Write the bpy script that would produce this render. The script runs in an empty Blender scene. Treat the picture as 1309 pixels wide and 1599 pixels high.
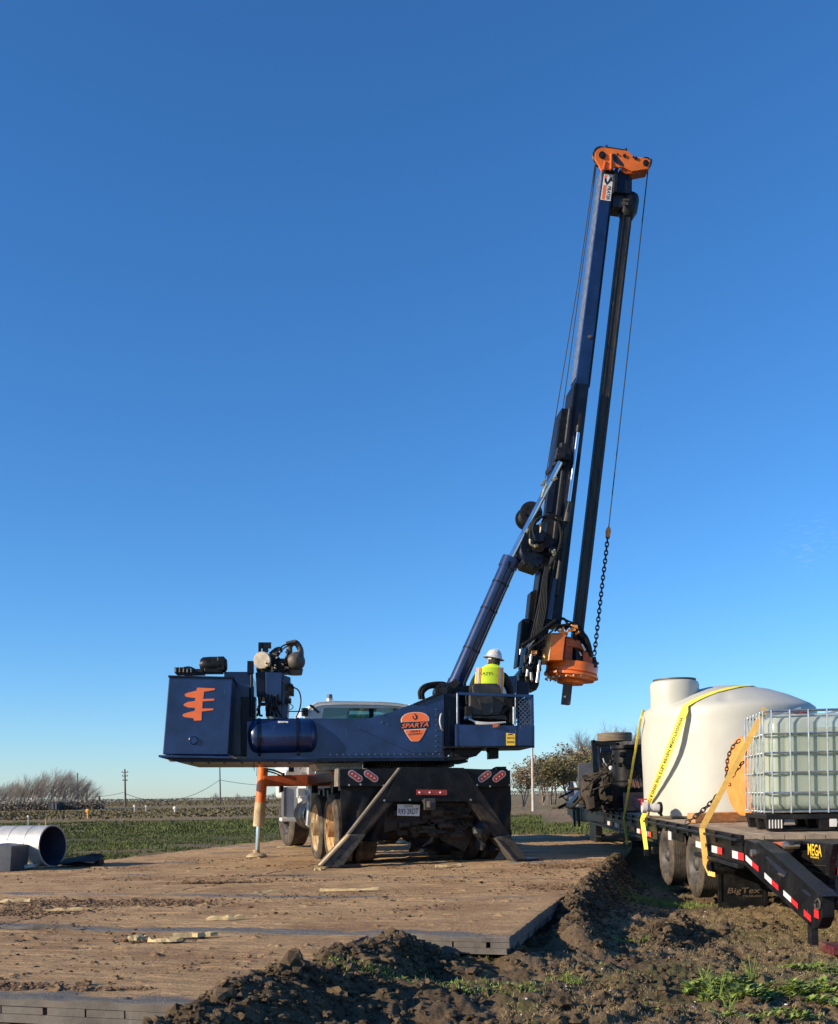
import bpy, bmesh, math, random
import numpy as np
from mathutils import Vector, Matrix
random.seed(7); RNG = np.random.default_rng(7)
SC = bpy.context.scene; COL = SC.collection
rad = math.radians
# ---------------------------------------------------------------- camera
CH = 0.95; FOC = 1600.0; CX = 654.5; CY = 1243.5; ROLL = rad(1.0)
cam = bpy.data.cameras.new('camera'); camo = bpy.data.objects.new('camera', cam); COL.objects.link(camo)
cam.sensor_fit = 'HORIZONTAL'; cam.sensor_width = 36.0; cam.lens = FOC / 1309.0 * 36.0
cam.shift_y = (CY - 799.5) / 1309.0; cam.clip_start = 0.1; cam.clip_end = 9000
cr, sr = math.cos(ROLL), math.sin(ROLL)
camo.matrix_world = Matrix(((cr, sr, 0, 0), (0, 0, -1, 0), (-sr, cr, 0, CH), (0, 0, 0, 1)))
SC.camera = camo
SC.render.resolution_x = 838; SC.render.resolution_y = 1024
# ---------------------------------------------------------------- light
SUN_AZ = math.atan2(-1.0, -0.42)      # azimuth of the sun from +Y towards +X
SUN_EL = rad(21)
w = bpy.data.worlds.new('World'); SC.world = w; w.use_nodes = True
nt = w.node_tree; nt.nodes.clear()
sky = nt.nodes.new('ShaderNodeTexSky'); sky.sky_type = 'NISHITA'; sky.sun_disc = False
sky.sun_elevation = SUN_EL; sky.sun_rotation = SUN_AZ % (2 * math.pi)
sky.altitude = 0; sky.air_density = 1.0; sky.dust_density = 0.15; sky.ozone_density = 7.6
bg = nt.nodes.new('ShaderNodeBackground'); bg.inputs[1].default_value = 0.135
wo = nt.nodes.new('ShaderNodeOutputWorld')
hs = nt.nodes.new('ShaderNodeHueSaturation'); hs.inputs['Saturation'].default_value = 1.08; hs.inputs['Value'].default_value = 1.0
nt.links.new(sky.outputs[0], hs.inputs['Color'])
# a faint wisp of cloud low in the sky, real sky direction
wt = nt.nodes.new('ShaderNodeTexCoord'); wd_ = nt.nodes.new('ShaderNodeVectorMath'); wd_.operation = 'DISTANCE'; wd_.inputs[1].default_value = Vector((0.386, 1.0, 0.24)).normalized()
nt.links.new(wt.outputs['Generated'], wd_.inputs[0]); wm = nt.nodes.new('ShaderNodeMapRange'); wm.inputs[1].default_value = 0.0; wm.inputs[2].default_value = 0.035; wm.inputs[3].default_value = 1.0; wm.inputs[4].default_value = 0.0
nt.links.new(wd_.outputs['Value'], wm.inputs[0]); wp = nt.nodes.new('ShaderNodeMapping'); wp.inputs['Scale'].default_value = (22, 22, 120); wp.inputs['Rotation'].default_value = (0, 0.3, 0.2); nt.links.new(wt.outputs['Generated'], wp.inputs[0])
wn = nt.nodes.new('ShaderNodeTexNoise'); wn.inputs['Detail'].default_value = 5; nt.links.new(wp.outputs[0], wn.inputs['Vector']); wr = nt.nodes.new('ShaderNodeMapRange'); wr.inputs[1].default_value = 0.5; wr.inputs[2].default_value = 0.8; wr.inputs[4].default_value = 0.22; nt.links.new(wn.outputs[0], wr.inputs[0])
wx = nt.nodes.new('ShaderNodeMath'); wx.operation = 'MULTIPLY'; nt.links.new(wm.outputs[0], wx.inputs[0]); nt.links.new(wr.outputs[0], wx.inputs[1])
wi = nt.nodes.new('ShaderNodeMix'); wi.data_type = 'RGBA'; wi.inputs[7].default_value = (4.0, 4.5, 5.0, 1); nt.links.new(wx.outputs[0], wi.inputs[0]); nt.links.new(hs.outputs[0], wi.inputs[6])
nt.links.new(wi.outputs[2], bg.inputs[0]); nt.links.new(bg.outputs[0], wo.inputs[0])
sl = bpy.data.lights.new('sun', 'SUN'); sl.energy = 5.0; sl.angle = rad(0.5); sl.color = (1.0, 0.85, 0.64)
so = bpy.data.objects.new('sun', sl); COL.objects.link(so)
SDIR = Vector((math.sin(SUN_AZ) * math.cos(SUN_EL), math.cos(SUN_AZ) * math.cos(SUN_EL), math.sin(SUN_EL)))
so.rotation_euler = SDIR.to_track_quat('Z', 'Y').to_euler(); so.location = (-30, -12, 20)
SC.view_settings.view_transform = 'Standard'; SC.view_settings.look = 'None'
SC.view_settings.exposure = 0.5; SC.view_settings.gamma = 1.0
SC.render.engine = 'CYCLES'
try:
    SC.cycles.max_bounces = 6; SC.cycles.transparent_max_bounces = 12
except Exception: pass
# ---------------------------------------------------------------- projection helpers (pixels of the photo -> metres)
def ray(px, py):
    a = (px - CX) / FOC; b = (py - CY) / FOC
    return (a * cr - b * sr, -a * sr - b * cr)
def W(px, py, Y):
    rx, rz = ray(px, py); return Vector((rx * Y, Y, CH + rz * Y))
def G(px, py, z=0.0):
    rx, rz = ray(px, py); Y = (z - CH) / rz; return Vector((rx * Y, Y, z))
class Fr:
    def __init__(s, ox, oy, ang):
        s.o = (ox, oy); s.u = Vector((math.cos(ang), math.sin(ang), 0)); s.v = Vector((-math.sin(ang), math.cos(ang), 0)); s.ang = ang
    def P(s, px, py, off=0.0):
        rx, rz = ray(px, py)
        Y = (off + s.o[0] * s.v.x + s.o[1] * s.v.y) / (rx * s.v.x + s.v.y)
        return Vector((rx * Y, Y, CH + rz * Y))
    def L(s, u, v, z): return Vector((s.o[0], s.o[1], 0)) + s.u * u + s.v * v + Vector((0, 0, z))
    def uv(s, p):
        d = p - Vector((s.o[0], s.o[1], 0)); return d.dot(s.u), d.dot(s.v)
UP = Fr(-0.2, 15.6, rad(6))                                # upper works of the rig
TA = rad(15.2); TR = Fr(0.11, 14.38, TA)                   # truck, origin rear centre; v = forward
TT = Vector((0.0222, 0.99975, 0)); TN = Vector((0.99975, -0.0222, 0))
TL = Fr(TN.x * 2.97, TN.y * 2.97, math.atan2(TT.y, TT.x))  # trailer: u = forward, v = to the left, v=0 its left side
MA = rad(-15.5); MF = Fr(0, 0, MA)                         # timber mats
# ---------------------------------------------------------------- noise
def _h(ix, iy, sd):
    n = (ix.astype(np.int64) * 374761393 + iy.astype(np.int64) * 668265263 + sd * 1442695041) & 0x7fffffff
    n = ((n ^ (n >> 13)) * 1274126177) & 0x7fffffff
    return ((n ^ (n >> 16)) & 0xffff) / 65535.0
def vn(x, y, sd=0):
    ix = np.floor(x); iy = np.floor(y); fx = x - ix; fy = y - iy
    fx = fx * fx * (3 - 2 * fx); fy = fy * fy * (3 - 2 * fy)
    a = _h(ix, iy, sd); b = _h(ix + 1, iy, sd); c = _h(ix, iy + 1, sd); d = _h(ix + 1, iy + 1, sd)
    return (a * (1 - fx) + b * fx) * (1 - fy) + (c * (1 - fx) + d * fx) * fy
def fbm(x, y, sc, octv=4, sd=0, gain=0.5):
    t = np.zeros_like(x); A = 1.0; S = 0.0; f = 1.0 / sc
    for o in range(octv):
        t += A * vn(x * f + 17.3 * o, y * f - 9.1 * o, sd + o); S += A; A *= gain; f *= 2.03
    return t / S
def sm(a, b, x):
    t = np.clip((x - a) / (b - a), 0, 1); return t * t * (3 - 2 * t)
# ---------------------------------------------------------------- mesh builder
def basis(d):
    d = Vector(d).normalized(); a = Vector((0, 0, 1)) if abs(d.z) < 0.9 else Vector((1, 0, 0))
    x = d.cross(a).normalized(); y = d.cross(x).normalized(); return x, y, d
WP = {}   # object -> world position of its origin
class MB:
    def __init__(s): s.v = []; s.f = []; s.m = []; s.sm = []
    def add(s, vs, fs, mat=0, smooth=False):
        o = len(s.v); s.v += [tuple(p) for p in vs]
        for f in fs: s.f.append(tuple(i + o for i in f)); s.m.append(mat); s.sm.append(smooth)
        return s
    def obox(s, o, a, b, c, mat=0):
        o, a, b, c = Vector(o), Vector(a), Vector(b), Vector(c)
        if a.cross(b).dot(c) < 0: a, b = b, a
        vs = [o, o + a, o + a + b, o + b, o + c, o + a + c, o + a + b + c, o + b + c]
        return s.add(vs, [(3, 2, 1, 0), (4, 5, 6, 7), (0, 1, 5, 4), (1, 2, 6, 5), (2, 3, 7, 6), (3, 0, 4, 7)], mat)
    def box(s, c, sz, fr=None, mat=0):
        X = fr.u if fr else Vector((1, 0, 0)); Y = fr.v if fr else Vector((0, 1, 0)); Z = Vector((0, 0, 1))
        a, b, d = X * sz[0], Y * sz[1], Z * sz[2]
        return s.obox(Vector(c) - a / 2 - b / 2 - d / 2, a, b, d, mat)
    def bar(s, p0, p1, w, t, up=(0, 0, 1), mat=0):
        p0, p1 = Vector(p0), Vector(p1); d = p1 - p0; x = d.cross(Vector(up))
        if x.length < 1e-6: x = Vector((1, 0, 0))
        x.normalize(); y = x.cross(d).normalized()
        return s.obox(p0 - x * w / 2 - y * t / 2, x * w, y * t, d, mat)
    def prism(s, pts, ext, mat=0):
        pts = [Vector(p) for p in pts]; ext = Vector(ext); n = len(pts)
        nr = Vector((0, 0, 0))
        for i in range(n): nr += pts[i].cross(pts[(i + 1) % n])
        if nr.dot(ext) > 0: pts = pts[::-1]
        vs = pts + [p + ext for p in pts]
        fs = [tuple(range(n)), tuple(range(2 * n - 1, n - 1, -1))]
        fs += [(i, i + n, (i + 1) % n + n, (i + 1) % n) for i in range(n)]
        return s.add(vs, fs, mat)
    def cyl(s, p0, p1, r0, r1=None, n=20, mat=0, caps=True):
        r1 = r0 if r1 is None else r1; p0, p1 = Vector(p0), Vector(p1); x, y, d = basis(p1 - p0)
        vs = []
        for p, r in ((p0, r0), (p1, r1)):
            for i in range(n):
                t = 2 * math.pi * i / n; vs.append(p + x * (r * math.cos(t)) + y * (r * math.sin(t)))
        fs = [(i, (i + 1) % n, n + (i + 1) % n, n + i) for i in range(n)]
        s.add(vs, fs, mat, True)
        if caps: s.add(vs[:n], [tuple(range(n - 1, -1, -1))], mat); s.add(vs[n:], [tuple(range(n))], mat)
        return s
    def lathe(s, prof, o, ax, n=32, mat=0, smooth=True):
        o = Vector(o); x, y, d = basis(ax); vs = []; m = len(prof)
        for i in range(n):
            t = 2 * math.pi * i / n; q = x * math.cos(t) + y * math.sin(t)
            for r, h in prof: vs.append(o + q * r + d * h)
        fs = []
        for i in range(n):
            j = (i + 1) % n
            for k in range(m - 1): fs.append((i * m + k, j * m + k, j * m + k + 1, i * m + k + 1))
        return s.add(vs, fs, mat, smooth)
    def tube(s, pts, r, n=8, mat=0, caps=True):
        pts = [Vector(p) for p in pts]; rs = r if isinstance(r, (list, tuple)) else [r] * len(pts)
        d = (pts[1] - pts[0]).normalized(); x, y, _ = basis(d); vs = []
        for i, p in enumerate(pts):
            a = pts[max(i - 1, 0)]; b = pts[min(i + 1, len(pts) - 1)]; d = (b - a).normalized()
            x = (x - d * x.dot(d)).normalized(); y = d.cross(x)
            for k in range(n):
                t = 2 * math.pi * k / n; vs.append(p + (x * math.cos(t) + y * math.sin(t)) * rs[i])
        fs = []
        for i in range(len(pts) - 1):
            for k in range(n):
                k2 = (k + 1) % n; fs.append((i * n + k, i * n + k2, (i + 1) * n + k2, (i + 1) * n + k))
        s.add(vs, fs, mat, True)
        if caps: s.add(vs[:n], [tuple(range(n - 1, -1, -1))], mat); s.add(vs[-n:], [tuple(range(n))], mat)
        return s
    def ell(s, c, r, n=16, mat=0, jit=0.0):
        c = Vector(c); vs = []; m = max(n // 2, 4)
        for i in range(m + 1):
            th = math.pi * i / m
            for k in range(n):
                t = 2 * math.pi * k / n; q = 1 + (random.uniform(-jit, jit) if jit else 0)
                vs.append(c + Vector((r[0] * math.sin(th) * math.cos(t) * q, r[1] * math.sin(th) * math.sin(t) * q, r[2] * math.cos(th) * q)))
        fs = [(i * n + k, (i + 1) * n + k, (i + 1) * n + (k + 1) % n, i * n + (k + 1) % n) for i in range(m) for k in range(n)]
        return s.add(vs, fs, mat, jit == 0)
    def ribbon(s, pts, wd, th, side, mat=0):
        pts = [Vector(p) for p in pts]; ws = wd if isinstance(wd, (list, tuple)) else [wd] * len(pts); vs = []
        for i, p in enumerate(pts):
            d = (pts[min(i + 1, len(pts) - 1)] - pts[max(i - 1, 0)]).normalized()
            sd = side[i] if isinstance(side, list) else Vector(side)
            x = (sd - d * sd.dot(d)).normalized(); y = d.cross(x)
            for a, b in ((-1, -1), (1, -1), (1, 1), (-1, 1)): vs.append(p + x * (a * ws[i] / 2) + y * (b * th / 2))
        n = len(pts); fs = [(0, 1, 2, 3), (n * 4 - 1, n * 4 - 2, n * 4 - 3, n * 4 - 4)]
        for i in range(n - 1):
            for k in range(4): fs.append((i * 4 + k, (i + 1) * 4 + k, (i + 1) * 4 + (k + 1) % 4, i * 4 + (k + 1) % 4))
        return s.add(vs, fs, mat)
    def mesh(s, other, M=None, mat=0):
        vs = [M @ Vector(v.co) if M else Vector(v.co) for v in other.vertices]
        return s.add(vs, [tuple(p.vertices) for p in other.polygons], mat)
    def pieces(s):
        n = len(s.v); par = list(range(n))
        def fd(a):
            while par[a] != a: par[a] = par[par[a]]; a = par[a]
            return a
        for f in s.f:
            r = fd(f[0])
            for i in f[1:]: par[fd(i)] = r
        isl = {}
        for i in range(n): isl.setdefault(fd(i), []).append(i)
        ks = list(isl); A = np.array(s.v); lo = np.array([A[isl[k]].min(0) for k in ks]); hi = np.array([A[isl[k]].max(0) for k in ks]); K = len(ks)
        if K < 2 or K > 1500: return [s]
        size = (hi - lo).max(1); gap = np.maximum(0, np.maximum(lo[:, None] - hi[None], lo[None] - hi[:, None])); near = np.sqrt((gap ** 2).sum(2)) <= np.maximum(.02, .5 * np.maximum(size[:, None], size[None]))
        grp = list(range(K))
        def g2(a):
            while grp[a] != a: grp[a] = grp[grp[a]]; a = grp[a]
            return a
        for a, b in zip(*np.nonzero(np.triu(near, 1))): grp[g2(int(a))] = g2(int(b))
        roots = sorted({g2(i) for i in range(K)})
        if len(roots) < 2 or len(roots) > 95: return [s]
        own = {}
        for i, k in enumerate(ks):
            for v in isl[k]: own[v] = g2(i)
        out = []
        for r in roots:
            m = MB(); mp = {}
            for f, mi, sm_ in zip(s.f, s.m, s.sm):
                if own[f[0]] != r: continue
                for i in f:
                    if i not in mp: mp[i] = len(m.v); m.v.append(s.v[i])
                m.f.append(tuple(mp[i] for i in f)); m.m.append(mi); m.sm.append(sm_)
            out.append(m)
        out.sort(key=lambda m: -np.ptp(np.array(m.v), axis=0).prod() if len(m.v) > 3 else 0); return out
    def build(s, name, mats, parent=None, bevel=0.0, origin=None, seg=2, recalc=True, split=True):
        if not isinstance(mats, (list, tuple)): mats = [mats]
        if parent is not None and split:
            gr_ = s.pieces()
            if len(gr_) > 1:
                out = [g.build(name, mats, parent, bevel, None, seg, recalc, False) for g in gr_]; return out[0]
        A = np.array(s.v, dtype=float)
        c = Vector((A.min(0) + A.max(0)) / 2) if origin is None else Vector(origin)
        if parent is None and origin is None: c.z = A[:, 2].min()
        A -= np.array(c)
        me = bpy.data.meshes.new(name); me.from_pydata([tuple(p) for p in A], [], s.f)
        me.polygons.foreach_set('material_index', s.m); me.polygons.foreach_set('use_smooth', s.sm)
        for m in mats: me.materials.append(m)
        if recalc:
            bm = bmesh.new(); bm.from_mesh(me); bmesh.ops.recalc_face_normals(bm, faces=bm.faces[:]); bm.to_mesh(me); bm.free()
        me.update()
        if any(s.sm): me.set_sharp_from_angle(angle=rad(38))
        o = bpy.data.objects.new(name, me); COL.objects.link(o)
        if parent is not None: o.parent = parent; o.location = c - WP[parent.name]
        else: o.location = c
        WP[o.name] = c
        if bevel:
            b = o.modifiers.new('bevel', 'BEVEL'); b.width = bevel; b.segments = seg; b.limit_method = 'ANGLE'; b.angle_limit = rad(40)
        return o
def tag(o, label=None, cat=None, group=None, kind=None):
    if label: o['label'] = label
    if cat: o['category'] = cat
    if group: o['group'] = group
    if kind: o['kind'] = kind
    return o
def thing(name, label, cat, loc, group=None):
    o = bpy.data.objects.new(name, None); COL.objects.link(o); o.location = loc; o.empty_display_size = 0.3
    WP[o.name] = Vector(loc); return tag(o, label, cat, group)
def npmesh(name, V, F, mats, mi=None, smooth=False, attr=None):
    me = bpy.data.meshes.new(name); V = np.asarray(V, dtype=np.float32); F = np.asarray(F, dtype=np.int32)
    me.vertices.add(len(V)); me.vertices.foreach_set('co', V.ravel())
    k = F.shape[1]; me.loops.add(F.size); me.loops.foreach_set('vertex_index', F.ravel())
    me.polygons.add(len(F)); me.polygons.foreach_set('loop_start', np.arange(0, F.size, k, dtype=np.int32))
    me.polygons.foreach_set('loop_total', np.full(len(F), k, dtype=np.int32))
    if mi is not None: me.polygons.foreach_set('material_index', np.asarray(mi, dtype=np.int32))
    me.polygons.foreach_set('use_smooth', np.full(len(F), smooth))
    for m in (mats if isinstance(mats, (list, tuple)) else [mats]): me.materials.append(m)
    me.update(calc_edges=True)
    if attr:
        for an, av in attr.items():
            a = me.attributes.new(an, 'FLOAT', 'POINT'); a.data.foreach_set('value', np.asarray(av, dtype=np.float32))
    me.validate()
    o = bpy.data.objects.new(name, me); COL.objects.link(o); WP[o.name] = Vector((0, 0, 0)); return o
def spline(pts, k=6):
    pts = [Vector(p) for p in pts]; out = []
    if len(pts) < 3: return pts
    P = [pts[0] * 2 - pts[1]] + pts + [pts[-1] * 2 - pts[-2]]
    for i in range(1, len(P) - 2):
        for j in range(k):
            t = j / k; a, b, c, d = P[i - 1], P[i], P[i + 1], P[i + 2]
            out.append(0.5 * ((2 * b) + (c - a) * t + (2 * a - 5 * b + 4 * c - d) * t * t + (3 * b - a - 3 * c + d) * t ** 3))
    out.append(pts[-1]); return out
def text(mb, s, c, right, up, hgt, wid=None, dep=0.004, mat=0, shear=0.0):
    cu = bpy.data.curves.new('txt', 'FONT'); cu.body = s; cu.size = 1; cu.shear = shear; cu.extrude = 0.0
    cu.resolution_u = 2; cu.offset = 0.012
    ob = bpy.data.objects.new('txt', cu); me = bpy.data.meshes.new_from_object(ob)
    A = np.array([v.co[:] for v in me.vertices]); lo, hi = A.min(0), A.max(0)
    right = Vector(right).normalized(); up = Vector(up).normalized(); nr = right.cross(up)
    sy = hgt / (hi[1] - lo[1]); sx = (wid / (hi[0] - lo[0])) if wid else sy
    vs = [Vector(c) + right * ((p[0] - (lo[0] + hi[0]) / 2) * sx) + up * ((p[1] - (lo[1] + hi[1]) / 2) * sy) for p in A]
    fs = [tuple(p.vertices) for p in me.polygons]
    mb.add([v + nr * dep for v in vs], fs, mat)
    bpy.data.objects.remove(ob); bpy.data.curves.remove(cu); bpy.data.meshes.remove(me); return mb
def chain(mb, pts, link=0.075, r=0.009, mat=0):
    pts = [Vector(p) for p in pts]; ds = [0]
    for a, b in zip(pts, pts[1:]): ds.append(ds[-1] + (b - a).length)
    t = 0; k = 0
    while t < ds[-1]:
        i = max(j for j in range(len(ds)) if ds[j] <= t); i = min(i, len(pts) - 2)
        q = (t - ds[i]) / max(ds[i + 1] - ds[i], 1e-6); c = pts[i].lerp(pts[i + 1], q); d = (pts[i + 1] - pts[i]).normalized()
        x, y, _ = basis(d); e = x if k % 2 else y; L = link * 0.62; wv = link * 0.34; loop = []
        for j in range(8):
            a = 2 * math.pi * j / 8; loop.append(c + d * (L * math.cos(a)) + e * (wv * math.sin(a)))
        loop.append(loop[0]); mb.tube(loop, r, 5, mat, False); t += link * 0.86; k += 1
    return mb
# ---------------------------------------------------------------- materials
def mat(name, col, rough=0.6, metal=0.0, var=0.15, sc=6.0, bump=0.0, bsc=40.0, dust=0.0, dustcol=(0.23, 0.17, 0.11), spec=0.5, sss=0.0, coat=0.0, stretch=None, scr=0.0):
    m = bpy.data.materials.new(name); m.use_nodes = True; N = m.node_tree.nodes; L = m.node_tree.links
    b = N['Principled BSDF']; tc = N.new('ShaderNodeNewGeometry'); src = tc.outputs['Position']
    if stretch:
        mp = N.new('ShaderNodeMapping'); mp.inputs['Rotation'].default_value[2] = stretch[1]; mp.inputs['Scale'].default_value = stretch[0]
        L.new(src, mp.inputs[0]); src = mp.outputs[0]
    n1 = N.new('ShaderNodeTexNoise'); n1.inputs['Scale'].default_value = sc; n1.inputs['Detail'].default_value = 6; n1.inputs['Roughness'].default_value = 0.65
    L.new(src, n1.inputs['Vector'])
    mx = N.new('ShaderNodeMix'); mx.data_type = 'RGBA'
    mx.inputs[6].default_value = tuple(c * (1 - var) for c in col) + (1,); mx.inputs[7].default_value = tuple(min(c * (1 + var) + 0.01 * var, 1) for c in col) + (1,)
    mr = N.new('ShaderNodeMapRange'); mr.inputs[1].default_value = 0.35; mr.inputs[2].default_value = 0.65
    L.new(n1.outputs[0], mr.inputs[0]); L.new(mr.outputs[0], mx.inputs[0]); out = mx.outputs[2]
    ro = None
    if dust > 0:
        n2 = N.new('ShaderNodeTexNoise'); n2.inputs['Scale'].default_value = sc * 0.8; n2.inputs['Detail'].default_value = 9; n2.inputs['Roughness'].default_value = 0.75
        L.new(src, n2.inputs['Vector']); m2 = N.new('ShaderNodeMapRange'); m2.inputs[1].default_value = 0.62 - 0.35 * dust; m2.inputs[2].default_value = 0.85 - 0.25 * dust
        m2.inputs[4].default_value = min(0.35 + dust, 1); L.new(n2.outputs[0], m2.inputs[0])
        md = N.new('ShaderNodeMix'); md.data_type = 'RGBA'; md.inputs[7].default_value = dustcol + (1,)
        L.new(m2.outputs[0], md.inputs[0]); L.new(out, md.inputs[6]); out = md.outputs[2]
        rr = N.new('ShaderNodeMapRange'); rr.inputs[3].default_value = rough; rr.inputs[4].default_value = 0.9; L.new(m2.outputs[0], rr.inputs[0]); ro = rr.outputs[0]
    if scr > 0:   # fine scratches and chips
        n3 = N.new('ShaderNodeTexNoise'); n3.inputs['Scale'].default_value = sc * 6; n3.inputs['Detail'].default_value = 4; n3.inputs['Roughness'].default_value = 0.8
        mp3 = N.new('ShaderNodeMapping'); mp3.inputs['Scale'].default_value = (1, 1, 0.25); L.new(src, mp3.inputs[0]); L.new(mp3.outputs[0], n3.inputs['Vector'])
        m3 = N.new('ShaderNodeMapRange'); m3.inputs[1].default_value = 0.66; m3.inputs[2].default_value = 0.72; m3.inputs[4].default_value = scr; L.new(n3.outputs[0], m3.inputs[0])
        ms = N.new('ShaderNodeMix'); ms.data_type = 'RGBA'; ms.inputs[7].default_value = (0.3, 0.28, 0.25, 1); L.new(m3.outputs[0], ms.inputs[0]); L.new(out, ms.inputs[6]); out = ms.outputs[2]
    L.new(out, b.inputs['Base Color'])
    if ro is not None: L.new(ro, b.inputs['Roughness'])
    else:
        rr = N.new('ShaderNodeMapRange'); rr.inputs[3].default_value = max(rough - 0.08, 0.02); rr.inputs[4].default_value = min(rough + 0.1, 1); L.new(n1.outputs[0], rr.inputs[0]); L.new(rr.outputs[0], b.inputs['Roughness'])
    b.inputs['Metallic'].default_value = metal; b.inputs['Specular IOR Level'].default_value = spec
    if coat: b.inputs['Coat Weight'].default_value = coat; b.inputs['Coat Roughness'].default_value = 0.12
    if sss: b.inputs['Subsurface Weight'].default_value = sss; b.inputs['Subsurface Radius'].default_value = (0.05, 0.05, 0.04)
    if bump:
        nb = N.new('ShaderNodeTexNoise'); nb.inputs['Scale'].default_value = bsc; nb.inputs['Detail'].default_value = 8; nb.inputs['Roughness'].default_value = 0.7
        L.new(src, nb.inputs['Vector']); bp = N.new('ShaderNodeBump'); bp.inputs['Strength'].default_value = 1.0; bp.inputs['Distance'].default_value = bump
        L.new(nb.outputs[0], bp.inputs['Height']); L.new(bp.outputs[0], b.inputs['Normal'])
    return m
M = {}
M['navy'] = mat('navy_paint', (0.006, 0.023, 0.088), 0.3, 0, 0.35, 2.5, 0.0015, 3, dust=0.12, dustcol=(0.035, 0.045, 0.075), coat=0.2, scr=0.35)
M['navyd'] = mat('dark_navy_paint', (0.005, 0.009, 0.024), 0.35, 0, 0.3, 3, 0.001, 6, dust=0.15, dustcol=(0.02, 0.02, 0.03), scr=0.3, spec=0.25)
M['orange'] = mat('orange_paint', (0.72, 0.15, 0.012), 0.38, 0, 0.2, 4, 0.001, 10, dust=0.12, dustcol=(0.3, 0.1, 0.03), coat=0.2, scr=0.3)
M['rust'] = mat('rusty_orange_paint', (0.42, 0.085, 0.02), 0.55, 0, 0.35, 5, 0.002, 20, dust=0.25, dustcol=(0.18, 0.09, 0.05), scr=0.3)
M['decal'] = mat('decal_orange', (0.85, 0.17, 0.045), 0.5, 0, 0.05, 8, scr=0.12)
M['decalw'] = mat('decal_white', (0.75, 0.72, 0.68), 0.5, 0, 0.06, 8)
M['decalk'] = mat('decal_black', (0.012, 0.014, 0.03), 0.5, 0, 0.1, 8)
M['black'] = mat('black_paint', (0.007, 0.007, 0.008), 0.38, 0, 0.4, 5, 0.003, 14, dust=0.25, dustcol=(0.05, 0.042, 0.032), scr=0.4, spec=0.22)
M['muddy'] = mat('mud_smeared_black', (0.012, 0.011, 0.010), 0.6, 0, 0.4, 6, 0.004, 25, dust=0.75, dustcol=(0.085, 0.066, 0.048), scr=0.5, spec=0.25)
M['footm'] = mat('scraped_muddy_steel', (0.07, 0.063, 0.056), 0.8, 0, 0.5, 12, 0.006, 30, dust=0.5, dustcol=(0.12, 0.10, 0.075), scr=0.6, spec=0.2)
M['fieldw'] = mat('dry_field_weeds', (0.13, 0.11, 0.058), 0.95, 0, 0.3, 0.3, spec=0.1)
M['steel'] = mat('dark_steel', (0.016, 0.016, 0.018), 0.45, 0.3, 0.4, 9, 0.003, 30, dust=0.2, dustcol=(0.06, 0.048, 0.035), scr=0.35, spec=0.3)
M['kelly'] = mat('worn_black_steel', (0.022, 0.02, 0.018), 0.45, 0.2, 0.5, 5, 0.003, 18, dust=0.4, dustcol=(0.09, 0.065, 0.045), stretch=((3, 3, 0.4), 0), scr=0.5)
M['edge'] = mat('sunlit_dusty_edge', (0.17, 0.145, 0.115), 0.8, 0, 0.3, 12, 0.002, 40, dust=0.4, dustcol=(0.10, 0.08, 0.06))  # dusty tan, lightened to paint sunlight onto sun-facing edges
M['mudr'] = mat('red_brown_mud', (0.17, 0.105, 0.06), 0.9, 0, 0.4, 9, 0.006, 40, dust=0.5, dustcol=(0.27, 0.175, 0.10), spec=0.15)
M['hose'] = mat('black_rubber_hose', (0.007, 0.007, 0.008), 0.55, 0, 0.3, 12, dust=0.15, dustcol=(0.05, 0.04, 0.03), spec=0.25)
M['tyre'] = mat('tyre_rubber', (0.04, 0.034, 0.028), 0.85, 0, 0.35, 6, 0.004, 40, dust=0.7, dustcol=(0.15, 0.12, 0.088), spec=0.2)
M['rim'] = mat('mud_caked_rim', (0.46, 0.35, 0.21), 0.85, 0, 0.3, 6, 0.006, 30, dust=0.5, dustcol=(0.26, 0.17, 0.09))
M['rimo'] = mat('mud_caked_orange_rim', (0.5, 0.29, 0.12), 0.85, 0, 0.3, 6, 0.004, 30, dust=0.5, dustcol=(0.26, 0.19, 0.11))
M['rimd'] = mat('dark_rim', (0.06, 0.055, 0.05), 0.6, 0.2, 0.3, 10, dust=0.4, dustcol=(0.14, 0.11, 0.08))
M['chrome'] = mat('chrome_rod', (0.75, 0.76, 0.78), 0.14, 1.0, 0.05, 5)
M['silver'] = mat('bright_metal', (0.55, 0.53, 0.5), 0.35, 0.9, 0.25, 15)
M['turbo'] = mat('heat_stained_casting', (0.10, 0.085, 0.07), 0.55, 0.4, 0.4, 12, 0.004, 25, dust=0.4, dustcol=(0.16, 0.13, 0.10))
M['brass'] = mat('plated_fitting', (0.5, 0.42, 0.25), 0.35, 0.9, 0.25, 15)
M['cream'] = mat('cream_metal', (0.5, 0.42, 0.3), 0.5, 0.3, 0.25, 12, dust=0.2)
M['galv'] = mat('galvanised_metal', (0.45, 0.455, 0.45), 0.5, 0.35, 0.16, 7, 0.002, 20, dust=0.35, dustcol=(0.45, 0.4, 0.32))
M['galvin'] = mat('shaded_pipe_inside', (0.03, 0.042, 0.075), 0.7, 0.0, 0.2, 5)  # shade and sky tint of the pipe interior put into the colour
M['cage'] = mat('galvanised_cage', (0.5, 0.52, 0.52), 0.3, 0.85, 0.15, 15)
M['white'] = mat('white_paint', (0.62, 0.61, 0.57), 0.35, 0, 0.06, 4, dust=0.25, dustcol=(0.4, 0.33, 0.24), coat=0.2)
M['poly'] = mat('white_polyethylene', (0.50, 0.488, 0.425), 0.45, 0, 0.05, 2.0, 0.004, 2.5, dust=0.15, dustcol=(0.5, 0.45, 0.34), spec=0.35)
M['pvc'] = mat('grey_plastic_pipe', (0.6, 0.58, 0.54), 0.5, 0, 0.1, 8, dust=0.25)
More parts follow.
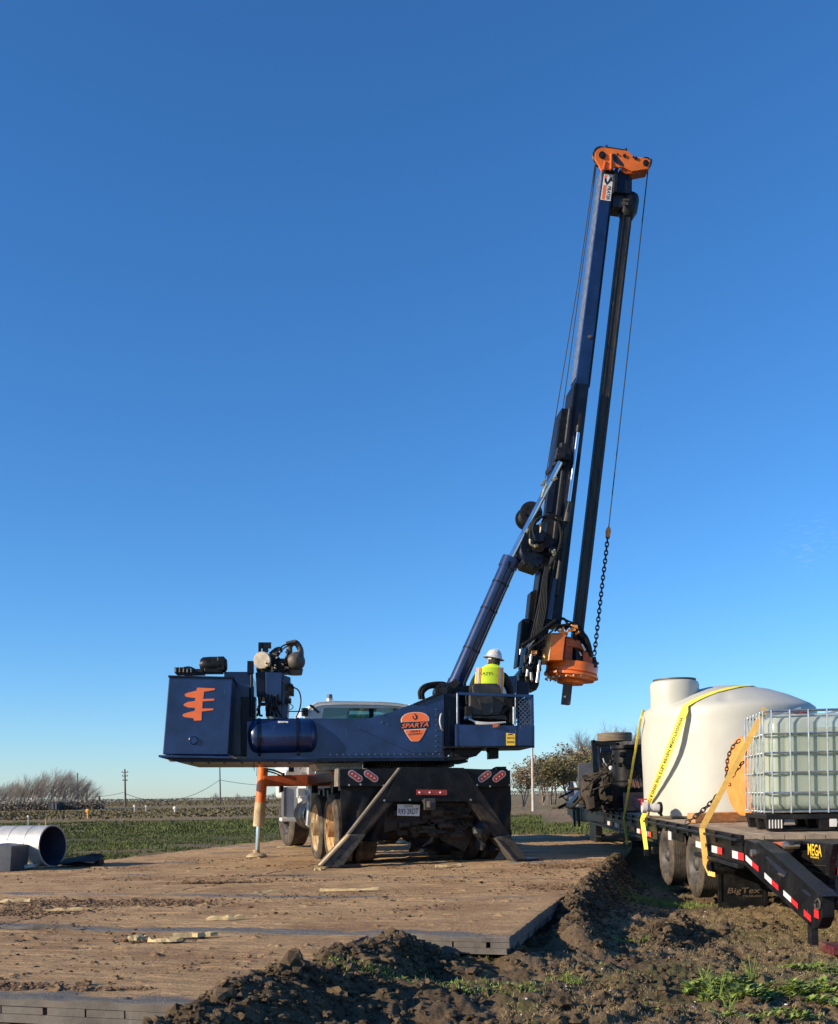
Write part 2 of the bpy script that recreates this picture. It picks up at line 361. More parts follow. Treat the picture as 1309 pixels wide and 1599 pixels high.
M['plastic'] = mat('black_plastic', (0.008, 0.008, 0.009), 0.5, 0, 0.2, 8, dust=0.3, dustcol=(0.05, 0.045, 0.036), spec=0.22)
M['strap'] = mat('yellow_webbing', (0.86, 0.74, 0.10), 0.75, 0, 0.12, 14, 0.002, 120, dust=0.1, dustcol=(0.5, 0.4, 0.15))
M['strapo'] = mat('amber_webbing', (0.82, 0.5, 0.13), 0.75, 0, 0.12, 14, 0.002, 120, dust=0.12, dustcol=(0.5, 0.33, 0.15))
M['strapd'] = mat('faded_grey_webbing', (0.08, 0.085, 0.06), 0.8, 0, 0.2, 14)
M['chain'] = mat('chain_steel', (0.05, 0.042, 0.035), 0.5, 0.6, 0.4, 30)
M['disc'] = mat('orange_flight_steel', (0.74, 0.27, 0.06), 0.7, 0, 0.15, 6, 0.002, 30, scr=0.5)
M['deck'] = mat('deck_boards', (0.33, 0.25, 0.17), 0.85, 0, 0.35, 5, 0.006, 25, dust=0.35, dustcol=(0.2, 0.14, 0.09))
M['timber'] = mat('sawn_timber', (0.42, 0.22, 0.09), 0.75, 0, 0.3, 4, 0.003, 25, stretch=((1, 8, 8), 0.2))
M['pale'] = mat('pale_split_wood', (0.45, 0.34, 0.17), 0.8, 0, 0.25, 14, 0.004, 60)
M['red'] = mat('red_reflector', (0.62, 0.03, 0.035), 0.35, 0, 0.12, 12, dust=0.15, dustcol=(0.3, 0.08, 0.06))
M['refw'] = mat('white_reflector', (0.72, 0.68, 0.66), 0.35, 0, 0.1, 12, dust=0.15, dustcol=(0.4, 0.33, 0.26))
M['lens'] = mat('red_lens', (0.35, 0.012, 0.015), 0.15, 0, 0.2, 30, coat=0.5)
M['led'] = mat('pale_led', (0.85, 0.6, 0.55), 0.3, 0, 0.1, 30)
M['yellow'] = mat('yellow_sign', (0.85, 0.55, 0.05), 0.5, 0, 0.08, 10)
M['skin'] = mat('skin', (0.42, 0.22, 0.15), 0.5, 0, 0.08, 20, sss=0.08)
M['cloth'] = mat('black_cloth', (0.012, 0.013, 0.018), 0.9, 0, 0.2, 12, 0.004, 18)
M['vest'] = mat('high_visibility_yellow', (0.72, 0.90, 0.035), 0.7, 0, 0.06, 12, 0.003, 18)
M['vesto'] = mat('vest_orange_trim', (0.85, 0.32, 0.08), 0.7, 0, 0.08, 12)
M['tape'] = mat('silver_tape', (0.5, 0.48, 0.46), 0.4, 0.2, 0.08, 12)
M['chamf'] = mat('sunlit_orange', (0.80, 0.42, 0.16), 0.5, 0, 0.12, 6, scr=0.3)  # orange paint with sun glare mixed into its colour
M['screen'] = mat('worn_navy_mesh', (0.06, 0.09, 0.15), 0.4, 0, 0.3, 12)
M['helmet'] = mat('scuffed_grey_helmet', (0.55, 0.54, 0.52), 0.35, 0, 0.25, 30, scr=0.8)
M['hair'] = mat('dark_hair', (0.015, 0.012, 0.01), 0.8)
M['seat'] = mat('worn_black_vinyl', (0.022, 0.021, 0.02), 0.45, 0, 0.3, 8, 0.003, 16, dust=0.3, dustcol=(0.08, 0.07, 0.055))
M['greybox'] = mat('grey_steel_plate', (0.10, 0.105, 0.12), 0.5, 0.2, 0.2, 6, dust=0.2, dustcol=(0.15, 0.13, 0.1))
M['bark'] = mat('grey_bark', (0.17, 0.14, 0.115), 0.9, 0, 0.3, 3)
M['barkp'] = mat('pale_bark', (0.27, 0.235, 0.20), 0.9, 0, 0.3, 0.8)
M['leafo'] = mat('olive_leaves', (0.155, 0.135, 0.055), 0.85, 0, 0.45, 0.8, spec=0.2)
M['leafb'] = mat('brown_leaves', (0.21, 0.15, 0.085), 0.85, 0, 0.4, 0.8, spec=0.2)
M['brush'] = mat('dry_brush', (0.16, 0.14, 0.11), 0.95, 0, 0.3, 0.05, spec=0.1)
M['pole'] = mat('weathered_pole', (0.10, 0.085, 0.07), 0.9, 0, 0.3, 2)
M['polew'] = mat('pale_pole', (0.5, 0.42, 0.36), 0.8, 0, 0.2, 2)
M['grass'] = mat('green_grass', (0.075, 0.095, 0.026), 0.8, 0, 0.5, 0.5, dust=0.4, dustcol=(0.12, 0.10, 0.05), spec=0.2)
M['weed'] = mat('bright_weed_leaves', (0.19, 0.25, 0.05), 0.6, 0, 0.5, 9, spec=0.35)
M['straw'] = mat('dry_grass', (0.31, 0.23, 0.11), 0.8, 0, 0.35, 6)
M['mud'] = mat('dark_clay', (0.085, 0.060, 0.037), 0.9, 0, 0.45, 7, 0.008, 35, dust=0.45, dustcol=(0.19, 0.13, 0.07), spec=0.12)
def glass_mat():
    m = bpy.data.materials.new('cab_glass'); m.use_nodes = True; N = m.node_tree.nodes; L = m.node_tree.links; N.clear()
    o = N.new('ShaderNodeOutputMaterial'); t = N.new('ShaderNodeBsdfTransparent'); g = N.new('ShaderNodeBsdfGlossy'); g.inputs['Roughness'].default_value = 0.03
    t.inputs[0].default_value = (0.42, 0.55, 0.5, 1); x = N.new('ShaderNodeMixShader'); x.inputs[0].default_value = 0.12
    L.new(t.outputs[0], x.inputs[1]); L.new(g.outputs[0], x.inputs[2]); L.new(x.outputs[0], o.inputs[0]); return m
M['glass'] = glass_mat()
def milky(name, col, tr):
    m = bpy.data.materials.new(name); m.use_nodes = True; N = m.node_tree.nodes; L = m.node_tree.links
    b = N['Principled BSDF']; b.inputs['Base Color'].default_value = col + (1,); b.inputs['Roughness'].default_value = 0.3
    o = N['Material Output']; t = N.new('ShaderNodeBsdfTransparent'); d = N.new('ShaderNodeBsdfTranslucent'); d.inputs[0].default_value = col + (1,)
    a = N.new('ShaderNodeMixShader'); a.inputs[0].default_value = 0.35; L.new(b.outputs[0], a.inputs[1]); L.new(d.outputs[0], a.inputs[2])
    x = N.new('ShaderNodeMixShader'); x.inputs[0].default_value = tr; L.new(a.outputs[0], x.inputs[1]); L.new(t.outputs[0], x.inputs[2]); L.new(x.outputs[0], o.inputs[0]); return m
M['milk'] = milky('milky_plastic', (0.66, 0.71, 0.62), 0.38)
M['liquid'] = milky('cloudy_water', (0.38, 0.45, 0.25), 0.08)
# ================================================================ ground
def seg_d(x, y, ax, ay, bx, by):
    t = np.clip(((x - ax) * (bx - ax) + (y - ay) * (by - ay)) / ((bx - ax) ** 2 + (by - ay) ** 2), 0, 1)
    return np.hypot(x - ax - t * (bx - ax), y - ay - t * (by - ay)), t
def mf(u, v): p = MF.L(u, v, 0); return p.x, p.y
RIDGE = [(mf(-2.15, 3.6), mf(-2.0, 5.6), 0.34, 0.06), (mf(-2.0, 5.6), mf(-1.95, 6.55), 0.26, 0.03), (mf(-1.95, 6.45), mf(-1.5, 6.3), 0.22, -0.11),
         (mf(-0.95, 7.7), mf(-1.12, 9.2), 0.18, -0.05), (mf(-1.12, 9.2), mf(-1.2, 14.8), 0.2, 0.05), (mf(-0.45, 8.2), mf(-0.2, 9.6), 0.2, -0.2)]
def ground_h(x, y):
    u = x * math.cos(MA) + y * math.sin(MA); v = -x * math.sin(MA) + y * math.cos(MA)
    z = -0.17 - 0.22 * sm(0.5, 3.0, x - (y - 7) * 0.12)
    near = 1 - sm(16, 30, y)
    z = z + near * ((fbm(x, y, 1.1, 4, 3) - 0.5) * 0.16 + (fbm(x, y, 0.33, 4, 11, 0.6) - 0.5) * (0.10 + 0.07 * (1 - sm(8, 11, y))) + np.abs(fbm(x, y, 0.11, 4, 21, .6) - 0.5) * 0.12)
    for (a, b, wd, top) in RIDGE:
        d, t = seg_d(x, y, a[0], a[1], b[0], b[1])
        wn = wd * (0.75 + 0.5 * vn(x * 2.3, y * 2.3, 5)); g = np.exp(-(d / wn) ** 2 * 1.2)
        tz = top + (fbm(x, y, 0.25, 4, 31, 0.62) - 0.5) * 0.19
        z = z * (1 - g) + np.maximum(tz, z) * g
    # under and beyond the mats
    far = sm(15.5, 19, y)
    z = z * (1 - far) + far * (-0.08 + (fbm(x, y, 1.6, 3, 41) - 0.5) * 0.12 * (1 - sm(60, 200, y)))
    left = sm(-9.3, -9.8, u) * sm(6, 9, v)
    z = z * (1 - left) + left * (-0.07 + (fbm(x, y, 0.8, 4, 51) - 0.5) * 0.10)
    # churned strip by the mats and low banks in the field
    z = z + sm(24, 27, y) * (1 - sm(40, 60, y)) * (fbm(x, y * 0.6, 1.4, 3, 61) - 0.5) * 0.16
    z = z + sm(60, 200, y) * (fbm(x, y, 60, 2, 71) - 0.5) * 0.5
    on = (sm(-9.75, -9.5, u) * (1 - sm(-1.45, -1.3, u)) * sm(6.9, 7.0, v) * (1 - sm(24.2, 24.6, v))) + (1 - sm(-2.4, -2.3, u)) * sm(-6.7, -6.4, u) * sm(4.35, 4.5, v) * (1 - sm(6.8, 6.9, v))
    on = np.clip(on, 0, 1); z = z * (1 - on) + on * (-0.16)
    return z
def gz(x, y): return float(ground_h(np.array([float(x)]), np.array([float(y)]))[0])
ys = np.concatenate([[-40, -12, -3, 1.0, 2.6], np.geomspace(3.5, 60, 520), np.geomspace(61, 6000, 130)])
cs = np.concatenate([[-3.5, -1.8, -1.1, -0.75, -0.6], np.linspace(-0.48, 0.5, 620), [0.62, 0.8, 1.2, 1.9, 3.5]])
YY, CC = np.meshgrid(ys, cs, indexing='ij'); XX = CC * np.maximum(YY, 3.5)
ZZ = ground_h(XX, YY)
u_ = XX * math.cos(MA) + YY * math.sin(MA); v_ = -XX * math.sin(MA) + YY * math.cos(MA)
n_ = fbm(XX, YY, 3.0, 4, 81); nb_ = fbm(XX * 0.25, YY, 4.0, 4, 82)
lf = 1 - sm(0.0, 2.0, XX / np.maximum(YY, 1) * 10 - 0.5)
green = sm(0.40, 0.52, n_ + 0.12) * sm(16, 18, YY) * (1 - sm(38, 52, YY + (nb_ - 0.5) * 30)) * lf
green = green + (1 - lf) * sm(25.5, 27, YY) * (1 - sm(34, 36, YY)) * sm(0.35, 0.5, n_ + 0.1)
green = green + (1 - lf) * sm(70, 80, YY) * (1 - sm(160, 260, YY)) * 0.6
green = green + 0.55 * sm(0.52, 0.62, fbm(XX, YY, 0.6, 4, 91)) * (YY < 14)
tan = sm(0.38, 0.55, fbm(XX, YY, 0.8, 4, 95)) * (YY < 16) * 0.9 * sm(0.3, 2.2, XX - (YY - 7) * 0.1) + sm(48, 62, YY) * 0.7 + sm(130, 320, YY) * 0.3
road = (1 - lf) * sm(36, 38, YY) * (1 - sm(62, 70, YY)) + 0.85 * sm(-10.5, -9.9, u_ + (n_ - 0.5) * 1.5) * sm(6, 9, v_) * (1 - sm(25.5, 28, v_ + (n_ - 0.5) * 3)) * (u_ < -0.5)
farm = np.maximum((1 - lf) * sm(33, 37, YY) * (1 - .8 * sm(37.5, 39, YY) * (1 - sm(50, 56, YY))), sm(46, 75, YY) * (.35 + .65 * sm(.35, .6, nb_)))
road = road * 1.0
nr, nc = ZZ.shape; idx = np.arange(nr * nc).reshape(nr, nc)
F = np.stack([idx[:-1, :-1], idx[:-1, 1:], idx[1:, 1:], idx[1:, :-1]], -1).reshape(-1, 4)
def ground_mat():
    m = bpy.data.materials.new('earth'); m.use_nodes = True; N = m.node_tree.nodes; L = m.node_tree.links; b = N['Principled BSDF']
    g = N.new('ShaderNodeNewGeometry'); P = g.outputs['Position']
    def noise(sc, det=6, ro=0.6):
        n = N.new('ShaderNodeTexNoise'); n.inputs['Scale'].default_value = sc; n.inputs['Detail'].default_value = det; n.inputs['Roughness'].default_value = ro; L.new(P, n.inputs['Vector']); return n.outputs[0]
    def rng(s, a, bb, c=0, d=1):
        r = N.new('ShaderNodeMapRange'); r.inputs[1].default_value = a; r.inputs[2].default_value = bb; r.inputs[3].default_value = c; r.inputs[4].default_value = d; L.new(s, r.inputs[0]); return r.outputs[0]
    def mix(f, a, bb):
        x = N.new('ShaderNodeMix'); x.data_type = 'RGBA'; L.new(f, x.inputs[0])
        for k, c in ((6, a), (7, bb)):
            if isinstance(c, tuple): x.inputs[k].default_value = c + (1,)
            else: L.new(c, x.inputs[k])
        return x.outputs[2]
    def attr(n): a = N.new('ShaderNodeAttribute'); a.attribute_name = n; return a.outputs['Fac']
    def mul(a, bb):
        x = N.new('ShaderNodeMath'); x.operation = 'MULTIPLY'; L.new(a, x.inputs[0]); L.new(bb, x.inputs[1]); return x.outputs[0]
    c = mix(rng(noise(5, 8, .7), .38, .62), (0.12, 0.084, 0.051), (0.26, 0.185, 0.11))
    c = mix(mul(attr('tan'), rng(noise(9, 8, .75), .35, .6)), c, (0.40, 0.29, 0.155))
    c = mix(mul(attr('green'), rng(noise(2.2, 8, .75), .36, .56)), c, mix(noise(0.6, 4), (0.06, 0.085, 0.02), (0.12, 0.15, 0.04)))
    c = mix(mul(attr('far'), rng(noise(0.35, 8, .75), .3, .6, .4, 1)), c, mix(noise(0.12, 6), (0.15, 0.115, 0.062), (0.22, 0.185, 0.085)))
    c = mix(mul(attr('road'), rng(noise(3, 8, .7), .3, .5)), c, (0.36, 0.235, 0.14))
    c = mix(rng(noise(60, 3, .6), .64, .72, 0, .6), c, (0.40, 0.31, 0.18))
    c = mix(rng(noise(35, 5, .7), .30, .42, .75, 0), c, (0.03, 0.022, 0.014))
    L.new(c, b.inputs['Base Color']); b.inputs['Roughness'].default_value = 0.92; b.inputs['Specular IOR Level'].default_value = 0.2
    bp = N.new('ShaderNodeBump'); bp.inputs['Distance'].default_value = 0.07; L.new(noise(16, 12, .8), bp.inputs['Height'])
    L.new(bp.outputs[0], b.inputs['Normal']); return m
M['earth'] = ground_mat()
gr = npmesh('ground', np.stack([XX, YY, ZZ], -1).reshape(-1, 3), F, M['earth'], smooth=True,
            attr={'far': farm.ravel(), 'green': green.ravel(), 'tan': tan.ravel(), 'road': road.ravel()})
tag(gr, kind='structure')
# ================================================================ timber mats
def mat_mat():
    m = bpy.data.materials.new('muddy_mat_top'); m.use_nodes = True; N = m.node_tree.nodes; L = m.node_tree.links; b = N['Principled BSDF']
    g = N.new('ShaderNodeNewGeometry'); P = g.outputs['Position']
    mp = N.new('ShaderNodeMapping'); mp.vector_type = 'POINT'; mp.inputs['Rotation'].default_value[2] = -MA; L.new(P, mp.inputs[0])
    st = N.new('ShaderNodeMapping'); st.inputs['Scale'].default_value = (0.8, 9, 4); L.new(mp.outputs[0], st.inputs[0])
    st2 = N.new('ShaderNodeMapping'); st2.inputs['Scale'].default_value = (2.5, 30, 10); L.new(mp.outputs[0], st2.inputs[0])
    def noise(sc, det=6, ro=0.6, vec=P):
        n = N.new('ShaderNodeTexNoise'); n.inputs['Scale'].default_value = sc; n.inputs['Detail'].default_value = det; n.inputs['Roughness'].default_value = ro; L.new(vec, n.inputs['Vector']); return n.outputs[0]
    def rng(s, a, bb, c=0, d=1):
        r = N.new('ShaderNodeMapRange'); r.inputs[1].default_value = a; r.inputs[2].default_value = bb; r.inputs[3].default_value = c; r.inputs[4].default_value = d; L.new(s, r.inputs[0]); return r.outputs[0]
    def mix(f, a, bb):
        x = N.new('ShaderNodeMix'); x.data_type = 'RGBA'; L.new(f, x.inputs[0])
        for k, c in ((6, a), (7, bb)):
            if isinstance(c, tuple): x.inputs[k].default_value = c + (1,)
            else: L.new(c, x.inputs[k])
        return x.outputs[2]
    c = mix(rng(noise(1, 8, .7, st.outputs[0]), .36, .64), (0.38, 0.235, 0.115), (0.60, 0.405, 0.215))
    c = mix(rng(noise(1, 7, .75, st2.outputs[0]), .55, .72, 0, .75), c, (0.13, 0.072, 0.038))
    c = mix(rng(noise(0.9, 9, .75), .46, .62, 0, .8), c, (0.27, 0.155, 0.082))
    c = mix(rng(noise(5, 10, .85), .56, .64, 0, .85), c, (0.10, 0.06, 0.036))
    a = N.new('ShaderNodeAttribute'); a.attribute_name = 'clean'
    c = mix(a.outputs['Fac'], c, mix(noise(1, 6, .6, st2.outputs[0]), (0.11, 0.105, 0.105), (0.25, 0.235, 0.22)))
    L.new(c, b.inputs['Base Color']); b.inputs['Roughness'].default_value = 0.85; b.inputs['Specular IOR Level'].default_value = 0.25
    bp = N.new('ShaderNodeBump'); bp.inputs['Distance'].default_value = 0.035
    ad = N.new('ShaderNodeMath'); ad.operation = 'ADD'; L.new(noise(1, 6, .7, st2.outputs[0]), ad.inputs[0]); L.new(noise(30, 8, .75), ad.inputs[1])
    L.new(ad.outputs[0], bp.inputs['Height']); L.new(bp.outputs[0], b.inputs['Normal']); return m
M['mattop'] = mat_mat()
M['matwood'] = mat('weathered_mat_wood', (0.12, 0.105, 0.09), 0.85, 0, 0.4, 3, 0.004, 30, dust=0.35, dustcol=(0.2, 0.14, 0.09))
def make_mat(u0, v0, row, coli, label):
    LU, LV = 4.07, 2.43; nu, nv = (200, 150) if row < 2 else (130, 90)
    cn = MF.L(u0 + LU / 2, v0 + LV / 2, -0.125)
    U, V = np.meshgrid(np.linspace(0, LU, nu), np.linspace(0, LV, nv), indexing='ij')
    wx = (U + u0) * math.cos(MA) - (V + v0) * math.sin(MA); wy = (U + u0) * math.sin(MA) + (V + v0) * math.cos(MA)
    pl = V / (LV / 12); pk = np.floor(pl); gap = np.abs(pl - np.round(pl)) * (LV / 12)
    mk = sm(0.42, 0.6, fbm(U + u0, V + v0, 0.9, 4, 19)); z = -0.007 * (1 - .8 * mk) * np.exp(-((gap + (fbm(U + u0, V + v0, .3, 2, 23) - .5) * .012) / 0.014) ** 2) + (_h(pk, pk * 0 + row * 7 + coli, 3) - 0.5) * 0.006 + mk * 0.006
    z += (fbm((U + u0) * 0.35, V + v0, 0.10, 4, 5, 0.65) - 0.5) * 0.022 + (fbm(U + u0, V + v0, 0.7, 3, 9) - 0.5) * 0.02
    cl = fbm(U + u0, (V + v0) * 1.6, 0.13, 4, 15, 0.6); z += sm(0.70, 0.9, cl) * 0.02
    edge = np.minimum(np.minimum(U, LU - U), np.minimum(V, LV - V)); z -= 0.004 * np.exp(-edge / 0.02)
    loc = (U - LU / 2, V - LV / 2)
    Pts = np.stack([loc[0] * math.cos(MA) - loc[1] * math.sin(MA), loc[0] * math.sin(MA) + loc[1] * math.cos(MA), z + 0.12], -1).reshape(-1, 3)
    clean = (1 - sm(0.10, 0.2, V + (fbm(wx, wy, 0.25, 3, 77) - 0.5) * 0.25)) * sm(0.35, 0.6, fbm(wx, wy, 0.9, 3, 78) + (0.1 if row < 2 else -0.05))
    clean = np.maximum(clean, 0.7 * (1 - sm(0.01, 0.03, V)))
    id2 = np.arange(nu * nv).reshape(nu, nv); q = [np.stack([id2[:-1, :-1], id2[1:, :-1], id2[1:, 1:], id2[:-1, 1:]], -1).reshape(-1, 4)]
    # skirt of the top layer
    lowz = 0.083; nb = len(Pts); rim = list(id2[:, 0]) + list(id2[-1, 1:]) + list(id2[::-1, -1][1:]) + list(id2[0, ::-1][1:-1])
    low = Pts[rim].copy(); low[:, 2] = lowz; Pts = np.vstack([Pts, low]); n = len(rim)
    q.append(np.array([[rim[i], nb + i, nb + (i + 1) % n, rim[(i + 1) % n]] for i in range(n)]))
    mi = [np.zeros(len(q[0])), np.ones(n)]; Vx = [Pts]; cnt = len(Pts); attr = [clean.ravel(), np.zeros(n)]
    def bx(ua, ub, va, vb, za, zb):
        nonlocal cnt
        c = []
        for zz in (za, zb):
            for (a, b2) in ((ua, va), (ub, va), (ub, vb), (ua, vb)):
                a -= LU / 2; b2 -= LV / 2; c.append((a * math.cos(MA) - b2 * math.sin(MA), a * math.sin(MA) + b2 * math.cos(MA), zz))
        Vx.append(np.array(c)); q.append(np.array([(3, 2, 1, 0), (4, 5, 6, 7), (0, 1, 5, 4), (1, 2, 6, 5), (2, 3, 7, 6), (3, 0, 4, 7)]) + cnt); mi.append(np.ones(6)); attr.append(np.zeros(8)); cnt += 8
    rr = random.Random(row * 31 + coli); uu = 0.0
    while uu < LU - 0.1:    # the crossing middle layer, with gaps
        wd = rr.uniform(0.19, 0.26); bx(uu, min(uu + wd, LU), rr.uniform(0.0, 0.012), LV - 0.01, 0.043, 0.081); uu += wd + rr.choice([0.008, 0.012, 0.03, 0.05])
    for k in range(12): bx(rr.uniform(0, .02), LU - rr.uniform(0, .02), k * LV / 12 + 0.002, (k + 1) * LV / 12 - 0.004, 0.0, 0.041)
    o = npmesh('timber_mat', np.vstack(Vx), np.vstack(q), [M['mattop'], M['matwood']], np.concatenate(mi), attr={'clean': np.concatenate(attr)})
    o.location = cn; return tag(o, label, 'ground mat', 'timber access mats laid edge to edge')
rown = ['second', 'third', 'fourth', 'fifth', 'sixth', 'seventh', 'eighth']
where = ['with a broken end showing its layered edge above the dark soil', 'crossed by the long foreground ridges of dried mud', 'just in front of the outrigger feet', 'under the tail of the rig truck', 'under the rig truck tandem wheels', 'under the middle of the rig truck', 'beneath the cab of the rig truck']
make_mat(-2.25 - 4.07, 4.3, 0, 0, 'muddy timber mat whose three plank layers show in front of the jagged clod')
for r in range(7):
    make_mat(-1.27 - 4.07, 6.78 + r * 2.46, r + 1, 0, 'muddy timber mat of the %s row, %s' % (rown[r], where[r]) if r else 'muddy timber mat whose grey layered corner ends above the dark soil')
    make_mat(-1.27 - 8.17, 6.78 + r * 2.46, r + 1, 1, 'muddy timber mat of the %s row, on the casing pipe side' % rown[r])
# ================================================================ loose soil
def ico():
    bm = bmesh.new(); bmesh.ops.create_icosphere(bm, subdivisions=2, radius=1.0); V = np.array([v.co[:] for v in bm.verts]); F = np.array([[v.index for v in f.verts] for f in bm.faces]); bm.free(); return V, F
IV, IF = ico()
def clods(name, P, S, matl, label, cat, flat=0.75, rough=0.5):
    n = len(P); k = len(IV); ph = RNG.uniform(0, 100, (n, 3)); ang = RNG.uniform(0, 6.28, n)
    D = IV[None] * 1.6 + ph[:, None]; R = 1 + RNG.uniform(-.22, .22, (n, k)) + rough * (np.sin(D[..., 0] * 2.1 + np.sin(D[..., 1] * 3.3)) * 0.5 + np.sin(D[..., 1] * 4.7 + D[..., 2] * 3.1) * 0.35 + np.sin(D[..., 2] * 7.9 + D[..., 0] * 6.1) * 0.3)
    Q = IV[None] * R[..., None] * S[:, None, None] * np.array([1.15, 0.95, flat]); c, s_ = np.cos(ang)[:, None], np.sin(ang)[:, None]
    X = Q[..., 0] * c - Q[..., 1] * s_; Y = Q[..., 0] * s_ + Q[..., 1] * c
    V = np.stack([X + P[:, None, 0], Y + P[:, None, 1], Q[..., 2] + P[:, None, 2]], -1).reshape(-1, 3)
    Fa = (IF[None] + (np.arange(n) * k)[:, None, None]).reshape(-1, 3)
    o = npmesh(name, V, Fa, matl, smooth=False)
    return tag(o, label, cat, kind='stuff')
pts = []; sz = []
for (a, b, wd, top) in RIDGE:
    Ls = math.hypot(b[0] - a[0], b[1] - a[1]); n = int(Ls * 1500 * (0.6 + wd))
    t = RNG.uniform(0, 1, n); off = RNG.normal(0, wd * 0.75, n); dx, dy = (b[0] - a[0]) / Ls, (b[1] - a[1]) / Ls
    x = a[0] + t * (b[0] - a[0]) - dy * off; y = a[1] + t * (b[1] - a[1]) + dx * off
    s_ = np.minimum(RNG.lognormal(-4.75, 0.62, n), 0.045); pts.append(np.stack([x, y, ground_h(x, y) + s_ * 0.25], -1)); sz.append(s_)
n = 9000; Y = RNG.uniform(4.6, 13, n); X = RNG.uniform(-0.25, 0.46, n) * Y; u = X * math.cos(MA) + Y * math.sin(MA); v = -X * math.sin(MA) + Y * math.cos(MA)
k = ~(((u < -1.3) & (v > 6.8)) | ((u < -2.2) & (v < 6.9))); X, Y = X[k], Y[k]
dens = fbm(X, Y, 0.7, 3, 123) > 0.47; X, Y = X[dens], Y[dens]; s_ = np.minimum(RNG.lognormal(-4.8, 0.65, len(X)), 0.045)
pts.append(np.stack([X, Y, ground_h(X, Y) + s_ * 0.3], -1)); sz.append(s_)
clods('soil_clods', np.vstack(pts), np.concatenate(sz), M['mud'], 'dark clay clods heaped beside the mats and scattered over the ground', 'soil')
n = 9000; u = RNG.uniform(-9.3, -1.4, n); v = RNG.uniform(4.4, 15, n); ok = ~((u > -2.4) & (v < 6.8)); u, v = u[ok], v[ok]
X = u * math.cos(MA) - v * math.sin(MA); Y = u * math.sin(MA) + v * math.cos(MA); d = fbm(X, Y * 2.5, 1.1, 4, 200) + 0.35 * np.exp(-((X + 3.6) ** 2 + ((Y - 8.9) * 2) ** 2)) + 0.25 * np.exp(-((X - 1.6) ** 2 + (Y - 12) ** 2))
ok = d > 0.57; X, Y = X[ok], Y[ok]; s_ = np.minimum(RNG.lognormal(-5.2, 0.5, len(X)), 0.022)
clods('dried_mud_crumbs', np.stack([X, Y, 0.002 + s_ * 0.1], -1), s_, M['mud'], 'crumbs of dried brown mud scattered over the mats', 'soil', 0.55)
X_, Y_, S_ = [], [], []
for (px, py, rx, ry, n, sm_) in ((70, 1412, 1.5, .38, 2600, .011), (10, 1425, .8, .3, 900, .012), (1030 - 160, 1352, .5, .5, 500, .012), (930, 1352, .35, .5, 500, .014), (350, 1378, .5, .06, 260, .011), (430, 1368, .3, .05, 140, .010), (240, 1470, .25, .06, 160, .010), (115, 1545, .35, .05, 150, .010), (40, 1540, .3, .06, 120, .011), (860, 1385, .5, .3, 300, .010), (540, 1400, 1.6, .5, 260, .008), (300, 1500, 1.2, .3, 160, .007)):
    p = G(px, py, 0); t = RNG.uniform(0, 6.28, n); r = np.sqrt(RNG.uniform(0, 1, n)) * (1 + .4 * RNG.normal(0, .5, n)); x, y = p.x + rx * r * np.cos(t), p.y + ry * r * np.sin(t) - .1 * rx * np.cos(t) * r; u = x * math.cos(MA) + y * math.sin(MA); ok = u < -1.3; X_.append(x[ok]); Y_.append(y[ok]); S_.append(RNG.lognormal(0, .5, ok.sum()) * sm_ * .75)
X, Y, s_ = np.concatenate(X_), np.concatenate(Y_), np.minimum(np.concatenate(S_), .04)
clods('red_brown_mud', np.stack([X, Y, .003 + s_ * .1], -1), s_, M['mudr'], 'red brown mud trodden in patches over the timber mats', 'mud', 0.5)
n = 260; Y = RNG.uniform(4.8, 12, n); X = RNG.uniform(-0.1, 0.45, n) * Y; s_ = RNG.uniform(0.003, 0.008, n); u = X * math.cos(MA) + Y * math.sin(MA); ok = u > -1.1; X, Y, s_ = X[ok], Y[ok], s_[ok]
clods('small_stones', np.stack([X, Y, ground_h(X, Y) + s_ * 0.4], -1), s_, M['refw'], 'small pale stones and shell bits on the soil', 'stones', 0.6, 0.2)
for (px, py, s0) in ((318, 1535, 0.075), (425, 1497, 0.07), (462, 1573, 0.06), (505, 1484, 0.05), (140, 1592, 0.055), (680, 1497, 0.035), (712, 1500, 0.03), (1130, 1452, 0.05)):
    p = G(px, py, -0.12); z = max(gz(p.x, p.y), -0.13)
    o = clods('mud_clod', np.array([[0, 0, s0 * 0.5], [s0 * 0.5, 0.01, s0 * 0.2], [-s0 * .4, 0.02, s0 * .25], [s0 * .1, -.01, s0 * 1.1]]), np.array([s0, s0 * .6, s0 * .65, s0 * .6]), M['mud'], None, None, 0.9, 0.45)
    o.location = (p.x, p.y, z); del o['kind']
    tag(o, {318: 'tall jagged clod of dark clay where the soil heap meets the layered mat end', 425: 'knobby dark clod standing on the crest of the soil heap', 462: 'lit round brown clod at the foot of the soil heap', 505: 'smooth dark clod on the crest of the soil heap toward the mat corner', 140: 'grey brown clod stuck on the cut edge of the nearest mat', 680: 'larger upright brown clod in front of the mat corner', 712: 'smaller upright brown clod in front of the mat corner', 1130: 'dark clod on the pale soil beside the lowered ramp end'}[px], 'clod', 'large clods of clay')
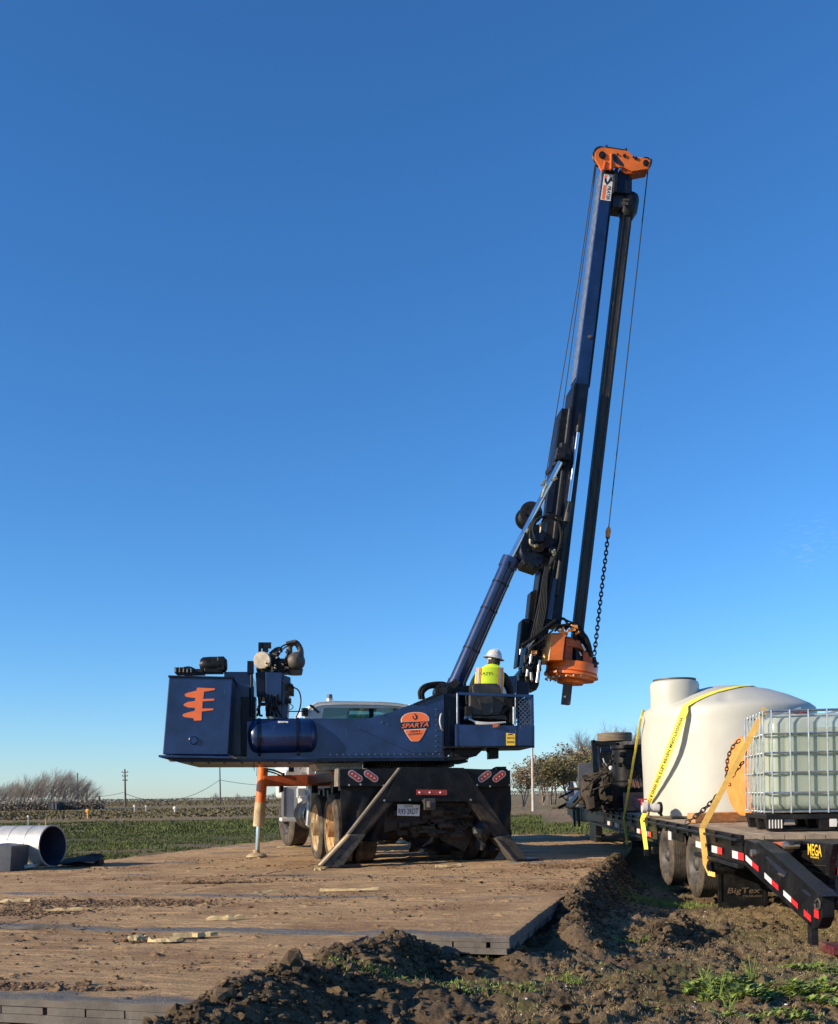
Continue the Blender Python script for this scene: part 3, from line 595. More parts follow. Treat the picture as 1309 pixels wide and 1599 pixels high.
# ================================================================ low vegetation
def blades(name, X, Y, H, Wd, matl, label, cat, lean=0.35, zoff=-0.01):
    n = len(X); Z = ground_h(X, Y) + zoff; a = RNG.uniform(0, 6.28, n); b = RNG.uniform(0, 6.28, n); L_ = RNG.uniform(0, lean, n) * H
    p = np.stack([X, Y, Z], -1); d = np.stack([np.cos(a), np.sin(a), np.zeros(n)], -1) * Wd[:, None] / 2
    tip = p + np.stack([np.cos(b) * L_, np.sin(b) * L_, H], -1); midp = p * 0.45 + tip * 0.55 - np.stack([np.cos(b) * L_ * .2, np.sin(b) * L_ * .2, -H * .03], -1)
    V = np.stack([p - d, p + d, midp + d * .7, midp - d * .7, tip], 1).reshape(-1, 3); i = np.arange(n) * 5
    Fq = np.vstack([np.stack([i, i + 1, i + 2], -1), np.stack([i, i + 2, i + 3], -1), np.stack([i + 3, i + 2, i + 4], -1)])
    return tag(npmesh(name, V, Fq, matl), label, cat, kind='stuff')
def scat(n, x0, x1, y0, y1): return RNG.uniform(x0, x1, n), RNG.uniform(y0, y1, n)
c, Y = scat(170000, -0.5, 0.12, 0, 1); Y = 17 * (50 / 17) ** Y; X = c * Y; u = X * math.cos(MA) + Y * math.sin(MA); v = -X * math.sin(MA) + Y * math.cos(MA)
ok = (fbm(X, Y, 3.0, 4, 81) + 0.08 + 0.35 * (fbm(X * .4, Y, .9, 3, 301) - .5) > 0.5 + RNG.uniform(-.08, .08, len(X))) & ((u < -9.9) | (v > 26)) ; X, Y = X[ok], Y[ok]
blades('field_grass', X, Y, RNG.uniform(0.02, 0.065, len(X)) * (1 + (Y > 35)), RNG.uniform(0.012, 0.03, len(X)) * (1 + (Y > 30)), M['grass'], 'short green grass covering the field behind the rig', 'grass')
c, Y = scat(24000, 0.02, 0.5, 25.5, 36); X = c * Y
blades('verge_grass', X, Y, RNG.uniform(0.03, 0.10, len(X)), RNG.uniform(0.02, 0.04, len(X)), M['grass'], 'green grass verge along the dirt track behind the rig', 'grass')
c, Y = scat(14000, -0.5, 0.5, 0, 1); Y = 45 * (170 / 45) ** Y; X = c * Y; ok = fbm(X, Y, 5.0, 3, 222) > .5; X, Y = X[ok], Y[ok]
blades('dry_field_grass', X, Y, RNG.uniform(0.03, 0.10, len(X)), RNG.uniform(0.02, 0.05, len(X)), M['fieldw'], 'dry brown grass and stubble of the far field', 'grass', 0.6)
def patch(cx, cy, rx, ry, n): t = RNG.uniform(0, 6.28, n); r = np.sqrt(RNG.uniform(0, 1, n)); return cx + rx * r * np.cos(t), cy + ry * r * np.sin(t)
XS, YS, HS = [], [], []
for (px, py, rx, ry, n, h) in ((990, 1400, .75, .5, 2600, .05), (1060, 1402, .5, .3, 1500, .05), (985, 1478, .16, .12, 500, .05), (880, 1556, .14, .10, 420, .055), (560, 1590, .22, .14, 500, .045), (1130, 1550, .25, .12, 90, .05), (1160, 1530, .1, .08, 40, .07), (1240, 1500, .35, .25, 250, .035), (1295, 1548, .22, .2, 200, .04), (760, 1585, .4, .2, 500, .04), (960, 1375, .8, 1.2, 1800, .06), (690, 1520, .5, .3, 400, .03)):
    p = G(px, py, -0.28); x, y = patch(p.x, p.y, rx, ry, n); XS.append(x); YS.append(y); HS.append(RNG.uniform(.4, 1.1, n) * h)
X, Y, H = np.concatenate(XS), np.concatenate(YS), np.concatenate(HS)
blades('grass_tufts', X, Y, H, RNG.uniform(0.003, 0.007, len(X)), M['weed'], 'tufts of fresh green grass on the churned foreground soil', 'grass', 0.8)
n = 60000; Y = RNG.uniform(4.7, 12.5, n); X = RNG.uniform(-0.12, 0.47, n) * Y; u = X * math.cos(MA) + Y * math.sin(MA); ok = (u > -1.0) & (fbm(X, Y, 0.8, 4, 95) + .25 * (fbm(X, Y, .15, 3, 96) - .5) > 0.42); X, Y = X[ok], Y[ok]
blades('dead_grass', X, Y, RNG.uniform(0.006, 0.026, len(X)), RNG.uniform(0.002, 0.0045, len(X)), M['straw'], 'dead straw coloured grass lying over the foreground soil', 'grass', 2.2, 0.002)
def weeds(name, spots, label):
    V, Fq = [], []
    for (x, y, nl, ln, up) in spots:
        z = gz(x, y) - 0.01
        for k in range(nl):
            a = random.uniform(0, 6.28); l = ln * random.uniform(.5, 1.1); r0 = random.uniform(0, .25) * ln; wv = l * random.uniform(.16, .26); el = random.uniform(*up)
            d = Vector((math.cos(a), math.sin(a), 0)); s_ = Vector((-math.sin(a), math.cos(a), 0)); b0 = Vector((x, y, z)) + d * r0 * .3 + Vector((0, 0, random.uniform(0, ln * .5 * math.sin(max(el, .1)))))
            o = len(V); P0 = b0; P1 = b0 + d * l * .5 * math.cos(el) + Vector((0, 0, l * .5 * math.sin(el))); P2 = b0 + d * l * math.cos(el * .6) + Vector((0, 0, l * .75 * math.sin(el)))
            V += [P0, P1 - s_ * wv, P1 + Vector((0, 0, -.1 * wv)), P1 + s_ * wv, P2]; Fq += [(o, o + 2, o + 1), (o, o + 3, o + 2), (o + 1, o + 2, o + 4), (o + 2, o + 3, o + 4)]
    return tag(npmesh(name, np.array([tuple(v) for v in V]), np.array(Fq), M['weed']), label, 'weeds', kind='stuff')
sp = []
for (px, py, rx, ry, n, nl, ln, up) in ((1240, 1498, .45, .3, 210, 13, .06, (.2, .9)), (1290, 1545, .28, .24, 150, 13, .06, (.2, .9)), (1130, 1560, .24, .16, 80, 14, .075, (.3, 1.2)), (1180, 1550, .3, .15, 70, 12, .055, (.2, .9)), (700, 1590, .5, .1, 60, 10, .035, (.2, .8)), (1020, 1590, .2, .08, 20, 10, .035, (.2, .8)), (930, 1520, .3, .1, 30, 9, .035, (.2, .8)), (640, 1560, .3, .1, 30, 9, .035, (.2, .8)), (1200, 1585, .3, .06, 50, 12, .05, (.2, 1.)), (990, 1402, .7, .35, 130, 9, .035, (.2, .8)), (1070, 1400, .4, .3, 60, 9, .035, (.2, .8)), (552, 1590, .22, .12, 44, 12, .035, (.2, .9)), (985, 1478, .15, .1, 24, 9, .035, (.2, .9)), (720, 1580, .3, .12, 24, 9, .03, (.2, .7)), (880, 1556, .1, .1, 12, 9, .03, (.3, 1.)), (820, 1590, .1, .1, 14, 9, .03, (.3, 1.))):
    p = G(px, py, -0.28)
    for _ in range(n):
        t = random.uniform(0, 6.28); r = math.sqrt(random.random()); sp.append((p.x + rx * r * math.cos(t), p.y + ry * r * math.sin(t), nl, ln, up))
weeds('weed_patches', sp, 'low leafy green weeds spread over the foreground soil')
def stalk_weed(px, py, h, label):
    p = G(px, py, -0.27); z = gz(p.x, p.y); mb = MB(); tops = []
    for k in range(7):
        a = random.uniform(0, 6.28); q = Vector((p.x, p.y, z - .01)); t = q + Vector((math.cos(a) * h * .35, math.sin(a) * h * .35, h * random.uniform(.6, 1.0))); mdl = q.lerp(t, .5) + Vector((0, 0, h * .08)); mb.tube([q, mdl, t], [.003, .0025, .0012], 5)
        for j in range(7):
            c0 = q.lerp(t, .15 + .12 * j); b = random.uniform(0, 6.28); l = h * random.uniform(.2, .34) * (1.1 - .07 * j); d = Vector((math.cos(b), math.sin(b), random.uniform(.2, .9))).normalized(); s_ = d.cross(Vector((0, 0, 1))).normalized() * l * .17
            m1 = c0 + d * l * .5; tp = c0 + d * l + Vector((0, 0, -l * .25)); mb.add([c0, m1 - s_, m1 - Vector((0, 0, l * .04)), m1 + s_, tp], [(0, 2, 1), (0, 3, 2), (1, 2, 4), (2, 3, 4)])
    return tag(mb.build('weed_plant', M['weed'], recalc=False, origin=(p.x, p.y, z)), label, 'weed', 'tall leafy weeds in the foreground')
stalk_weed(1122, 1560, .24, 'tallest leafy green weed standing beside the low weed patch')
stalk_weed(1175, 1540, .20, 'narrow upright green weed between the tallest one and the low weed patch')
stalk_weed(1100, 1545, .15, 'shorter grassy weed on the mat side of the tallest one')
stalk_weed(1138, 1578, .15, 'bushy weed at the foot of the tallest one nearest the camera')
# ---------------------------------------------------------------- wood bits on the mats
def splinter(px, py, L_, wd, ang, label, dark=False):
    p = G(px, py, 0.02); mb = MB(); d = Vector((math.cos(ang), math.sin(ang), 0.02)); s_ = Vector((-d.y, d.x, 0)); n = 7; prev = []
    ring = []
    for i in range(n + 1):
        t = i / n; ww = wd * (0.35 + .65 * math.sin(math.pi * min(max(t * 1.1, .08), .98))) * random.uniform(.7, 1.1); c = Vector((p.x, p.y, 0.006)) + d * (t - .5) * L_ + s_ * random.uniform(-.15, .15) * wd
        ring.append([c - s_ * ww / 2, c + s_ * ww / 2, c + s_ * ww * .3 + Vector((0, 0, random.uniform(.015, .035))), c - s_ * ww * .35 + Vector((0, 0, random.uniform(.012, .03)))])
    for i in range(n):
        v = ring[i] + ring[i + 1]; mb.add(v, [(k, (k + 1) % 4, 4 + (k + 1) % 4, 4 + k) for k in range(4)])
    mb.add(ring[0], [(0, 1, 2, 3)]); mb.add(ring[-1], [(3, 2, 1, 0)])
    return tag(mb.build('wood_splinter', M['matwood'] if dark else M['pale']), label, 'wood splinter', 'broken wood pieces on the mats')
splinter(305, 1459, .30, .09, .1, 'largest pale wood splinter on the near mats, lying end on to a smaller one')
splinter(258, 1467, .24, .08, -.1, 'pale wood splinter between the stubby chunk and the largest splinter')
splinter(214, 1464, .12, .08, .4, 'stubby pale brown chunk at the end of the row of splinters')
splinter(14, 1407, .42, .07, -.05, 'pale plank splinter on the brown mud by the steel box')
splinter(106, 1420, .4, .03, .05, 'long thin pale sliver beside the brown mud spill')
splinter(545, 1389, .6, .04, -.1, 'long thin light sliver on the mats in front of the truck tail')
splinter(420, 1392, .3, .03, .3, 'short light sliver between mud spill and truck tail')
splinter(352, 1433, .3, .05, .1, 'flat pale scrap on the mats behind the largest splinter')
splinter(60, 1447, .5, .03, 0, 'thin grey strip of wood on the seam of the near mats', True)
splinter(700, 1352, .35, .06, .2, 'yellowish wood chip below the truck tail')
splinter(500, 1357, .16, .1, .5, 'small yellow chip at the outrigger foot by the twin wheels')
splinter(452, 1322, .5, .05, .1, 'light strip of wood behind the outrigger leg')
# ================================================================ drill rig on its truck
RG = thing('drill_rig_truck', 'dark blue truck mounted drill rig with tall raised mast standing on the mats', 'drill rig', tuple(TR.L(0, 3, 0)))
VN = -1.10
def up(pts, off): return [UP.P(x, y, off) for x, y in pts]
def tr(pts, off): return [TR.P(x, y, off) for x, y in pts]
V_ = UP.v; U_ = UP.u; Z_ = Vector((0, 0, 1))
def part(mb, name, mats, parent=RG, bevel=0.0, **k): return mb.build(name, mats, parent, bevel, **k)
# ---- counterweight tank with the auger emblem
BX = VN - 0.22
cb = part(MB().prism(up([(263.9, 1057), (362.9, 1059), (356, 1179), (254, 1178)], BX), V_ * 1.75), 'counterweight_tank', M['navy'], bevel=.012)
part(MB().prism(up([(262.5, 1054.5), (364.3, 1056.8), (364.3, 1059.8), (262.5, 1057.6)], BX - .02), V_ * 1.79), 'tank_lid', M['navyd'], cb, .004)
em = [(340, 410), (462, 415), (460, 425), (388, 437), (381, 487), (458, 485), (455, 497), (378, 503), (375, 552), (450, 552), (450, 562), (372, 572), (370, 632), (318, 635), (316, 618), (262, 612), (240, 603), (245, 590), (280, 578), (322, 568), (328, 548), (280, 545), (250, 533), (248, 522), (275, 508), (326, 500), (328, 480), (285, 476), (262, 470), (255, 455), (275, 445), (336, 430)]
part(MB().prism([UP.P(x / 4.363 + 230, y / 4.363 + 980, BX) for x, y in em], V_ * -.006), 'auger_emblem', M['decal'], cb)
p = UP.P(302, 1156, BX); mb = MB(); mb.cyl(p, p - V_ * .015, .05, n=24); mb.lathe([(.052, 0), (.062, .012), (.052, .024)], p, -V_, 24); part(mb, 'plug', M['navy'], cb)
part(MB().prism(up([(247.5, 1179), (361, 1181), (361, 1184.5), (247.5, 1182.5)], BX - .08), V_ * 1.6), 'bottom_flange', M['navy'], cb, .005)
p = UP.P(270, 1186, BX + .15); mb = MB(); mb.cyl(p + Z_ * .06, p, .03); mb.cyl(p, p - Z_ * .03, .05, .07); mb.tube([p + Z_ * .02, p + U_ * .12 + Z_ * .02], .015); part(mb, 'drain_valve', M['galv'], cb)
mb = MB(); mb.box(UP.P(302, 1050, BX + .5), (.3, .4, .05), UP); mb.box(UP.P(286, 1048.5, BX + .5), (.20, .3, .08), UP)
for k in range(5): mb.cyl(UP.P(276 + 6 * k, 1050, BX + .3), UP.P(276 + 6 * k, 1043 + random.uniform(-1, 3), BX + .3), .03, .025, 10)
mb.tube(spline([UP.P(280, 1045, BX + .4), UP.P(296, 1042, BX + .4), UP.P(312, 1050, BX + .4)]), .014)
part(mb, 'hatch_fitting', M['steel'], cb, .004)
q = UP.P(334, 1038.5, BX + .75); mb = MB()
mb.lathe([(0, -.19), (.08, -.19), (.112, -.15), (.12, -.05), (.12, .1), (.108, .16), (.07, .19), (0, .19)], q, U_, 24); mb.box(q - Z_ * .09, (.26, .2, .07), UP)
mb.cyl(q - U_ * .10, q - U_ * .20 - Z_ * .02, .06, .03); mb.box(q + U_ * .11 + Z_ * .01, (.1, .22, .2), UP)
part(mb, 'air_intake', M['black'], bevel=.01)
# ---- under frame
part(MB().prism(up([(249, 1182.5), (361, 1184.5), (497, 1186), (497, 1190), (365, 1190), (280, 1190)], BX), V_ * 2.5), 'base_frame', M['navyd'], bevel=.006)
mb = MB()
for x in (300, 326, 350, 378, 405, 430, 452): mb.cyl(UP.P(x, 1190, BX + .2), UP.P(x, 1192.5, BX + .2), .02, .015, 8)
for x, l in ((398, 14), (402, 22), (396, 10)): mb.tube([UP.P(x, 1190, BX + .4), UP.P(x - 1, 1190 + l, BX + .4)], .004, 5)
part(mb, 'underside_bolt', M['steel'])
# ---- engine housing
eh = part(MB().prism(up([(350, 1049), (392, 1049), (392, 1180), (350, 1180)], -.55), V_ * 1.6), 'engine_housing', M['navy'], bevel=.01)
part(MB().prism(up([(376, 1088), (399, 1088), (399, 1180), (376, 1180)], -.72), V_ * .3), 'side_panel', M['navyd'], eh, .006)
mb = MB(); mb.prism(up([(386, 1032), (396, 1032), (396, 1051), (386, 1051)], -.75), V_ * .12); mb.cyl(UP.P(393, 1050, -.7), UP.P(393, 1072, -.7), .022); mb.cyl(UP.P(393, 1072, -.7), UP.P(393, 1120, -.7), .035)
part(mb, 'work_light_post', M['navyd'], eh, .004)
part(MB().prism(up([(399, 1050), (414.5, 1049), (414.5, 1088), (401, 1088)], -.62), V_ * .8), 'hydraulic_cabinet', M['navyd'], eh, .008)
hp = part(MB().prism(up([(414.5, 1049.5), (440.5, 1050), (439, 1121), (415, 1119)], -.74), V_ * .85), 'cabinet_door', M['navy'], eh, .01)
part(MB().prism(up([(440.5, 1053), (454, 1058), (449, 1122), (439, 1121)], -.66), V_ * .7), 'cabinet_side', M['navy'], eh, .008)
mb = MB()
for _ in range(26):
    x = random.uniform(402, 434); y = random.uniform(1089, 1118); a = UP.P(x, y, -.78 - random.random() * .1); s_ = random.uniform(.02, .06)
    if random.random() < .5: mb.box(a, (s_, s_, s_ * random.uniform(.6, 1.6)), UP)
    else: mb.cyl(a, a + (U_ if random.random() < .5 else Z_) * s_ * 1.4, s_ * .5, n=12)
for k in range(7):
    x = 404 + 5 * k; mb.tube(spline([UP.P(x, 1085, -.76), UP.P(x + random.uniform(-6, 6), 1100, -.9), UP.P(x + random.uniform(-8, 8), 1118, -.8)]), .014)
part(mb, 'valve_bank', M['steel'], eh)
mb = MB()
for _ in range(14): a = UP.P(random.uniform(447, 458), random.uniform(1068, 1098), -.72); mb.box(a, (.05, .06, .07), UP)
mb.tube(spline([UP.P(441, 1062, -.75), UP.P(450, 1070, -.78), UP.P(455, 1072, -.75)]), .008); mb.tube(spline([UP.P(455, 1072, -.74), UP.P(466, 1078, -.76), UP.P(470, 1092, -.75), UP.P(468, 1108, -.75), UP.P(462, 1121, -.74)]), .010)
mb.tube([UP.P(450, 1111, -.72), UP.P(478, 1111, -.72)], .008); mb.tube(spline([UP.P(452, 1098, -.75), UP.P(458, 1104, -.8), UP.P(453, 1109, -.75)]), .006)
part(mb, 'control_wiring', M['hose'], eh)
# ---- exposed engine on top
eng = MB(); q = UP.P(409, 1031, -.55)
eng.lathe([(0, .0), (.118, 0), (.128, .012), (.128, .035), (.11, .05), (.11, .4), (0, .4)], q, (V_ + U_ * .25).normalized(), 28)
enc = part(eng, 'air_cleaner_drum', M['cream'], bevel=0)
mb = MB(); mb.prism(up([(403.5, 1003), (423.5, 1003), (423.5, 1012), (419, 1012), (419, 1018), (410, 1018), (410, 1012), (403.5, 1012)], -.45), V_ * .06)
mb.prism(up([(403.5, 1003), (408, 1003), (408, 1022), (403.5, 1022)], -.46), V_ * .05); part(mb, 'lifting_bracket', M['black'])
q = UP.P(461, 1033, -.45); mb = MB(); mb.lathe([(0, -.14), (.11, -.14), (.135, -.1), (.135, .06), (.10, .12), (.05, .15), (0, .15)], q, (U_ * .5 - V_).normalized(), 24); mb.cyl(UP.P(461, 1045, -.4), UP.P(461, 1054, -.4), .12, .10)
mb.tube(spline([UP.P(452, 1022, -.35), UP.P(453, 1008, -.35), UP.P(462, 1004, -.35), UP.P(469, 1014, -.35), UP.P(470, 1026, -.35)]), .045, 12)
mb.cyl(UP.P(447, 1005, -.4), UP.P(462, 1001.5, -.4), .03)
part(mb, 'turbocharger', M['turbo'])
mb = MB(); mb.tube(spline([UP.P(428, 1047, -.5), UP.P(430, 1026, -.5), UP.P(440, 1010, -.5), UP.P(455, 1004, -.5)]), .012); mb.tube(spline([UP.P(431, 1048, -.45), UP.P(434, 1026, -.45), UP.P(444, 1012, -.45), UP.P(458, 1006, -.45)]), .010)
mb.tube(spline([UP.P(422, 1022, -.4), UP.P(432, 1014, -.4), UP.P(441, 1013, -.4)]), .03); part(mb, 'engine_hose', M['hose'])
mb = MB()
for (x, y, a, b) in ((430, 1040, .14, .16), (438, 1036, .12, .1), (425, 1028, .08, .1), (444, 1044, .2, .1), (452, 1042, .1, .16), (420, 1047, .35, .05), (436, 1050, .5, .04)): mb.box(UP.P(x, y, -.3), (a, .35, b), UP)
for _ in range(24): a = UP.P(random.uniform(420, 452), random.uniform(1016, 1048), -.5); s_ = random.uniform(.02, .05); mb.cyl(a, a + Vector((random.uniform(-1, 1), -.4, random.uniform(-1, 1))).normalized() * s_ * 1.6, s_ * .5, n=10)
part(mb, 'engine_block', M['steel'], bevel=.006)
mb = MB()
for _ in range(8): a = UP.P(random.uniform(414, 440), random.uniform(1036, 1048), -.56); mb.cyl(a, a + Vector((random.uniform(-1, 1), -.5, random.uniform(-1, 1))).normalized() * .05, .014, n=8)
part(mb, 'pipe_fitting', M['brass'])
# ---- air tank
pa, pb = UP.P(398, 1151, VN + .1), UP.P(489, 1149.5, VN + .1); ax = (pb - pa).normalized(); L_ = (pb - pa).length; R_ = .255
at = part(MB().lathe([(0, -.1), (.1, -.095), (.18, -.07), (.235, -.03), (R_, .03), (R_, L_ - .05), (.235, L_), (.18, L_ + .04), (.1, L_ + .06), (0, L_ + .065)], pa, ax, 40), 'air_tank', M['navy'])
mb = MB()
for t in (.08, .74): q = pa + ax * (t * L_); mb.lathe([(R_ + .001, -.02), (R_ + .010, -.02), (R_ + .010, .02), (R_ + .001, .02)], q, ax, 40); mb.cyl(q - Z_ * .24 - V_ * .1 - Z_ * 0.02, q - Z_ * .24 - V_ * .17, .02, n=8)
part(mb, 'tank_strap', M['navyd'], at)
p0, p1 = UP.P(434, 1126, VN - .08), UP.P(450, 1126.5, VN - .08); d = (p1 - p0)
mb = MB(); mb.obox(p0 - Z_ * .06, d, Z_ * .06, V_ * .25); part(mb, 'data_plate', M['decalw'], at); mb = MB(); mb.obox(p0 - Z_ * .115, d, Z_ * .05, V_ * .2); text(mb, 'AIR', p0 + d * .5 - Z_ * .03 - V_ * .003, U_, Z_, .03, .1, .0, 1); part(mb, 'warning_plate', [M['cream'], M['decalk']], at)
mb = MB(); mb.cyl(UP.P(423, 1124, VN + .1), UP.P(423, 1119, VN + .1), .03); mb.cyl(UP.P(418, 1121, VN + .1), UP.P(428, 1121, VN + .1), .018); part(mb, 'relief_valve', M['brass'], at)
# ---- main body
bod = part(MB().prism(up([(385, 1189), (385, 1126), (492, 1122), (582, 1122), (612, 1114), (643, 1101), (691, 1083), (694, 1083), (694, 1187)], VN), V_ * 1.75), 'turntable_body', M['navy'], bevel=.01)
part(MB().prism(up([(560, 1132), (582, 1120), (612, 1111.5), (643, 1100), (691, 1105), (691, 1176), (645, 1176), (560, 1138)], VN - .001), V_ * -.014), 'cover_plate', M['navy'], bod, .003)
part(MB().prism(up([(494, 1184), (694, 1183), (694, 1188.5), (494, 1189.5)], VN - .002), V_ * -.05), 'bottom_rail', M['navyd'], bod, .004)
mb = MB()
for i in range(19): q = UP.P(506 + i * 10, 1178.5 - i * .05, VN); mb.cyl(q, q - V_ * .022, .012, n=8)
for i in range(9): q = UP.P(681, 1108 + i * 8.2, VN - .014); mb.cyl(q, q - V_ * .016, .011, n=8)
for (x, y) in ((596, 1128), (605, 1131), (598, 1116)): q = UP.P(x, y, VN - .014); mb.cyl(q, q - V_ * .016, .013, n=8)
part(mb, 'body_bolt', M['screen'], bod)
part(MB().tube(spline([UP.P(690, 1114, VN), UP.P(688, 1118, VN - .06), UP.P(687, 1127, VN - .07), UP.P(689, 1136, VN - .06), UP.P(692, 1141, VN)]), .011), 'grab_handle', M['white'], bod)
# logo plate
def lg(x, y): return (x / 20.14 + 615, y / 20.14 + 1100)
O0 = VN - .014
ol_top = [(225, 565), (222, 470), (260, 390), (340, 320), (460, 270), (600, 245), (760, 242), (900, 262), (1010, 305), (1085, 380), (1112, 450), (1108, 530)]
ol_bot = [(318, 800), (1030, 762), (985, 880), (900, 1030), (820, 1140), (760, 1165), (580, 1165), (520, 1130), (430, 1000), (360, 890)]
def shrink(pts, k):
    cx_ = sum(p[0] for p in pts) / len(pts); cy_ = sum(p[1] for p in pts) / len(pts); return [(cx_ + (x - cx_) * k, cy_ + (y - cy_) * k) for x, y in pts]
mb = MB()
allp = [(200, 575), (195, 460), (240, 370), (330, 295), (460, 245), (600, 220), (760, 217), (905, 236), (1025, 285), (1110, 365), (1140, 450), (1135, 760), (1055, 770), (1010, 890), (925, 1045), (845, 1160), (770, 1190), (570, 1190), (500, 1150), (405, 1010), (335, 900), (290, 800), (190, 790)]
mb.prism([UP.P(*lg(*q), O0) for q in allp], V_ * -.005, 0)
for o_ in (ol_top, ol_bot):
    mb.prism([UP.P(*lg(*q), O0 - .005) for q in o_], V_ * -.003, 1); mb.prism([UP.P(*lg(*q), O0 - .008) for q in shrink(o_, .93)], V_ * -.003, 2)
cw = lambda x, y: UP.P(*lg(x, y), O0 - .0115)
rt = (cw(1100, 560) - cw(240, 620)).normalized(); upv = rt.cross(V_) * -1 if rt.cross(V_).z < 0 else rt.cross(V_)
text(mb, 'SPARTA', cw(670, 655), rt, Z_, (cw(670, 590) - cw(670, 745)).length * .92, (cw(250, 600) - cw(1100, 600)).length, .001, 2, .25)
text(mb, 'CRANE &', cw(670, 845), rt, Z_, .033, .15, .001, 0); text(mb, 'EQUIPMENT', cw(690, 935), rt, Z_, .026, .20, .001, 0)
# hooked flame shape
ring = [cw(640 + 1.0 * a, b) for a, b in ((-55, 370), (-40, 430), (-10, 470), (40, 490), (90, 470), (115, 420), (110, 370), (70, 320), (20, 290), (-20, 300), (20, 330), (50, 370), (60, 410), (45, 440), (10, 445), (-15, 420), (-20, 370), (-45, 350))]
mb.prism(ring, V_ * -.001, 0)
part(mb, 'round_logo_sign', [M['decalk'], M['decalw'], M['decal']], bod)
# post, hose loops and pivot on top of the body
mb = MB(); mb.prism(up([(694, 1083), (712, 1083), (712, 1166), (694, 1187)], VN + .06), V_ * .55); mb.prism(up([(699, 1105), (703, 1105), (703, 1160), (699, 1160)], VN + .03), V_ * .03)
part(mb, 'dark_end_frame', M['navyd'], bod, .006)
part(MB().prism(up([(645, 1099), (690, 1080), (690, 1084), (650, 1101)], VN - .03), V_ * .1), 'sloped_lip', M['black'], bod, .003)
mb = MB()
for k, (r, o_) in enumerate(((0, -.9), (3, -.8), (6, -.86), (1.5, -.7))):
    mb.tube(spline([UP.P(656 + r, 1092, o_), UP.P(655 + r, 1080 + r * .4, o_), UP.P(662 + r, 1071 + r * .7, o_), UP.P(676, 1067 + r, o_), UP.P(692, 1066.5 + r, o_), UP.P(700, 1070 + r, o_)], 5), .022)
part(mb, 'hose_bundle', M['hose'], bod)
mb = MB(); q = UP.P(692, 1079, -.95); mb.cyl(q, q + V_ * .35, .115, n=24); mb.cyl(q - V_ * .05, q, .06, n=16)
for k in range(8): a = k * .785; c_ = q + (U_ * math.cos(a) + Z_ * math.sin(a)) * .085; mb.cyl(c_ - V_ * .025, c_, .014, n=8)
mb.prism(up([(684, 1082), (706, 1082), (720, 1066), (712, 1060), (698, 1068)], -.8), V_ * .5); mb.prism(up([(706, 1072), (740, 1070), (742, 1083), (706, 1083)], -.7), V_ * .6)
part(mb, 'cylinder_pivot', M['steel'], bod, .006)
# ---- slewing ring
c_ = UP.L(.05, 0, 0); zr0, zr1 = UP.P(640, 1197, -.7).z, UP.P(640, 1188, -.7).z
mb = MB(); mb.lathe([(0, zr0), (.66, zr0), (.66, (zr0 + zr1) / 2 - .0), (.62, (zr0 + zr1) / 2), (.62, zr1 + .03), (0, zr1 + .03)], (c_.x, c_.y, 0), Z_, 48)
for i in range(90): a = i * 2 * math.pi / 90; mb.obox(Vector((c_.x, c_.y, zr0 + .01)) + Vector((math.cos(a), math.sin(a), 0)) * .66 - Vector((-math.sin(a), math.cos(a), 0)) * .011, Vector((math.cos(a), math.sin(a), 0)) * .035, Vector((-math.sin(a), math.cos(a), 0)) * .022, Z_ * (zr1 - zr0 - .01))
part(mb, 'slewing_ring', M['steel']); 
# ---- operator basket
BV = -1.32
bk = part(MB().prism(up([(711, 1131.5), (835, 1133.5), (835, 1168), (711, 1165)], BV), V_ * .025), 'operator_basket', M['navy'], bevel=.004)
part(MB().prism(up([(807, 1133), (808, 1133), (808, 1168), (807, 1168)], BV - .004), V_ * .004), 'panel_seam', M['navyd'], bk)
q0 = UP.P(711, 1165, BV); q1 = UP.P(835, 1168, BV); wdt = (q1 - q0).dot(U_)
mb = MB(); mb.obox(q0 - Z_ * .03 - U_ * .15, U_ * (wdt + .15), V_ * 1.05, Z_ * .028); part(mb, 'floor', M['black'], bk, .003)
mb = MB(); rz = UP.P(770, 1082.5, BV).z; bz = q0.z
def rail(a, b, r=.018): mb.tube([a, b], r, 8)
A0 = q0.copy(); A0.z = rz; A0 += U_ * .03; A1 = q1.copy(); A1.z = UP.P(835, 1087, BV).z
mb.obox(A0 - Z_ * .02, A1 - A0, V_ * .035, Z_ * .04); B0, B1 = A0 + V_ * 1.0, A1 + V_ * 1.0
mb.obox(A1 - Z_ * .02 - U_ * .035, V_ * 1.0, U_ * .035, Z_ * .04); mb.obox(B0 - Z_ * .02, B1 - B0, V_ * .035, Z_ * .04)
for P0 in (A0, A1 - U_ * .035, B1 - U_ * .035): mb.obox(Vector((P0.x, P0.y, bz)), U_ * .035, V_ * .035, Z_ * (P0.z - bz))
part(mb, 'guard_rail', M['navy'], bk, .003)
part(MB().tube([UP.P(714, 1083, BV), UP.P(714, 1130, BV)], .010), 'grab_rail', M['silver'], bk)
mb = MB(); mb.tube([UP.P(805, 1083, BV + .02), UP.P(805, 1132, BV + .02)], .008); mb.tube([UP.P(802.5, 1104, BV + .02), UP.P(802.5, 1131, BV + .02)], .02); part(mb, 'gas_strut', M['silver'], bk)
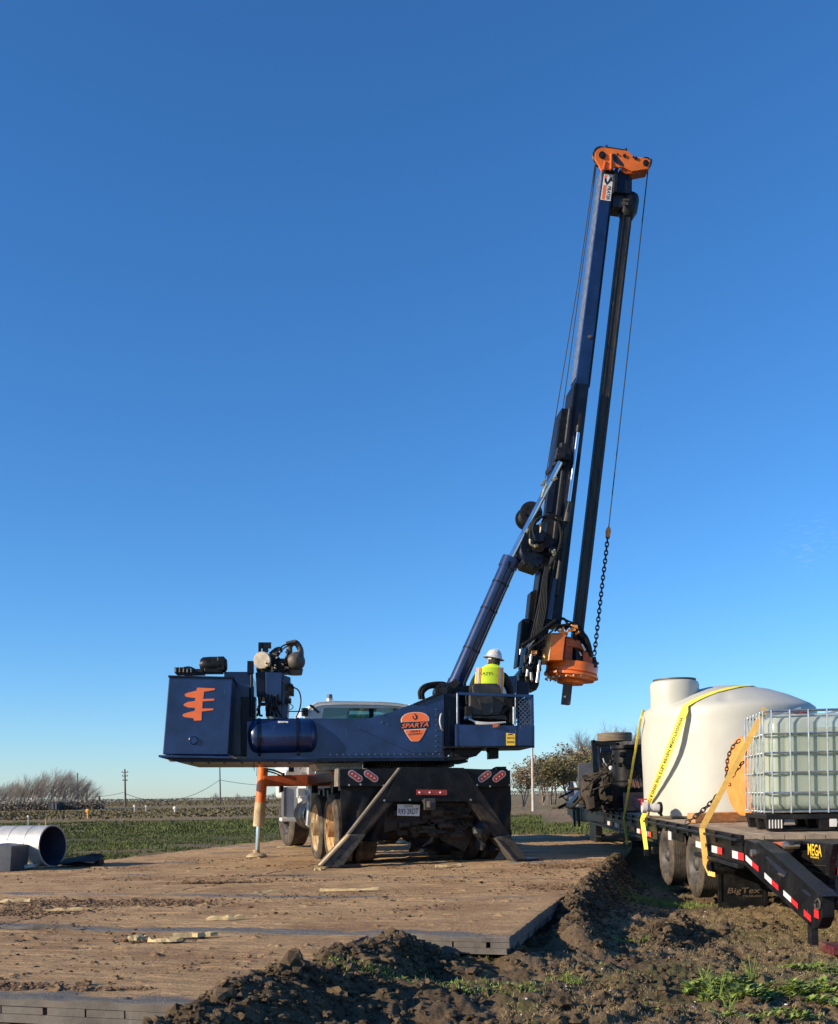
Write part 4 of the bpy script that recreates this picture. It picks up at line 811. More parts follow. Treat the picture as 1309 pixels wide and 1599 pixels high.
# expanded metal mesh screens
def screen(o, ex, ez, pitch=.062, wr=.009):
    mb = MB(); lx, lz = ex.length, ez.length; x, z = ex.normalized(), ez.normalized(); nrm = x.cross(z)
    for sgn in (1, -1):
        k = -lz
        while k < lx + lz:
            a = (k, 0) if sgn > 0 else (k, lz); b = (k + lz, lz) if sgn > 0 else (k + lz, 0)
            (x0, z0), (x1, z1) = a, b
            if x1 > 0 and x0 < lx:
                if x0 < 0: z0 += (z1 - z0) * (-x0) / (x1 - x0); x0 = 0
                if x1 > lx: z1 = z0 + (z1 - z0) * (lx - x0) / (x1 - x0); x1 = lx
                if x1 - x0 > .004: mb.bar(o + x * x0 + z * z0, o + x * x1 + z * z1, wr, wr, nrm)
            k += pitch
    return mb
a = UP.P(806, 1133, BV + .03); b = UP.P(834, 1133, BV + .03); part(screen(a, b - a, Z_ * (A1.z - a.z)), 'mesh_screen', M['screen'], bk)
part(screen(b, V_ * 1.0, Z_ * (A1.z - b.z)), 'mesh_screen', M['screen'], bk)
part(MB().prism(up([(712, 1084), (813, 1085), (819, 1102), (803, 1130), (803, 1166), (712, 1164)], -.32), V_ * .05), 'back_panel', M['navyd'], bk, .004)
# yellow sign
s0, s1, s2, s3 = up([(790.5, 1144.5), (804.5, 1146), (804.5, 1164), (790.8, 1164.2)], BV)
mb = MB(); mb.prism([s0, s1, s2, s3], V_ * -.004, 0); mid = lambda y: UP.P(797.6, y, BV - .005)
text(mb, 'WATCH', mid(1152.6), U_, Z_, .034, .105, .001, 1); text(mb, 'SWING', mid(1158.8), U_, Z_, .034, .105, .001, 1); mb.prism([UP.P(x, y, BV - .004) for x, y in ((793, 1148.8), (794.5, 1146.6), (798, 1145.6), (801, 1146.6), (802.5, 1148.8), (798, 1147.6))], V_ * -.001, 1)
part(mb, 'yellow_swing_sign', [M['yellow'], M['decalk']], bk)
q = UP.P(775, 1133.5, BV); mb = MB(); mb.box(q, (.09, .06, .05), UP); mb.cyl(q - V_ * .03, q - V_ * .05, .018, n=12, mat=1); part(mb, 'amber_marker', [M['rust'], M['brass']], bk, 0)
# brackets below the basket
mb = MB(); mb.prism(up([(710, 1166), (757, 1168), (744, 1181), (712, 1181)], -1.1), V_ * .7); mb.prism(up([(694, 1181), (732, 1181), (732, 1186), (694, 1189)], -1.12), V_ * .7)
mb.prism(up([(700, 1187), (731, 1187), (731, 1190.5), (700, 1191.5)], -1.0), V_ * .9); part(mb, 'basket_bracket', M['black'], bk, .006)
mb = MB(); mb.prism(up([(763.5, 1167), (779, 1168), (779, 1184.5), (763.5, 1185.5)], -.95), V_ * .16); mb.cyl(UP.P(764, 1172, -.9), UP.P(760, 1174, -.9), .02); part(mb, 'foot_pedal_box', M['black'], bk, .005)
# seat
SV = -1.12
mb = MB(); mb.prism(up([(737, 1072), (741, 1067), (776, 1067), (782, 1072), (784, 1084), (739, 1084)], SV), V_ * .10)
mb.prism(up([(733.5, 1084), (788, 1084), (790, 1092), (784, 1112), (776, 1118), (738, 1117.5), (733, 1108)], SV - .02), V_ * .16)
st = part(mb, 'operator_seat', M['seat'], bevel=.02, seg=3)
part(MB().prism(up([(746, 1091.5), (768, 1086.5), (771, 1088), (771, 1113), (766, 1117), (756, 1117)], SV - .06), V_ * .045), 'back_shell', M['seat'], st, .012)
mb = MB(); mb.prism(up([(736, 1117), (790, 1117), (792, 1124), (736, 1122)], SV), V_ * .55); mb.tube([UP.P(739, 1121, SV - .05), UP.P(775, 1120, SV - .05)], .012); part(mb, 'cushion', M['seat'], st, .01)
mb = MB()
for k in range(4): mb.tube(spline([UP.P(733 + k * 3, 1123 + k, SV - .1), UP.P(745, 1127.5 + k, SV - .12), UP.P(765 + k, 1129 + k * .5, SV - .12), UP.P(790, 1128, SV - .08)]), .012, mat=0)
part(mb, 'pale_cable', M['pvc'], st)
mb = MB(); mb.box(UP.P(731.5, 1112, SV - .02), (.09, .12, .16), UP); mb.box(UP.P(731, 1121, SV - .05), (.1, .1, .04), UP, 1); mb.tube(spline([UP.P(729, 1100, SV), UP.P(728, 1090, SV), UP.P(729, 1085, SV)]), .012)
part(mb, 'control_console', [M['plastic'], M['navy']], st, .004)
mb = MB()
for (x0, y0, x1, y1) in ((784, 1112, 793, 1106), (793, 1106, 800, 1110), (790, 1088, 794, 1102), (797, 1090, 799, 1128), (783, 1100, 792, 1098)): mb.bar(UP.P(x0, y0, SV), UP.P(x1, y1, SV), .05, .05)
for k in range(5): mb.tube(spline([UP.P(786 + 3 * k, 1104, SV + .2), UP.P(790 + 3 * k, 1118, SV + .1), UP.P(782 + 5 * k, 1130, SV + .1)]), .014)
part(mb, 'lever_stand', M['plastic'], st)
part(MB().prism(up([(793, 1056), (808, 1055), (808, 1086), (793, 1086)], -.75), V_ * .5), 'control_box', M['navy'], bevel=.008)
part(MB().prism(up([(808, 1062), (826.5, 1066), (826.5, 1086), (808, 1086)], -.55), V_ * .6), 'mast_foot', M['navyd'], bevel=.008)
# ================================================================ mast
def col(pts, off, th, name, m, parent=RG, bevel=.008): return part(MB().prism(up(pts, off), V_ * th), name, m, parent, bevel)
# inner (telescoping) mast, lit blue face
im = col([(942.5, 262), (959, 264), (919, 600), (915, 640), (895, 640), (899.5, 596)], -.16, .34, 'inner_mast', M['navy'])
col([(959, 266), (961.5, 267), (921.5, 604), (918.5, 604)], -.14, .30, 'side_rail', M['steel'], im, .002)
col([(940.8, 262), (942.6, 262), (900.5, 590), (898.6, 590)], -.14, .30, 'edge_trim', M['silver'], im, .001)
lab = [(943.6, 271.5), (958.3, 273), (953.4, 314), (938, 311.7)]
mb = MB(); mb.prism(up(lab, -.16), V_ * -.005, 0)
def lq(a, b): # a across 0..1, b down 0..1 on the label
    x0 = lab[0][0] * (1 - b) + lab[3][0] * b; x1 = lab[1][0] * (1 - b) + lab[2][0] * b; y0 = lab[0][1] * (1 - b) + lab[3][1] * b; y1 = lab[1][1] * (1 - b) + lab[2][1] * b
    return UP.P(x0 + (x1 - x0) * a, y0 + (y1 - y0) * a, -.1655)
mb.prism([lq(.08, .42), lq(.42, .42), lq(.42, .97), lq(.10, .97)], V_ * -.001, 1)
mb.prism([lq(*q) for q in ((.12, .2), (.28, .12), (.36, .24), (.48, .3), (.66, .12), (.8, .08), (.98, .2), (.97, .26), (.8, .24), (.62, .34), (.42, .42), (.3, .34), (.16, .3))], V_ * -.001, 2)
mb.prism([lq(*q) for q in ((.06, .04), (.4, .04), (.3, .12), (.1, .18))], V_ * -.001, 1)
dn = (lq(.7, .97) - lq(.7, .45)).normalized(); text(mb, 'PRATER', lq(.70, .71), dn, V_.cross(dn) * -1 if V_.cross(dn).x < 0 else V_.cross(dn), .055, (lq(.7, .97) - lq(.7, .45)).length, .003, 2)
part(mb, 'mast_label', [M['decalw'], M['decal'], M['decalk']], im)
col([(943.5, 264), (958.5, 265), (958, 272), (943.5, 270.5)], -.175, .02, 'end_band', M['steel'], im, .002)
q = UP.P(922, 526, -.17); mb = MB(); mb.ell(q, (.04, .01, .03), 8, 0, .4); part(mb, 'paint_scar', M['rimd'], im)
# outer mast sections
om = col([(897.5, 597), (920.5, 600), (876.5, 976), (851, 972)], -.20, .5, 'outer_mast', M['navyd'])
col([(897.5, 597), (900.5, 597.5), (855.5, 972), (851, 972)], -.215, .53, 'edge_flange', M['black'], om, .003)
col([(857, 902), (870, 903), (862, 968), (849, 966)], -.30, .10, 'blue_guard', M['navy'], om, .006)
lb = col([(877.5, 637), (897, 639), (886, 740), (877, 800), (868, 862), (850, 972), (833, 972), (846, 880), (858, 790), (866, 715)], -.14, .42, 'carriage_beam', M['black'])
col([(888.5, 638), (890.5, 638), (865, 845), (863, 845)], -.16, .03, 'beam_edge', M['silver'], lb, .001)
col([(891, 634), (897.5, 635.5), (872, 850), (864, 850)], -.20, .5, 'beam_flange', M['steel'], lb, .003)
col([(873.5, 653), (877.5, 653), (869, 712), (864, 722)], -.1, .34, 'rear_plate', M['navyd'], lb, .003)
col([(862, 726), (872, 728), (862, 800), (852, 800)], -.17, .03, 'inspection_plate', M['navyd'], lb, .003)
# clevis where the boom rods meet the mast
mb = MB()
for (x, y, rx, r2) in ((880, 698, .05, .2), (879, 704, .10, .4), (879, 710, .11, .42), (878, 716, .12, .44)): q = UP.P(x, y, -.32); mb.box(q, (rx * 2, .14, .07), UP)
q = UP.P(878, 709, -.42); mb.cyl(q, q + V_ * .9, .055, n=16); mb.prism(up([(868, 716), (886, 714), (884, 726), (872, 728), (866, 724)], -.30), V_ * .5)
mb.cyl(UP.P(880, 694, -.3), UP.P(879, 702, -.3), .06)
part(mb, 'rod_clevis', M['steel'], lb, .008)
# ---- two raising cylinders
def cylr(off, dx, nm='raising_cylinder'):
    a = UP.P(706.5 + dx, 1078, off); b = UP.P(797.5 + dx * .8, 872, off); e = UP.P(875, 722, off); mb = MB(); mb.cyl(a, b, .112, n=28); d = (b - a).normalized()
    mb.lathe([(.112, -.16), (.128, -.16), (.128, 0), (.05, .01)], b, d, 28); mb.lathe([(.112, 0), (.125, 0), (.125, .10), (.112, .1)], a + d * .05, d, 28)
    c = part(mb, nm, M['navy']); mb = MB(); mb.cyl(b, e, .042, n=20); part(mb, 'rod', M['chrome'], c)
    mb = MB(); s_ = V_.cross(d) * .05; mb.tube([a + d * .2 - V_ * .125, a + d * .9 - V_ * .125, b - V_ * .125 - d * .1], .012); mb.box(b - d * .12 - V_ * .14, (.05, .04, .06), UP)
    for t in (.3, .6, .8): mb.lathe([(.113, 0), (.117, 0), (.117, .03), (.113, .03)], a.lerp(b, t), d, 24)
    part(mb, 'feed_pipe', M['navyd'], c)
cylr(-.42, 0); cylr(.34, 5)
# ---- small crowd cylinder
a, b, c_ = UP.P(884.5, 812, -.28), UP.P(888.5, 785, -.28), UP.P(903.5, 672, -.28); d = (c_ - a).normalized()
mb = MB(); mb.cyl(UP.P(868, 930, -.24), b, .045, n=16); cc = part(mb, 'crowd_cylinder', M['steel']); part(MB().cyl(b, c_, .028, n=16), 'rod', M['chrome'], cc)
mb = MB(); mb.cyl(c_ - d * .03, c_ + d * .07, .045); mb.bar(c_ + d * .07, c_ + d * .25, .04, .05, V_); part(mb, 'rod_eye', M['steel'], cc)
part(MB().cyl(UP.P(884, 815, -.31), b + V_ * -.03, .05, n=16), 'gland', M['rimd'], cc)
# ---- mast head
hd = [(56, 300), (62, 180), (95, 120), (140, 85), (200, 62), (270, 68), (400, 85), (540, 105), (690, 130), (770, 160), (830, 240), (980, 265), (1130, 290), (1190, 330), (1195, 400), (1160, 500), (1000, 525), (820, 555), (640, 470), (560, 470), (440, 470), (430, 510), (235, 510), (195, 545), (130, 420)]
hp_ = lambda x, y, o: UP.P(x / 13.09 + 925, y / 13.09 + 225, o)
mh = part(MB().prism([hp_(x, y, -.24) for x, y in hd], V_ * .03), 'mast_head', M['orange'], bevel=.006)
part(MB().prism([hp_(x, y, -.02) for x, y in hd], V_ * .03), 'far_side_plate', M['orange'], mh, .006)
mb = MB(); tops = [(130, 92), (270, 68), (690, 130), (770, 160), (830, 242), (1130, 290)]
for (a, b) in zip(tops, tops[1:]): pa_, pb_ = hp_(a[0], a[1] + 12, -.21), hp_(b[0], b[1] + 12, -.21); mb.obox(pa_ - Z_ * .02, pb_ - pa_, V_ * .19, Z_ * .02)
mb.prism([hp_(x, y, -.21) for x, y in ((640, 470), (820, 555), (1160, 500), (1160, 525), (820, 590), (700, 600), (560, 520))], V_ * .19); part(mb, 'top_web', M['rust'], mh)
mb = MB(); mb.prism([hp_(x, y, -.27) for x, y in ((385, 175), (400, 175), (400, 500), (375, 500))], V_ * .06); mb.prism([hp_(x, y, -.26) for x, y in ((262, 330), (285, 330), (250, 510), (218, 510))], V_ * .06)
mb.prism([hp_(x, y, -.25) for x, y in ((345, 345), (440, 335), (520, 420), (560, 440), (560, 480), (470, 430), (360, 385))], V_ * .05); part(mb, 'stiffener', M['orange'], mh, .003)
mb = MB(); mb.prism([hp_(x, y, -.243) for x, y in ((410, 185), (480, 200), (640, 400), (645, 460), (560, 430), (440, 350))], V_ * .01); part(mb, 'opening', M['decalk'], mh)
mb = MB()
for (x, y, r) in ((205, 225, .055), (1095, 385, .045), (660, 240, .026), (520, 210, .014), (890, 290, .026), (840, 265, .014)):
    q = hp_(x, y, -.245); mb.cyl(q, q - V_ * .012, r, n=20)
for (x, y) in ((205, 215), (1095, 385)): q = hp_(x, y, -.27); mb.cyl(q, q + V_ * .27, .03, n=14)
part(mb, 'pin', M['steel'], mh)
for (x, y, r) in ((175, 235, .13), (1092, 400, .09)):
    q = hp_(x, y, -.13); part(MB().lathe([(.03, -.03), (r, -.03), (r - .02, -.01), (r - .02, .01), (r, .03), (.03, .03)], q, V_, 32), 'sheave', M['steel'], mh)
mb = MB()
for (x, y) in ((290, 55), (690, 120), (1200, 335), (60, 175)): q = hp_(x, y, -.2); mb.cyl(q - Z_ * .025, q + Z_ * .02, .02, n=8)
mb.tube([hp_(290, 62, -.1), hp_(480, 92, -.1), hp_(690, 125, -.1)], .01); part(mb, 'lug', M['steel'], mh)
# kelly guide
col([(961, 262), (966, 262), (964, 298), (958, 300)], -.22, .4, 'guide_block', M['steel'])
kg = col([(966, 268), (980, 270), (987, 280), (986, 302), (961, 300)], -.18, .36, 'guide_housing', M['navyd'])
col([(958, 298), (990, 304), (986, 326), (957, 322)], -.12, .26, 'guide_arm', M['decalk'], kg)
kt, kb = UP.P(977, 333, .0), UP.P(888.5, 1100, .0); kd = (kt - kb).normalized()
q = UP.P(980.5, 322, .0); part(MB().lathe([(.06, -.2), (.10, -.2), (.155, -.10), (.162, -.02), (.165, .10), (.15, .15), (.06, .155)], q, kd, 32), 'guide_collar', M['steel'], kg)
mb = MB(); mb.box(UP.P(978, 312, -.16), (.1, .02, .03), UP); mb.box(UP.P(976.5, 318, -.165), (.09, .02, .05), UP); part(mb, 'collar_plate', M['rimd'], kg)
part(MB().tube([hp_(790, 560, -.05), UP.P(985, 306, -.05)], .02), 'guide_pin', M['steel'], kg)
ks = U_ * .076
mb = MB(); k0, k1 = UP.P(895, 1040, .0), UP.P(978, 330, .0); mb.bar(k0, k1, .15, .15, V_)
kb_ = part(mb, 'kelly_bar', M['kelly'], bevel=.012)
mb = MB()
for e_ in (-.05, .05): mb.bar(k0 + U_ * e_ - V_ * .08, k1 + U_ * e_ - V_ * .08, .022, .012, V_)
for e_ in (-.05, .05): mb.bar(k0 + V_ * e_ + U_ * .082, k1 + V_ * e_ + U_ * .082, .022, .012, V_)
part(mb, 'drive_rib', M['kelly'], kb_, .003)
# ---- rotary drive
ca = UP.P(893, 1046, .0)
rd = part(MB().lathe([(.12, .09), (.39, .09), (.40, .075), (.40, -.05), (.37, -.06), (.37, -.075), (.42, -.08), (.42, -.115), (.38, -.12), (.36, -.16), (.22, -.18), (.20, -.22), (.12, -.235), (0, -.235)], ca, kd, 56), 'rotary_drive', M['orange'])
mb = MB()
for k in range(22):
    a = k * 2 * math.pi / 22; q = ca + (U_ * math.cos(a) + V_ * math.sin(a)) * .385 - kd * .12; mb.cyl(q, q - kd * .025, .014, n=8)
part(mb, 'bolt', M['silver'], rd)
def rb(pts, off, th, name, m, bv=.01): return part(MB().prism([UP.P(x / 8.18 + 790, y / 8.18 + 960, off) for x, y in pts], V_ * th), name, m, rd, bv)
# chamfered gearbox housing
fl, fr_ = UP.P(861.5, 989, -.46), UP.P(883, 991, -.46); zt, zb = UP.P(870, 990, -.46).z, UP.P(870, 1031, -.46).z
def zz(p, z): return Vector((p.x - (p.z - z) * .13, p.y, z))
P1 = UP.P(883.5, 991, -.46); P2 = UP.P(863, 989, -.46); P3 = UP.P(850.5, 989, -.28); P4 = UP.P(842, 989, .08); P5 = P1 + V_ * .54
mb = MB(); top = [P1, P2, P3, P4, P5]; mb.prism([Vector((p.x, p.y, zt)) for p in top], Vector((-.05, 0, zb - zt)))
part(mb, 'gearbox_housing', M['orange'], rd, .008)
mb = MB(); e1, e2 = Vector((P2.x, P2.y, zt)), Vector((P3.x, P3.y, zt)); dwn = Vector((-.05, 0, zb - zt)); nn = dwn.cross(e2 - e1).normalized(); nn = nn if nn.y < 0 else -nn; mb.prism([e1 + nn * .002, e2 + nn * .002, e2 + dwn + nn * .002, e1 + dwn + nn * .002], nn * .008); part(mb, 'chamfer_glare', M['chamf'], rd, .002)  # added plate, coloured lighter as sun glare on the chamfer
mb = MB(); text(mb, '5', UP.P(850, 1022, -.4) , (P2 - P3).normalized(), Z_, .12, .06, .0); 
mb = MB(); mb.prism([Vector((p.x, p.y, zt + .004)) for p in [P1, P2, P3, P4, P5]], Z_ * .012); part(mb, 'housing_lid', M['rust'], rd, .003)
mb = MB(); mb.prism(up([(884, 993), (896, 996), (893, 1038), (881, 1034)], -.30), V_ * .5); mb.prism(up([(911, 1016), (926, 1020), (925, 1040), (911, 1038)], -.30), V_ * .4); mb.prism(up([(884, 996), (905, 1000), (915, 1018), (905, 1012), (884, 1008)], -.33), V_ * .3)
part(mb, 'motor_mount', M['rust'], rd, .008)
mb = MB(); q = UP.P(903, 1023, -.18); mb.cyl(q - Z_ * .15, q + Z_ * .17, .09, n=20); q = UP.P(912, 1020, .1); mb.cyl(q - Z_ * .12, q + Z_ * .19, .09, n=20); mb.box(UP.P(903, 1004, -.18), (.16, .16, .08), UP); part(mb, 'hydraulic_motor', M['navyd'], rd, .004)
mb = MB()
for k in range(7):
    o_ = -.34 + k * .05; mb.tube(spline([UP.P(866 + 4 * k, 986 - k, o_), UP.P(878 + 3.5 * k, 976 - k * .5, o_ - .05), UP.P(893 + 3 * k, 980 + k, o_ - .05), UP.P(900 + 3 * k, 1000 + k, o_)]), .016)
mb.tube(spline([UP.P(900, 988, -.3), UP.P(912, 994, -.32), UP.P(919, 1008, -.3), UP.P(922, 1026, -.26)]), .045, 10); mb.tube(spline([UP.P(893, 985, -.2), UP.P(905, 986, -.2), UP.P(916, 996, -.2), UP.P(922, 1014, -.2)]), .03, 10)
part(mb, 'drive_hoses', M['hose'], rd)
mb = MB()
for _ in range(9): q = UP.P(random.uniform(876, 903), random.uniform(980, 990), -.36); mb.cyl(q, q + Vector((random.uniform(-1, 1), -.3, random.uniform(-.5, 1))).normalized() * .07, .02, n=10)
for (x, y) in ((898, 979), (895, 983), (880, 989)): q = UP.P(x, y, -.4); mb.box(q, (.07, .06, .05), UP)
part(mb, 'orange_fitting', M['disc'], rd)
mb = MB(); mb.tube([UP.P(908.5, 1006, -.36), UP.P(914.5, 1016, -.36)], .018); mb.tube([UP.P(905, 1018, -.36), UP.P(908, 1024, -.36)], .015); mb.cyl(UP.P(872, 985, -.38), UP.P(876, 983, -.38), .03); part(mb, 'plated_pipe', M['silver'], rd)
mb = MB(); s0, s1 = UP.P(887.5, 1062, 0), UP.P(883.5, 1100.5, 0); mb.bar(s0, s1, .125, .125, V_); sb = part(mb, 'kelly_stub', M['rimd'], kb_, .008)
mb = MB(); q = UP.P(882, 1088, -.066); mb.cyl(q, q - V_ * .006, .018, n=12); part(mb, 'pin_hole', M['refw'], kb_)
# ---- winches on the mast
def winch(x, y, off, r, w_, nm, ml):
    q = UP.P(x, y, off); mb = MB(); mb.lathe([(0, -.02), (r, -.02), (r, .02), (r * .75, .025), (r * .75, w_ - .025), (r, w_ - .02), (r, w_ + .02), (0, w_ + .02)], q, V_, 36)
    for k in range(10): mb.lathe([(r * .75, .04 + k * (w_ - .08) / 10), (r * .8, .04 + (k + .5) * (w_ - .08) / 10), (r * .75, .04 + (k + 1) * (w_ - .08) / 10)], q, V_, 36)
    o = part(mb, nm, ml); mb = MB()
    for k in range(6): a = k * 1.047 + .3; c_ = q + (U_ * math.cos(a) + Z_ * math.sin(a)) * r * .6; mb.cyl(c_ - V_ * .035, c_, .02, n=8)
    mb.cyl(q - V_ * .09, q, r * .35, n=20); part(mb, 'hub', M['steel'], o); return o
winch(829.5, 801, -.1, .175, .35, 'rope_winch', M['steel']); lw = winch(840, 855, -.12, .265, .4, 'main_winch', M['navyd'])
mb = MB(); mb.prism(up([(817, 872), (846, 884), (844, 888), (820, 880)], -.25), V_ * .5); mb.prism(up([(826, 878), (838, 884), (836, 890), (824, 884)], -.27), V_ * .12); mb.prism(up([(822, 822), (845, 818), (852, 840), (828, 845)], -.1), V_ * .2); part(mb, 'winch_cradle', M['black'], lw, .006)
mb = MB(); q = UP.P(840, 839, -.42); mb.box(q, (.14, .18, .17), UP); mb.box(UP.P(834, 848, -.4), (.1, .12, .1), UP); mb.cyl(UP.P(856, 846, -.4), UP.P(856, 846, -.2), .09, n=20); mb.box(UP.P(862, 860, -.38), (.1, .1, .12), UP); part(mb, 'winch_motor', M['navyd'], bevel=.012)
mb = MB()
for pts in ([(844, 832), (845, 822), (846, 820)], [(828, 842), (828.5, 849), (834, 853), (837, 853)], [(866, 858), (867, 864), (864, 868)], [(846, 758), (852, 750), (853, 748)], [(822, 832), (824, 828), (825, 826)], [(846, 777), (850, 764), (854, 756)]): mb.tube(spline([UP.P(x, y, -.5) for x, y in pts]), .02)
for (x, y) in ((845, 820), (837, 853), (865, 862), (867, 748)): mb.cyl(UP.P(x - 2, y, -.52), UP.P(x + 2, y - 1, -.5), .026, n=8)
part(mb, 'hose_fitting', M['brass'])
mb = MB()
def hz(pts, o, r=.016): mb.tube(spline([UP.P(x, y, o) for x, y in pts], 7), r)
hz([(829, 850), (828, 830), (834, 815), (848, 807), (862, 808), (874, 820), (876, 845), (868, 868), (858, 884)], -.5, .02)
hz([(845, 822), (850, 810), (862, 804), (876, 810), (880, 830), (877, 856)], -.46, .018)
hz([(836, 840), (832, 826), (838, 812), (850, 806)], -.52, .018)
hz([(845, 832), (849, 816), (858, 808), (870, 806), (880, 809)], -.54, .012)
for k in range(7): hz([(862 + k * 1.4, 866), (856 + k * 1.6, 890), (846 + k * 2.2, 920 + k), (840 + k * 2.6, 950), (832 + k * 3, 985), (826 + k * 3, 1012)], -.38 - .02 * (k % 3), .013)
for k in range(5): hz([(852 + k, 885), (846 + k * 2, 915), (843 + k * 2.5, 950), (838 + k * 2, 985), (842 + k, 1000)], -.46, .012)
hz([(868, 968), (852, 980), (832, 996), (814, 1009)], -.5, .022); hz([(866, 975), (850, 986), (830, 1000), (816, 1012)], -.48, .018)
hz([(864, 984), (846, 1000), (830, 1012), (822, 1030)], -.5, .014); hz([(876, 964), (888, 970), (900, 975), (908, 985)], -.35, .014); hz([(873, 970), (880, 966), (886, 974), (884, 984)], -.35, .02)
hz([(856, 980), (870, 976), (888, 977), (900, 982)], -.42, .012)
part(mb, 'mast_hoses', M['hose'])
mb = MB()
for (pts, o, t) in (([(829, 924), (837, 920), (838, 926), (835, 972), (824, 972)], -.05, .25), ([(817, 966), (828, 966), (825, 1000), (814, 1000)], -.1, .3), ([(815.5, 968), (819.5, 968), (811.5, 1041), (807.5, 1041)], -.2, .3), ([(830, 972), (860, 972), (846, 1040), (818, 1040)], -.2, .45), ([(820, 1040), (846, 1036), (842, 1070), (838, 1078), (812, 1070), (810, 1052)], -.2, .45)):
    mb.prism(up(pts, o), V_ * t)
mc = part(mb, 'mast_base', M['black'], bevel=.01)
mb = MB()
for _ in range(70):
    t = random.random(); y = 972 + 98 * t; x = random.uniform(840 - 26 * t, 856 - 14 * t) - 4; q = UP.P(x, y, -.24 - random.random() * .16); s_ = random.uniform(.03, .10)
    r_ = random.random()
    if r_ < .4: mb.box(q, (s_, s_, s_ * random.uniform(.5, 1.5)), UP)
    elif r_ < .8: mb.cyl(q, q + Z_ * s_ * 1.3, s_ * .35, n=12)
    else: mb.cyl(q, q - V_ * s_, s_ * .4, n=12)
part(mb, 'valve_manifold', M['steel'], mc, .004)
mb = MB()
for (x0, y0, x1, y1, r) in ((843, 1031, 838.5, 1066, .022), (830, 1022, 828, 1036, .02), (833, 1000, 824, 1011, .022), (826, 1018, 825, 1026, .012), (824, 1046, 823, 1056, .02), (813, 1014, 812, 1022, .012), (829, 1050, 830, 1062, .02)): mb.cyl(UP.P(x0, y0, -.44), UP.P(x1, y1, -.44), r, n=12)
part(mb, 'plated_rod', M['silver'], mc)
mb = MB(); mb.box(UP.P(834, 1019, -.46), (.08, .06, .05), UP); mb.cyl(UP.P(835, 1024, -.46), UP.P(834, 1016, -.46), .014); part(mb, 'orange_lever', M['disc'], mc)
# ---- ropes, hook and chain
mb = MB()
for pts, o in (([(929.5, 256), (905, 430), (876, 602), (851, 752), (845, 790)], .05), ([(931, 262), (908, 430), (884.5, 600), (878.6, 640), (860, 760)], .12), ([(930, 258), (928, 275), (926, 300)], .07)): mb.tube([UP.P(x, y, o) for x, y in pts], .008, 6)
part(mb, 'winch_rope', M['hose'])
tp = UP.P(1012.5, 262, -.03); bt = UP.P(950.5, 826, -.03); n = 12; mb = MB(); mb.tube([tp.lerp(bt, i / n) - U_ * .0 + Vector((0, 0, 0)) for i in range(n + 1)], .009, 6); part(mb, 'hoist_rope', M['hose'])
mb = MB(); q = UP.P(950, 831, -.03); mb.lathe([(0, -.09), (.02, -.08), (.04, -.03), (.042, .03), (.02, .08), (0, .09)], q, (bt - UP.P(948, 845, -.03)).normalized(), 12); part(mb, 'hook_swivel', M['disc'])
part(chain(MB(), [UP.P(x, y, o) for x, y, o in ((949.5, 837, -.03), (946, 870, -.05), (941, 910, -.1), (936, 955, -.15), (931, 1000, -.2), (928, 1024, -.24))], .078, .0105), 'hoist_chain', M['chain'])
mb = MB(); q = UP.P(928, 1036, -.25); mb.ell(q, (.06, .06, .075), 8, 0, .25); mb.box(q + Z_ * .06, (.05, .05, .08), UP); mb.cyl(q - U_ * .07, q + U_ * .07, .02); part(mb, 'shackle', M['steel'])
# ================================================================ carrier truck
T_U, T_V = TR.u, TR.v
def tprism(pts, off, th, name, m, parent=RG, bevel=.008, s_=None): return part(MB().prism(tr(pts, off), T_V * th), name, m, parent, bevel)
def wheel(c, ax, R, w_, rr, m_rim, dish=.06, name='wheel', dual=0.0):
    """c = centre of the outer side wall, ax points outwards"""
    ax = Vector(ax).normalized(); mb = MB()
    mb.lathe([(0, -dish * .3), (rr * .28, -dish * .3), (rr * .28, .05), (rr * .33, .05), (rr * .34, -dish * .9), (rr * .44, -dish), (rr * .62, -dish * 1.5), (rr * .68, -dish * 1.5), (rr * .72, -dish * .7), (rr * .84, -dish * .6), (rr * .86, -.03), (rr * .95, -.025), (rr, .004), (rr * 1.04, -.01)], c, ax, 40)
    for k in range(8): a = k * math.pi / 4; x, y, _ = basis(ax); q = c + (x * math.cos(a) + y * math.sin(a)) * rr * .42 - ax * dish * 1.1; mb.cyl(q, q + ax * .03, .016, n=6)
    for k in range(5): a = k * 1.2566 + .3; x, y, _ = basis(ax); q = c + (x * math.cos(a) + y * math.sin(a)) * rr * .64 - ax * (dish * 1.5 - .004); mb.cyl(q, q - ax * .01, rr * .09, n=14, mat=1)
    wo = part(mb, name, [m_rim, M['decalk']]); mb = MB(); pr = [(rr * 1.0, -.01), (rr * 1.12, .012), (R * .86, .018), (R * .95, -.004), (R * .985, -.022)]
    g = 6 if w_ < .3 else 7; h0 = -.03
    for k in range(g):
        z0 = h0 - (w_ - .06) * k / g; z1 = h0 - (w_ - .06) * (k + .8) / g; z2 = h0 - (w_ - .06) * (k + 1) / g; pr += [(R, z0), (R, z1)] + ([(R - .014, z1 - .002), (R - .014, z2 + .002)] if k < g - 1 else [])
    pr += [(R * .96, -w_ + .012), (R * .86, -w_), (rr, -w_ + .02)]
    mb.lathe(pr, c, ax, 56)
    if dual:
        mb.lathe([(r_, h_ - dual) for r_, h_ in pr], c, ax, 56)
    part(mb, 'tyre', M['tyre'], wo); return wo
def tl(r, f, z): return TR.L(r, f, z)
RW = .52
for f_, rm, zc in ((.78, M['rimo'], .50), (2.10, M['rim'], .48)):
    wheel(tl(-1.24, f_, zc), -T_U, RW, .27, .36, rm, .10, dual=.33); wheel(tl(1.24, f_, zc), T_U, RW, .27, .36, M['rimd'], .10, dual=.33)
fz = .545
